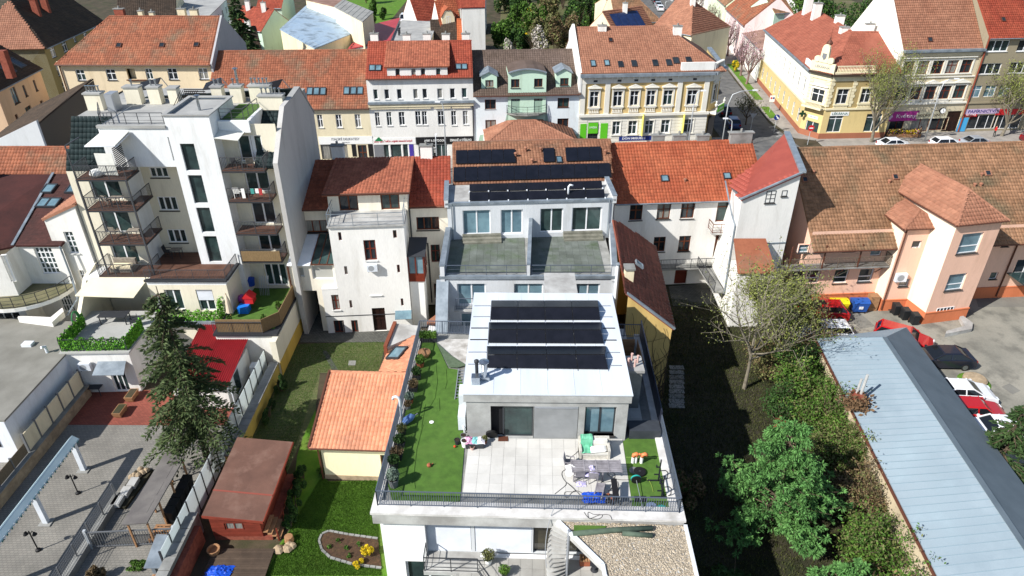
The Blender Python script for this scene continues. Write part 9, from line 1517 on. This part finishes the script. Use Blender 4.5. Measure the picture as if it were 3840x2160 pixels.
blades('rough_grass',[(8.6,14),(20,14),(22,40),(24,50),(12.5,54),(11,40),(8.6,38)],60000,.13,L_RGH,seed=2,w=.03);blades('drive_grass',[G(X2(*q))for q in((600,190),(1085,175),(1040,340),(725,340),(540,900),(360,720))],30000,.035,L_GRS,seed=3)
# things on the roof terrace
TZ2=6.478
def tg(Zf,p,z=TZ2):a=G(Zf(*p),z);return Vector((a[0],a[1],z))
POTK=mat('pot_black',S(44,46,50),rough=.6);POTG=mat('pot_grey',S(110,112,114),rough=.7);TERC=mat('terracotta',S(158,92,64),S(138,78,54),sc1=3,rough=.85);L_SIL=leafm('leaf_silver',S(120,136,120),S(92,108,96));SOIL=mat('pot_soil',S(52,42,34),rough=1)
def pot(label,p,r,h,m,leaf,n,lh,size=.06,square=False,lr=None,seed=1,group='pots along the left railing'):
 t=thing('potted_plant',label,'plant',p,group)
 if square:part('pot',MB().hexa([(p.x-r*.85,p.y-r*.85,p.z),(p.x+r*.85,p.y-r*.85,p.z),(p.x+r*.85,p.y+r*.85,p.z),(p.x-r*.85,p.y+r*.85,p.z)],[(p.x-r,p.y-r,p.z+h),(p.x+r,p.y-r,p.z+h),(p.x+r,p.y+r,p.z+h),(p.x-r,p.y+r,p.z+h)]),m,t);part('soil',MB().box(p.x-r*.85,p.y-r*.85,p.z+h,p.x+r*.85,p.y+r*.85,p.z+h+.01),SOIL,t)
 else:part('pot',MB().lathe([(r*.75,0),(r,h),(r*1.05,h),(r*.9,h*1.001),(r*.88,h*.9)],14,p),m,t);part('soil',MB().lathe([(r*.9,h*.9),(r*.5,h*.93)],10,p),SOIL,t)
 if n:
  lr=lr or r*1.1;mb=MB();rs=random.Random(seed)
  for k in range(7):a=rs.uniform(0,6.28);mb.tube([(p.x,p.y,p.z+h*.9),(p.x+lr*.6*math.cos(a),p.y+lr*.6*math.sin(a),p.z+h+lh*.8)],[.012,.005],4,cap=False)
  part('stems',mb,TWIG,t)
  def f(r_,k):v=r_.normal(0,1,(k,3));v/=np.linalg.norm(v,axis=1)[:,None];v*=r_.random((k,1))**.4;return np.array([p.x,p.y,p.z+h+lh*.5])+v*np.array([lr,lr,lh*.55])
  V,Q=leafcloud(n,size,f,seed=seed);link('leaves',npmesh('leaves',V-np.array(ORG[t]),Q),t,leaf,'stuff')
 return t
b_=tg(X3,(415,300));bx=thing('box_planter','black trough of clipped green box at the far corner of the turf','plant',b_);part('trough',MB().box(b_.x-.55,b_.y-.2,b_.z,b_.x+.55,b_.y+.2,b_.z+.35),POTK,bx);V,Q=leafcloud(1600,.07,lambda r,n:np.stack([b_.x+r.uniform(-.55,.55,n),b_.y+r.uniform(-.22,.22,n),b_.z+.35+r.random(n)*.35],1),seed=3);link('leaves',npmesh('leaves',V-np.array(ORG[bx]),Q),bx,L_GRN,'stuff')
p=tg(X3,(390,392));wl_=thing('wicker_pot','brown lidded wicker pot by the left railing','pot',p);part('pot',MB().lathe([(.3,0),(.42,.22),(.4,.3),(.1,.42)],16,p),WOOD,wl_);part('knob',MB().lathe([(.06,.42),(.06,.52)],8,p),WOOD,wl_)
for k,(q,r,h,m_,lf,n,lh,sq,lb)in enumerate((((365,462),.24,.3,TERC,L_GRN,1100,.6,False,'leafy bright green plant next to the wicker pot'),((343,535),.25,.32,POTK,L_DGR,800,.5,True,'dark green plant in a black square pot'),((322,610),.27,.3,POTK,L_BRN,500,.45,True,'dry brownish plant in a black square pot'),((297,690),.24,.28,TERC,L_SIL,900,.42,False,'silver-grey plant beside the parasol'),((286,728),.18,.24,POTG,L_BRN,400,.3,False,'small dry plant next to the parasol head'),((250,890),.24,.3,POTK,L_OLV,600,.4,False,'olive plant just below the parasol'),((238,955),.3,.32,POTK,L_DGR,600,.25,True,'low dark plant in a large square pot'),((217,1035),.32,.34,POTK,L_BRN,500,.25,True,'low dry plant in a large square pot'),((200,1100),.26,.42,POTK,L_DGR,800,.35,False,'dark plant in a round pot near the front'),((198,1215),.27,.5,POTG,L_SIL,1300,.6,False,'tall shrub in the grey pot at the front corner'))):pot(lb,tg(X3,q),r,h,m_,lf,n,lh,square=sq,seed=k+1,lr=r*1.25)
p=tg(X3,(247,800));gp_=thing('gooseneck_pipe','white gooseneck vent pipe rising at the left railing','vent pipe',p);part('pipe',MB().tube([p,p+Vector((0,0,1.45)),p+Vector((-.06,0,1.62)),p+Vector((-.2,0,1.7)),p+Vector((-.34,0,1.64)),p+Vector((-.38,0,1.5))],.075,10),WHM,gp_,smooth=True)
a_=tg(X3,(245,835),TZ2+.15);b_=tg(X3,(330,770),TZ2+.25);pu=thing('blue_parasol','closed blue striped parasol lying by the left railing','parasol',a_);part('canopy',MB().tube([a_,a_.lerp(b_,.35)+Vector((0,0,.1)),a_.lerp(b_,.75)+Vector((0,0,.08)),b_],[.05,.22,.2,.04],10),mat('parasol_blue',S(48,84,150),S(110,140,186),sc1=7,rough=.8,stretch=(3,.3,1)),pu,smooth=True);part('pole',MB().tube([a_-(b_-a_)*.3,b_+(b_-a_)*.2],.02,6),ALU,pu)
la=[tg(X3,q,TZ2+.05)for q in((605,478),(642,478),(625,665),(582,668))];ld=thing('ladder','aluminium ladder lying on the turf beside the penthouse','ladder',la[3])
for i,j in((0,3),(1,2)):part('rail',MB().bar(la[i],la[j],.05,.07),ALU,ld)
for k in range(10):part('rung',MB().bar(la[0].lerp(la[3],(k+.5)/10),la[1].lerp(la[2],(k+.5)/10),.035),ALU,ld)
for lb,q in(('white heat pump unit nearest the camera beside the penthouse wall',(628,872)),('white heat pump unit behind the other beside the penthouse wall',(632,735))):
 p=tg(X3,q);t=thing('heat_pump',lb,'air conditioner',p,'heat pumps beside the penthouse');part('housing',MB().box(p.x-.2,p.y,p.z+.1,p.x+.2,p.y+1.0,p.z+1.05),WHM,t);part('foot',MB().box(p.x-.22,p.y+.1,p.z,p.x+.22,p.y+.2,p.z+.1),DKM,t);part('foot',MB().box(p.x-.22,p.y+.8,p.z,p.x+.22,p.y+.9,p.z+.1),DKM,t);part('fan_grille',MB().tube([(p.x-.21,p.y+.5,p.z+.58),(p.x-.205,p.y+.5,p.z+.58)],.36,16),MC['fan_grey'],t);part('pipe_elbow',MB().tube([(p.x+.05,p.y+.02,p.z+.4),(p.x+.12,p.y-.1,p.z+.35),(p.x+.14,p.y-.1,p.z)],.05,8),WHM,t)
p=tg(X3,(435,815));solo('white_dish',MB().lathe([(.1,0),(.13,.03),(.02,.05)],14,p),WHP,'small white dish on the turf','dish');p=tg(X3,(420,1092));cl=thing('brown_toy','small brown object lying on the turf','toy',p);part('lump',MB().lathe([(.1,0),(.13,.1),(.06,.2)],7,p),TERC,cl);part('twig',MB().bar(p,p+Vector((.2,.1,.12)),.04),TERC,cl);p=tg(X3,(582,973));solo('red_ball',MB().lathe([(.02,0),(.07,.05),(.07,.1),(.02,.15)],10,p),mat('ball_red',S(200,70,40)),'small red ball on the turf edge','ball',smooth=True)
for lb,q,r,h,m_ in(('black pot at the left of the cluster by the penthouse corner',(598,950),.16,.3,POTK),('grey pot behind the white urn',(638,920),.17,.3,POTG),('white urn in front of the pot cluster',(645,965),.2,.42,WHP),('small pink flower pot before the urn',(692,985),.12,.18,PINK)):pot(lb,tg(X3,q),r,h,m_,None,0,0,group='pots by the penthouse corner')
p=tg(X3,(712,965));lb_=thing('laundry_crate','crate heaped with pastel clothes beside the pots','crate',p);part('crate',MB().box(p.x-.5,p.y-.2,p.z,p.x+.45,p.y+.35,p.z+.3),DKM,lb_)
for k,(dx,c)in enumerate(((-.3,S(206,150,180)),(.0,S(120,180,180)),(.25,S(226,222,226)))):crumple(lb_,'cloth',p.x+dx,p.y+.08,p.z+.3,.28,.28,.3,mat(f'cloth_{k}',c,rough=.9),n=7,seed=k)
pot('small brown plant beside the clothes crate',tg(X3,(770,945)),.15,.22,TERC,L_OLV,300,.25,group='pots by the penthouse corner',seed=9)
p=tg(X3,(815,925));solo('weight_plate',MB().tube([p+Vector((0,.02,.32)),p+Vector((0,.14,.36))],.32,20),RUB,'black round weight plate leaning by the door','weight plate');p=[tg(X3,q)for q in((855,935),(918,935),(918,905),(858,905))];dm_=thing('door_mat','brown slatted doormat before the sliding door','mat',p[0]);[part('mat_slat',MB().bar(p[0].lerp(p[1],(k+.5)/9)+Vector((0,0,.02)),p[3].lerp(p[2],(k+.5)/9)+Vector((0,0,.02)),.06,.03),BRM,dm_)for k in range(9)]
PVC=mat('sofa_fabric',S(222,220,212),S(206,204,196),sc1=2,rough=.9);WICK=mat('pale_wicker',S(206,202,192),S(180,176,166),sc1=9,rough=.9)
s0=tg(W3,(350,545));s1=tg(W3,(790,545));wd_=(s1-s0).length;sv=(s1-s0).normalized();sn=Vector((-sv.y,sv.x,0));so2=thing('garden_sofa','white cushioned garden sofa with its back to the window','sofa',s0)
def sb(u0,u1,v0,v1,z0,z1):return[s0+sv*u+sn*v+Vector((0,0,z0))for u,v in((u0,v0),(u1,v0),(u1,v1),(u0,v1))],[s0+sv*u+sn*v+Vector((0,0,z1))for u,v in((u0,v0),(u1,v0),(u1,v1),(u0,v1))]
part('base',MB().hexa(*sb(0,wd_,.05,.8,0,.28)),WICK,so2);part('seat_cushion',MB().hexa(*sb(.12,wd_-.12,.02,.65,.28,.42)),PVC,so2);part('backrest',MB().hexa(*sb(0,wd_,.7,.88,.0,.85)),WICK,so2);part('back_cushion',MB().hexa(*sb(.12,wd_-.12,.55,.7,.42,.82)),PVC,so2);part('armrest',MB().hexa(*sb(0,.12,.0,.75,.0,.62)),WICK,so2);part('armrest',MB().hexa(*sb(wd_-.12,wd_,.0,.75,.0,.62)),WICK,so2)
c=s0+sv*.42+sn*.5;gb_=thing('green_blanket','mint green blanket thrown over the sofa back','blanket',c+Vector((0,0,.42)));MNT=mat('blanket_mint',S(120,196,160),S(96,170,136),sc1=4,rough=.9,bump=.4,bsc=8);mb=MB();nn_=8;bl=[(-.02,.42+.05),(.3,.47),(.52,.52),(.56,.9),(.74,.93),(.92,.92),(.95,.5)];rb=np.random.default_rng(2)
for i,(v,z)in enumerate(bl):
 for j in range(nn_+1):mb.v.append(tuple(s0+sv*(.08+.62*j/nn_+rb.normal(0,.015))+sn*(v-.02)+Vector((0,0,z+.03+rb.normal(0,.012)))))
mb.f=[(i*(nn_+1)+j,i*(nn_+1)+j+1,(i+1)*(nn_+1)+j+1,(i+1)*(nn_+1)+j)for i in range(len(bl)-1)for j in range(nn_)];part('cloth',mb,MNT,gb_)
def pillow(name,label,c,ux,uy,a,b,h,m):
 t=thing(name,label,'pillow',c);mb=MB();n=8
 for k in(1,-1):
  for i in range(n+1):
   for j in range(n+1):u,v=i/n*2-1,j/n*2-1;mb.v.append(tuple(c+ux*u*a+uy*v*b+Vector((0,0,h*.5+k*h*.5*max(0,(1-u**4)*(1-v**4))**.5))))
 q=(n+1)**2;mb.f=[(i*(n+1)+j,(i+1)*(n+1)+j,(i+1)*(n+1)+j+1,i*(n+1)+j+1)for i in range(n)for j in range(n)]+[(q+i*(n+1)+j,q+i*(n+1)+j+1,q+(i+1)*(n+1)+j+1,q+(i+1)*(n+1)+j)for i in range(n)for j in range(n)];part('cushion',mb,m,t,smooth=True)
pillow('white_pillow','large white pillow on the garden sofa',s0+sv*1.0+sn*.22+Vector((0,0,.43)),(sv+sn*.1).normalized(),sn,.42,.24,.2,WHP)
t0=tg(W3,(245,640),TZ2+.72);t1=tg(W3,(945,640),TZ2+.72);tv=(t1-t0).normalized();tn=Vector((-tv.y,tv.x,0));LW=(t1-t0).length;GRW=mat('grey_wood',S(150,146,150),S(126,122,126),sc1=3,rough=.85,isl=.1);gt_=thing('slatted_table','long weathered grey slatted table before the sofa','table',Vector((t0.x,t0.y,TZ2)))
for s_ in range(4):
 for k in range(7):part('slat',MB().bar(t0+tv*(LW*s_/4+.03)+tn*(-.36+k*.12),t0+tv*(LW*(s_+1)/4-.03)+tn*(-.36+k*.12),.09,.03),GRW,gt_)
for s_ in range(5):part('batten',MB().bar(t0+tv*(LW*s_/4)+tn*-.43,t0+tv*(LW*s_/4)+tn*.43,.07,.05),GRW,gt_)
for u in(.1,LW*.62):
 for v in(-.35,.35):q=t0+tv*u+tn*v;part('leg',MB().bar(q,(q.x,q.y,TZ2),.07),GRW,gt_)
q=tg(W3,(215,700));chair('grey folding chair at the left end of the slatted table',q.x,q.y+.1,80,GRW,z=TZ2);q=tg(W3,(545,860));chair('grey wooden chair draped with a purple towel before the table',q.x,q.y,175,GRW,z=TZ2);q=tg(W3,(345,830));chair('grey wooden chair draped with a white towel before the table',q.x,q.y,185,GRW,z=TZ2)
q=tg(W3,(520,820));tt_=thing('purple_towel','purple and white patterned towel over a chair','towel',q);crumple(tt_,'cloth',q.x,q.y,q.z+.5,.36,.36,.45,mat('towel_purple',S(150,140,206),S(218,214,228),sc1=9,rough=.9),n=9,seed=4);q=tg(W3,(250,790));tt_=thing('white_towel','white towel hanging over a chair and floor','towel',q);crumple(tt_,'cloth',q.x,q.y,q.z+.42,.36,.4,.45,WHP,n=9,seed=5);q=tg(W3,(380,900));tt_=thing('patterned_cloth','blue and white patterned cloth lying on the slabs','cloth',q);crumple(tt_,'cloth',q.x,q.y,q.z,.25,.18,.12,MC['towel_purple'],n=8,seed=6)
lc=[tg(W3,q,TZ2+.3)for q in((575,1010),(690,1010),(720,885),(610,875))];lg=thing('deck_chair','grey slatted deck chair on the slabs','chair',lc[0])
for k in range(8):part('slat',MB().bar(lc[0].lerp(lc[3],(k+.5)/8),lc[1].lerp(lc[2],(k+.5)/8),.06,.03),GRW,lg)
for i,j in((0,3),(1,2)):part('rail',MB().bar(lc[i]-(lc[j]-lc[i])*.9,lc[j],.05,.06),GRW,lg);part('leg',MB().bar(lc[j],(lc[j].x,lc[j].y,TZ2),.05),GRW,lg);part('leg',MB().bar(lc[i],(lc[i].x,lc[i].y,TZ2),.05),GRW,lg)
q=tg(W3,(560,1090),TZ2+.15);bt2=thing('blue_cover','crumpled bright blue cover on the end of the deck chair','cover',q);crumple(bt2,'sheet',q.x,q.y,TZ2+.12,.55,.36,.4,BLT,seed=8)
q=tg(W3,(860,1130));bn=thing('weight_bench','black padded weight bench by the front railing','bench',q);part('pad',MB().ext([q+Vector((-.15,-.3,.42)),q+Vector((.15,-.3,.42)),q+Vector((.13,.75,.62)),q+Vector((-.15,.75,.62))],(0,0,.09)),BLKP,bn);part('frame',MB().bar(q+Vector((0,-.3,.3)),q+Vector((0,.7,.45)),.07),DKM,bn);[part('leg',MB().bar(q+Vector((0,y,.35)),q+Vector((s_*.22,y,0)),.05),DKM,bn)for y in(-.25,.6)for s_ in(-1,1)]
q=tg(W3,(740,1120));tp=thing('tool_heap','heap of dark tools and bags beside the weight bench','tools',q);rs=random.Random(3);[part('bag',MB().lathe([(.1,0),(.16+.06*rs.random(),.1),(.08,.22)],7,q+Vector((rs.uniform(-.3,.35),rs.uniform(-.15,.2),0))),(DKM,BLKP,TERC)[k%3],tp)for k in range(7)]
def cable(label,Zf,pts,z=TZ2+.015,r=.012,m=BLKP):
 P=[tg(Zf,p,z)for p in pts];Q=[]
 for i in range(len(P)-1):
  a,b,c_,d=P[max(i-1,0)],P[i],P[i+1],P[min(i+2,len(P)-1)]
  for k in range(6):
   t=k/6;Q.append(.5*((2*b)+(c_-a)*t+(2*a-5*b+4*c_-d)*t*t+(3*b-a-3*c_+d)*t**3))
 solo('cable',MB().tube(Q+[P[-1]],r,5),m,label,'cable','cables on the terrace')
cable('black cable running from the wall round the sofa to the towels',W3,((470,220),(330,430),(220,530),(240,640),(110,720),(130,830),(260,950),(380,1070)));cable('coiled black cable behind the sofa',W3,((540,265),(610,310),(680,275),(650,320),(720,290),(790,330),(780,380)));cable('black cable from the table to the turf discs',W3,((560,840),(700,870),(830,840),(860,760),(800,720),(760,760),(900,830),(1110,835)));cable('long black cable snaking by the front railing',W3,((0,1040),(150,920),(180,880),(300,1000),(150,1010),(170,1090),(300,990),(480,1080)));cable('looped black cable near the front railing',W3,((900,860),(915,950),(890,1040),(800,1060)));cable('black cable coiled over the front ledge',W3,((420,1300),(500,1390),(640,1390),(680,1340),(560,1330),(480,1300),(500,1390),(640,1340),(780,1340),(820,1410)),z=6.57)
for lb,q in(('white vent pipe with orange cap, leftmost on the right turf',(1115,590)),('thin white vent pipe with orange cap in the middle',(1160,592)),('white vent pipe with orange cap, rightmost on the right turf',(1237,592))):
 p=tg(W3,q);r=.05 if 'thin' in lb else.085;t=thing('vent_pipe',lb,'vent',p,'orange-capped vents on the turf');part('pipe',MB().tube([p,p+Vector((0,0,.42))],r,10),WHP,t);part('cap',MB().tube([p+Vector((0,0,.42)),p+Vector((.02,0,.56)),p+Vector((.14,0,.62)),p+Vector((.26,0,.54))],r*1.15,10),mat('vent_orange',S(222,130,80),rough=.5),t,smooth=True)
def disc(label,q,r,h,m,z=TZ2):p=tg(W3,q,z);t=thing('weight_disc',label,'weight plate',p,'weight discs');part('disc',MB().lathe([(r*.98,0),(r,h*.3),(r,h*.7),(r*.95,h)],24,p),m,t);part('hub',MB().lathe([(r*.18,h),(r*.18,h*1.15)],12,p),DKM,t)
TEALM=mat('teal_rubber',S(40,160,150),rough=.6);disc('grey weight disc behind the dark one on the right turf',(1132,705),.24,.05,POTG);disc('large dark weight disc on the right turf',(1215,735),.32,.12,BLKP);disc('blue-grey weight disc by the front railing',(1385,1222),.27,.05,mat('bluegrey_rubber',S(130,146,172),rough=.7));disc('teal weight disc by the front railing',(1530,1262),.27,.06,TEALM)
a_=tg(W3,(1165,830),TZ2+.25);b_=tg(W3,(1255,1225),TZ2+.12);br=thing('barbell','barbell with teal and dark plates lying on the right turf','barbell',a_);dv=(b_-a_).normalized();part('bar',MB().tube([a_-dv*.1,b_],.016,8),ALU,br);part('plate',MB().tube([a_,a_+dv*.06],.25,20),BLKP,br);part('plate',MB().tube([a_-dv*.08,a_-dv*.01],.26,20),TEALM,br);part('sleeve',MB().tube([b_-dv*.3,b_],.03,8),ALU,br)
q=tg(W3,(1225,1120));solo('black_floor_pad',MB().box(q.x-.28,q.y-.15,q.z,q.x+.28,q.y+.2,q.z+.05),BLKP,'black square pad under the barbell','pad')
ra=tg(W3,(1480,850));rb=tg(W3,(1525,1085));rk3=thing('squat_rack','black steel squat rack with uprights and curved handles','exercise rack',ra);SM=mat('rack_steel',S(48,50,56),rough=.4,metal=.4)
for p in(ra,rb):
 part('upright',MB().bar(p,p+Vector((0,0,1.45)),.06),SM,rk3);part('foot',MB().bar(p+Vector((-.55,0,.03)),p+Vector((.25,0,.03)),.06),SM,rk3);part('hook',MB().bar(p+Vector((-.18,0,.95)),p+Vector((.02,0,.95)),.05).bar(p+Vector((-.18,0,.95)),p+Vector((-.18,0,1.1)),.05),SM,rk3);part('spotter_arm',MB().bar(p+Vector((-.25,0,.45)),p+Vector((.02,0,.45)),.05),SM,rk3)
 part('handle',MB().tube([p+Vector((0,0,.7)),p+Vector((.3,0,.72)),p+Vector((.42,0,.6)),p+Vector((.45,0,.2)),p+Vector((.3,0,.06))],.025,8),SM,rk3,smooth=True)
part('cross_bar',MB().bar(ra+Vector((.1,0,.05)),rb+Vector((.1,0,.05)),.06),SM,rk3);part('cross_bar',MB().bar(ra+Vector((0,0,.5)),rb+Vector((0,0,.5)),.05),SM,rk3)
cable('olive resistance strap on the right turf',W3,((1260,810),(1330,830),(1380,900),(1410,1010)),r=.018,m=mat('strap_olive',S(120,140,60),rough=.7))
cable('pale cord stretched across the right turf',W3,((1020,512),(1250,516),(1500,522)),r=.01,m=mat('cord_yellow',S(150,190,90),rough=.7))
q=tg(W3,(510,180),6.78);q=Vector((q.x,28.2,6.78));solo('sill_bag',MB().lathe([(.12,0),(.2,.1),(.14,.22),(.03,.26)],9,q),BLKP,'black bag on the penthouse window sill','bag')
pot('olive bush in a white pot behind the balcony railing',Vector((*G(W4(925,470),3.12),3.12)),.2,.35,WHP,L_OLV,600,.5,seed=21,group='pots on the lower terrace',lr=.35);pot('green bush at the bottom edge of the lower terrace',Vector((*G(W4(1045,565),3.12),3.12)),.18,.25,POTK,L_GRN,500,.35,seed=22,group='pots on the lower terrace',lr=.3)
q=Vector((*G(W4(1660,480),3.12),3.12));fw=thing('firewood_crate','brown wooden crate of firewood under the gravel roof edge','crate',q);part('crate',MB().box(q.x-.25,q.y-.15,q.z,q.x+.25,q.y+.15,q.z+.4),TERC,fw);[part('log',MB().tube([(q.x-.2+.13*k,q.y-.2,q.z+.45),(q.x-.2+.13*k,q.y+.2,q.z+.47)],.06,7),WOOD,fw)for k in range(4)]
solo('round_stool',MB().lathe([(.2,0),(.08,.05),(.08,.4),(.24,.42),(.24,.46)],16,Vector((*G(W4(1735,525),3.12),3.12))),DKM,'round dark stool on the lower terrace','stool')
nq=[tg(X3,q,TZ2+.06)for q in((462,308),(545,468),(600,470),(655,455),(560,395))];nt_=thing('turf_fold','folded back grey underside of the turf at the far corner','turf',nq[0]);part('fold',MB().ext(nq,(0,0,.03)),mat('turf_net',S(92,106,86),S(76,92,70),sc1=5,rough=.95),nt_)
# people on the pavement, street furniture
SKIN=mat('skin',S(206,158,130),rough=.6);HAIR=mat('hair_dark',S(60,44,34),rough=.8)
def person(label,loc,ang,top,bottom,hair,h=1.7,z=.12):
 t=thing('person',label,'person',(0,0,0));k=h/1.7;me=bpy.data.meshes.new('body')
 V=[(0,0,.95),(0,0,1.15),(0,0,1.38),(0,.01,1.47),(0,.01,1.6),(.09,0,.9),(.1,.06,.5),(.1,0,.08),(.1,.12,.04),(-.09,0,.9),(-.1,-.05,.5),(-.1,-.12,.08),(-.1,.0,.04),(.19,0,1.36),(.25,.02,1.1),(.22,.16,.9),(-.19,0,1.36),(-.25,-.02,1.1),(-.23,.1,.88)]
 Rr=[.14,.13,.15,.055,.1,.085,.06,.045,.04,.085,.06,.045,.04,.06,.045,.035,.06,.045,.035];Ed=[(0,1),(1,2),(2,3),(3,4),(0,5),(5,6),(6,7),(7,8),(0,9),(9,10),(10,11),(11,12),(2,13),(13,14),(14,15),(2,16),(16,17),(17,18)]
 me.from_pydata([(x*k,y*k,zz_*k)for x,y,zz_ in V],Ed,[]);o=bpy.data.objects.new('body',me);C.objects.link(o);sm=o.modifiers.new('s','SKIN');sm.use_smooth_shade=True;o.modifiers.new('u','SUBSURF').levels=1
 for i,v in enumerate(me.skin_vertices[0].data):v.radius=(Rr[i]*k,Rr[i]*k*.85);v.use_root=(i==0)
 dg=bpy.context.evaluated_depsgraph_get();m2=bpy.data.meshes.new_from_object(o.evaluated_get(dg));bpy.data.objects.remove(o);m2.materials.clear()
 for mm_ in(top,bottom,SKIN):m2.materials.append(mm_)
 for p in m2.polygons:c=p.center;p.material_index=2 if(c.z>1.46*k or(abs(c.x)>.17*k and c.z<.95*k and c.z>.7*k))else(0 if c.z>.92*k else 1)
 b=link('body',m2,t);part('hair',MB().lathe([(.105*k,1.6*k),(.115*k,1.67*k),(.08*k,1.73*k),(.02*k,1.75*k)],10),hair,t,smooth=True);t.location=(loc[0],loc[1],z);t.rotation_euler=(0,0,R(ang));ORG[t]=Vector((0,0,0));return t
person('person in a red jacket walking past the stationery shop',(69.1,97.2),80,mat('jacket_red',S(190,36,36),rough=.8),BLKP,HAIR);person('person in a brown coat beside the lamp post',(58.0,96.6),200,mat('coat_brown',S(130,104,78),rough=.9),DKM,HAIR);person('person in a dark coat standing in the pharmacy doorway',(43.0,97.6),140,mat('coat_dark',S(60,50,60),rough=.9),BLKP,HAIR)
fs=thing('flower_stand','rows of potted flowers on stands before the flower shop','flower stand',(56.5,97.2,.12));part('shelf',MB().box(53.8,96.9,.12,58.5,97.8,.6),WOOD,fs);rq=np.random.default_rng(4)
for m_,sd in((L_GRN,1),(L_PNK,2),(L_YEL,3),(L_RED,4)):V,Q=leafcloud(500,.16,lambda r,n:np.stack([r.uniform(53.8,58.5,n),r.uniform(96.9,97.8,n),.6+r.random(n)*.5],1),seed=sd);link('flowers',npmesh('flowers',V-np.array(ORG[fs]),Q),fs,m_,'stuff')
ckl=Vector((58.9,95.4,.12));cz=HV(Z4(0,835)[1],95.4);clk=thing('street_clock','round black street clock on a bracket near the jewellery shop','clock',(ckl.x+.6,95.4,cz));part('case',MB().tube([(ckl.x+.6,95.3,cz),(ckl.x+.6,95.55,cz)],.42,18),BLKP,clk);part('face',MB().tube([(ckl.x+.6,95.28,cz),(ckl.x+.6,95.299,cz)],.35,18),WHP,clk);part('hand',MB().bar((ckl.x+.6,95.27,cz),(ckl.x+.6,95.27,cz+.25),.03),BLKP,clk);part('hand',MB().bar((ckl.x+.6,95.265,cz),(ckl.x+.78,95.265,cz-.08),.03),BLKP,clk);part('bracket',MB().bar((ckl.x-.4,95.42,cz),(ckl.x+.25,95.42,cz),.06),BLKP,clk)
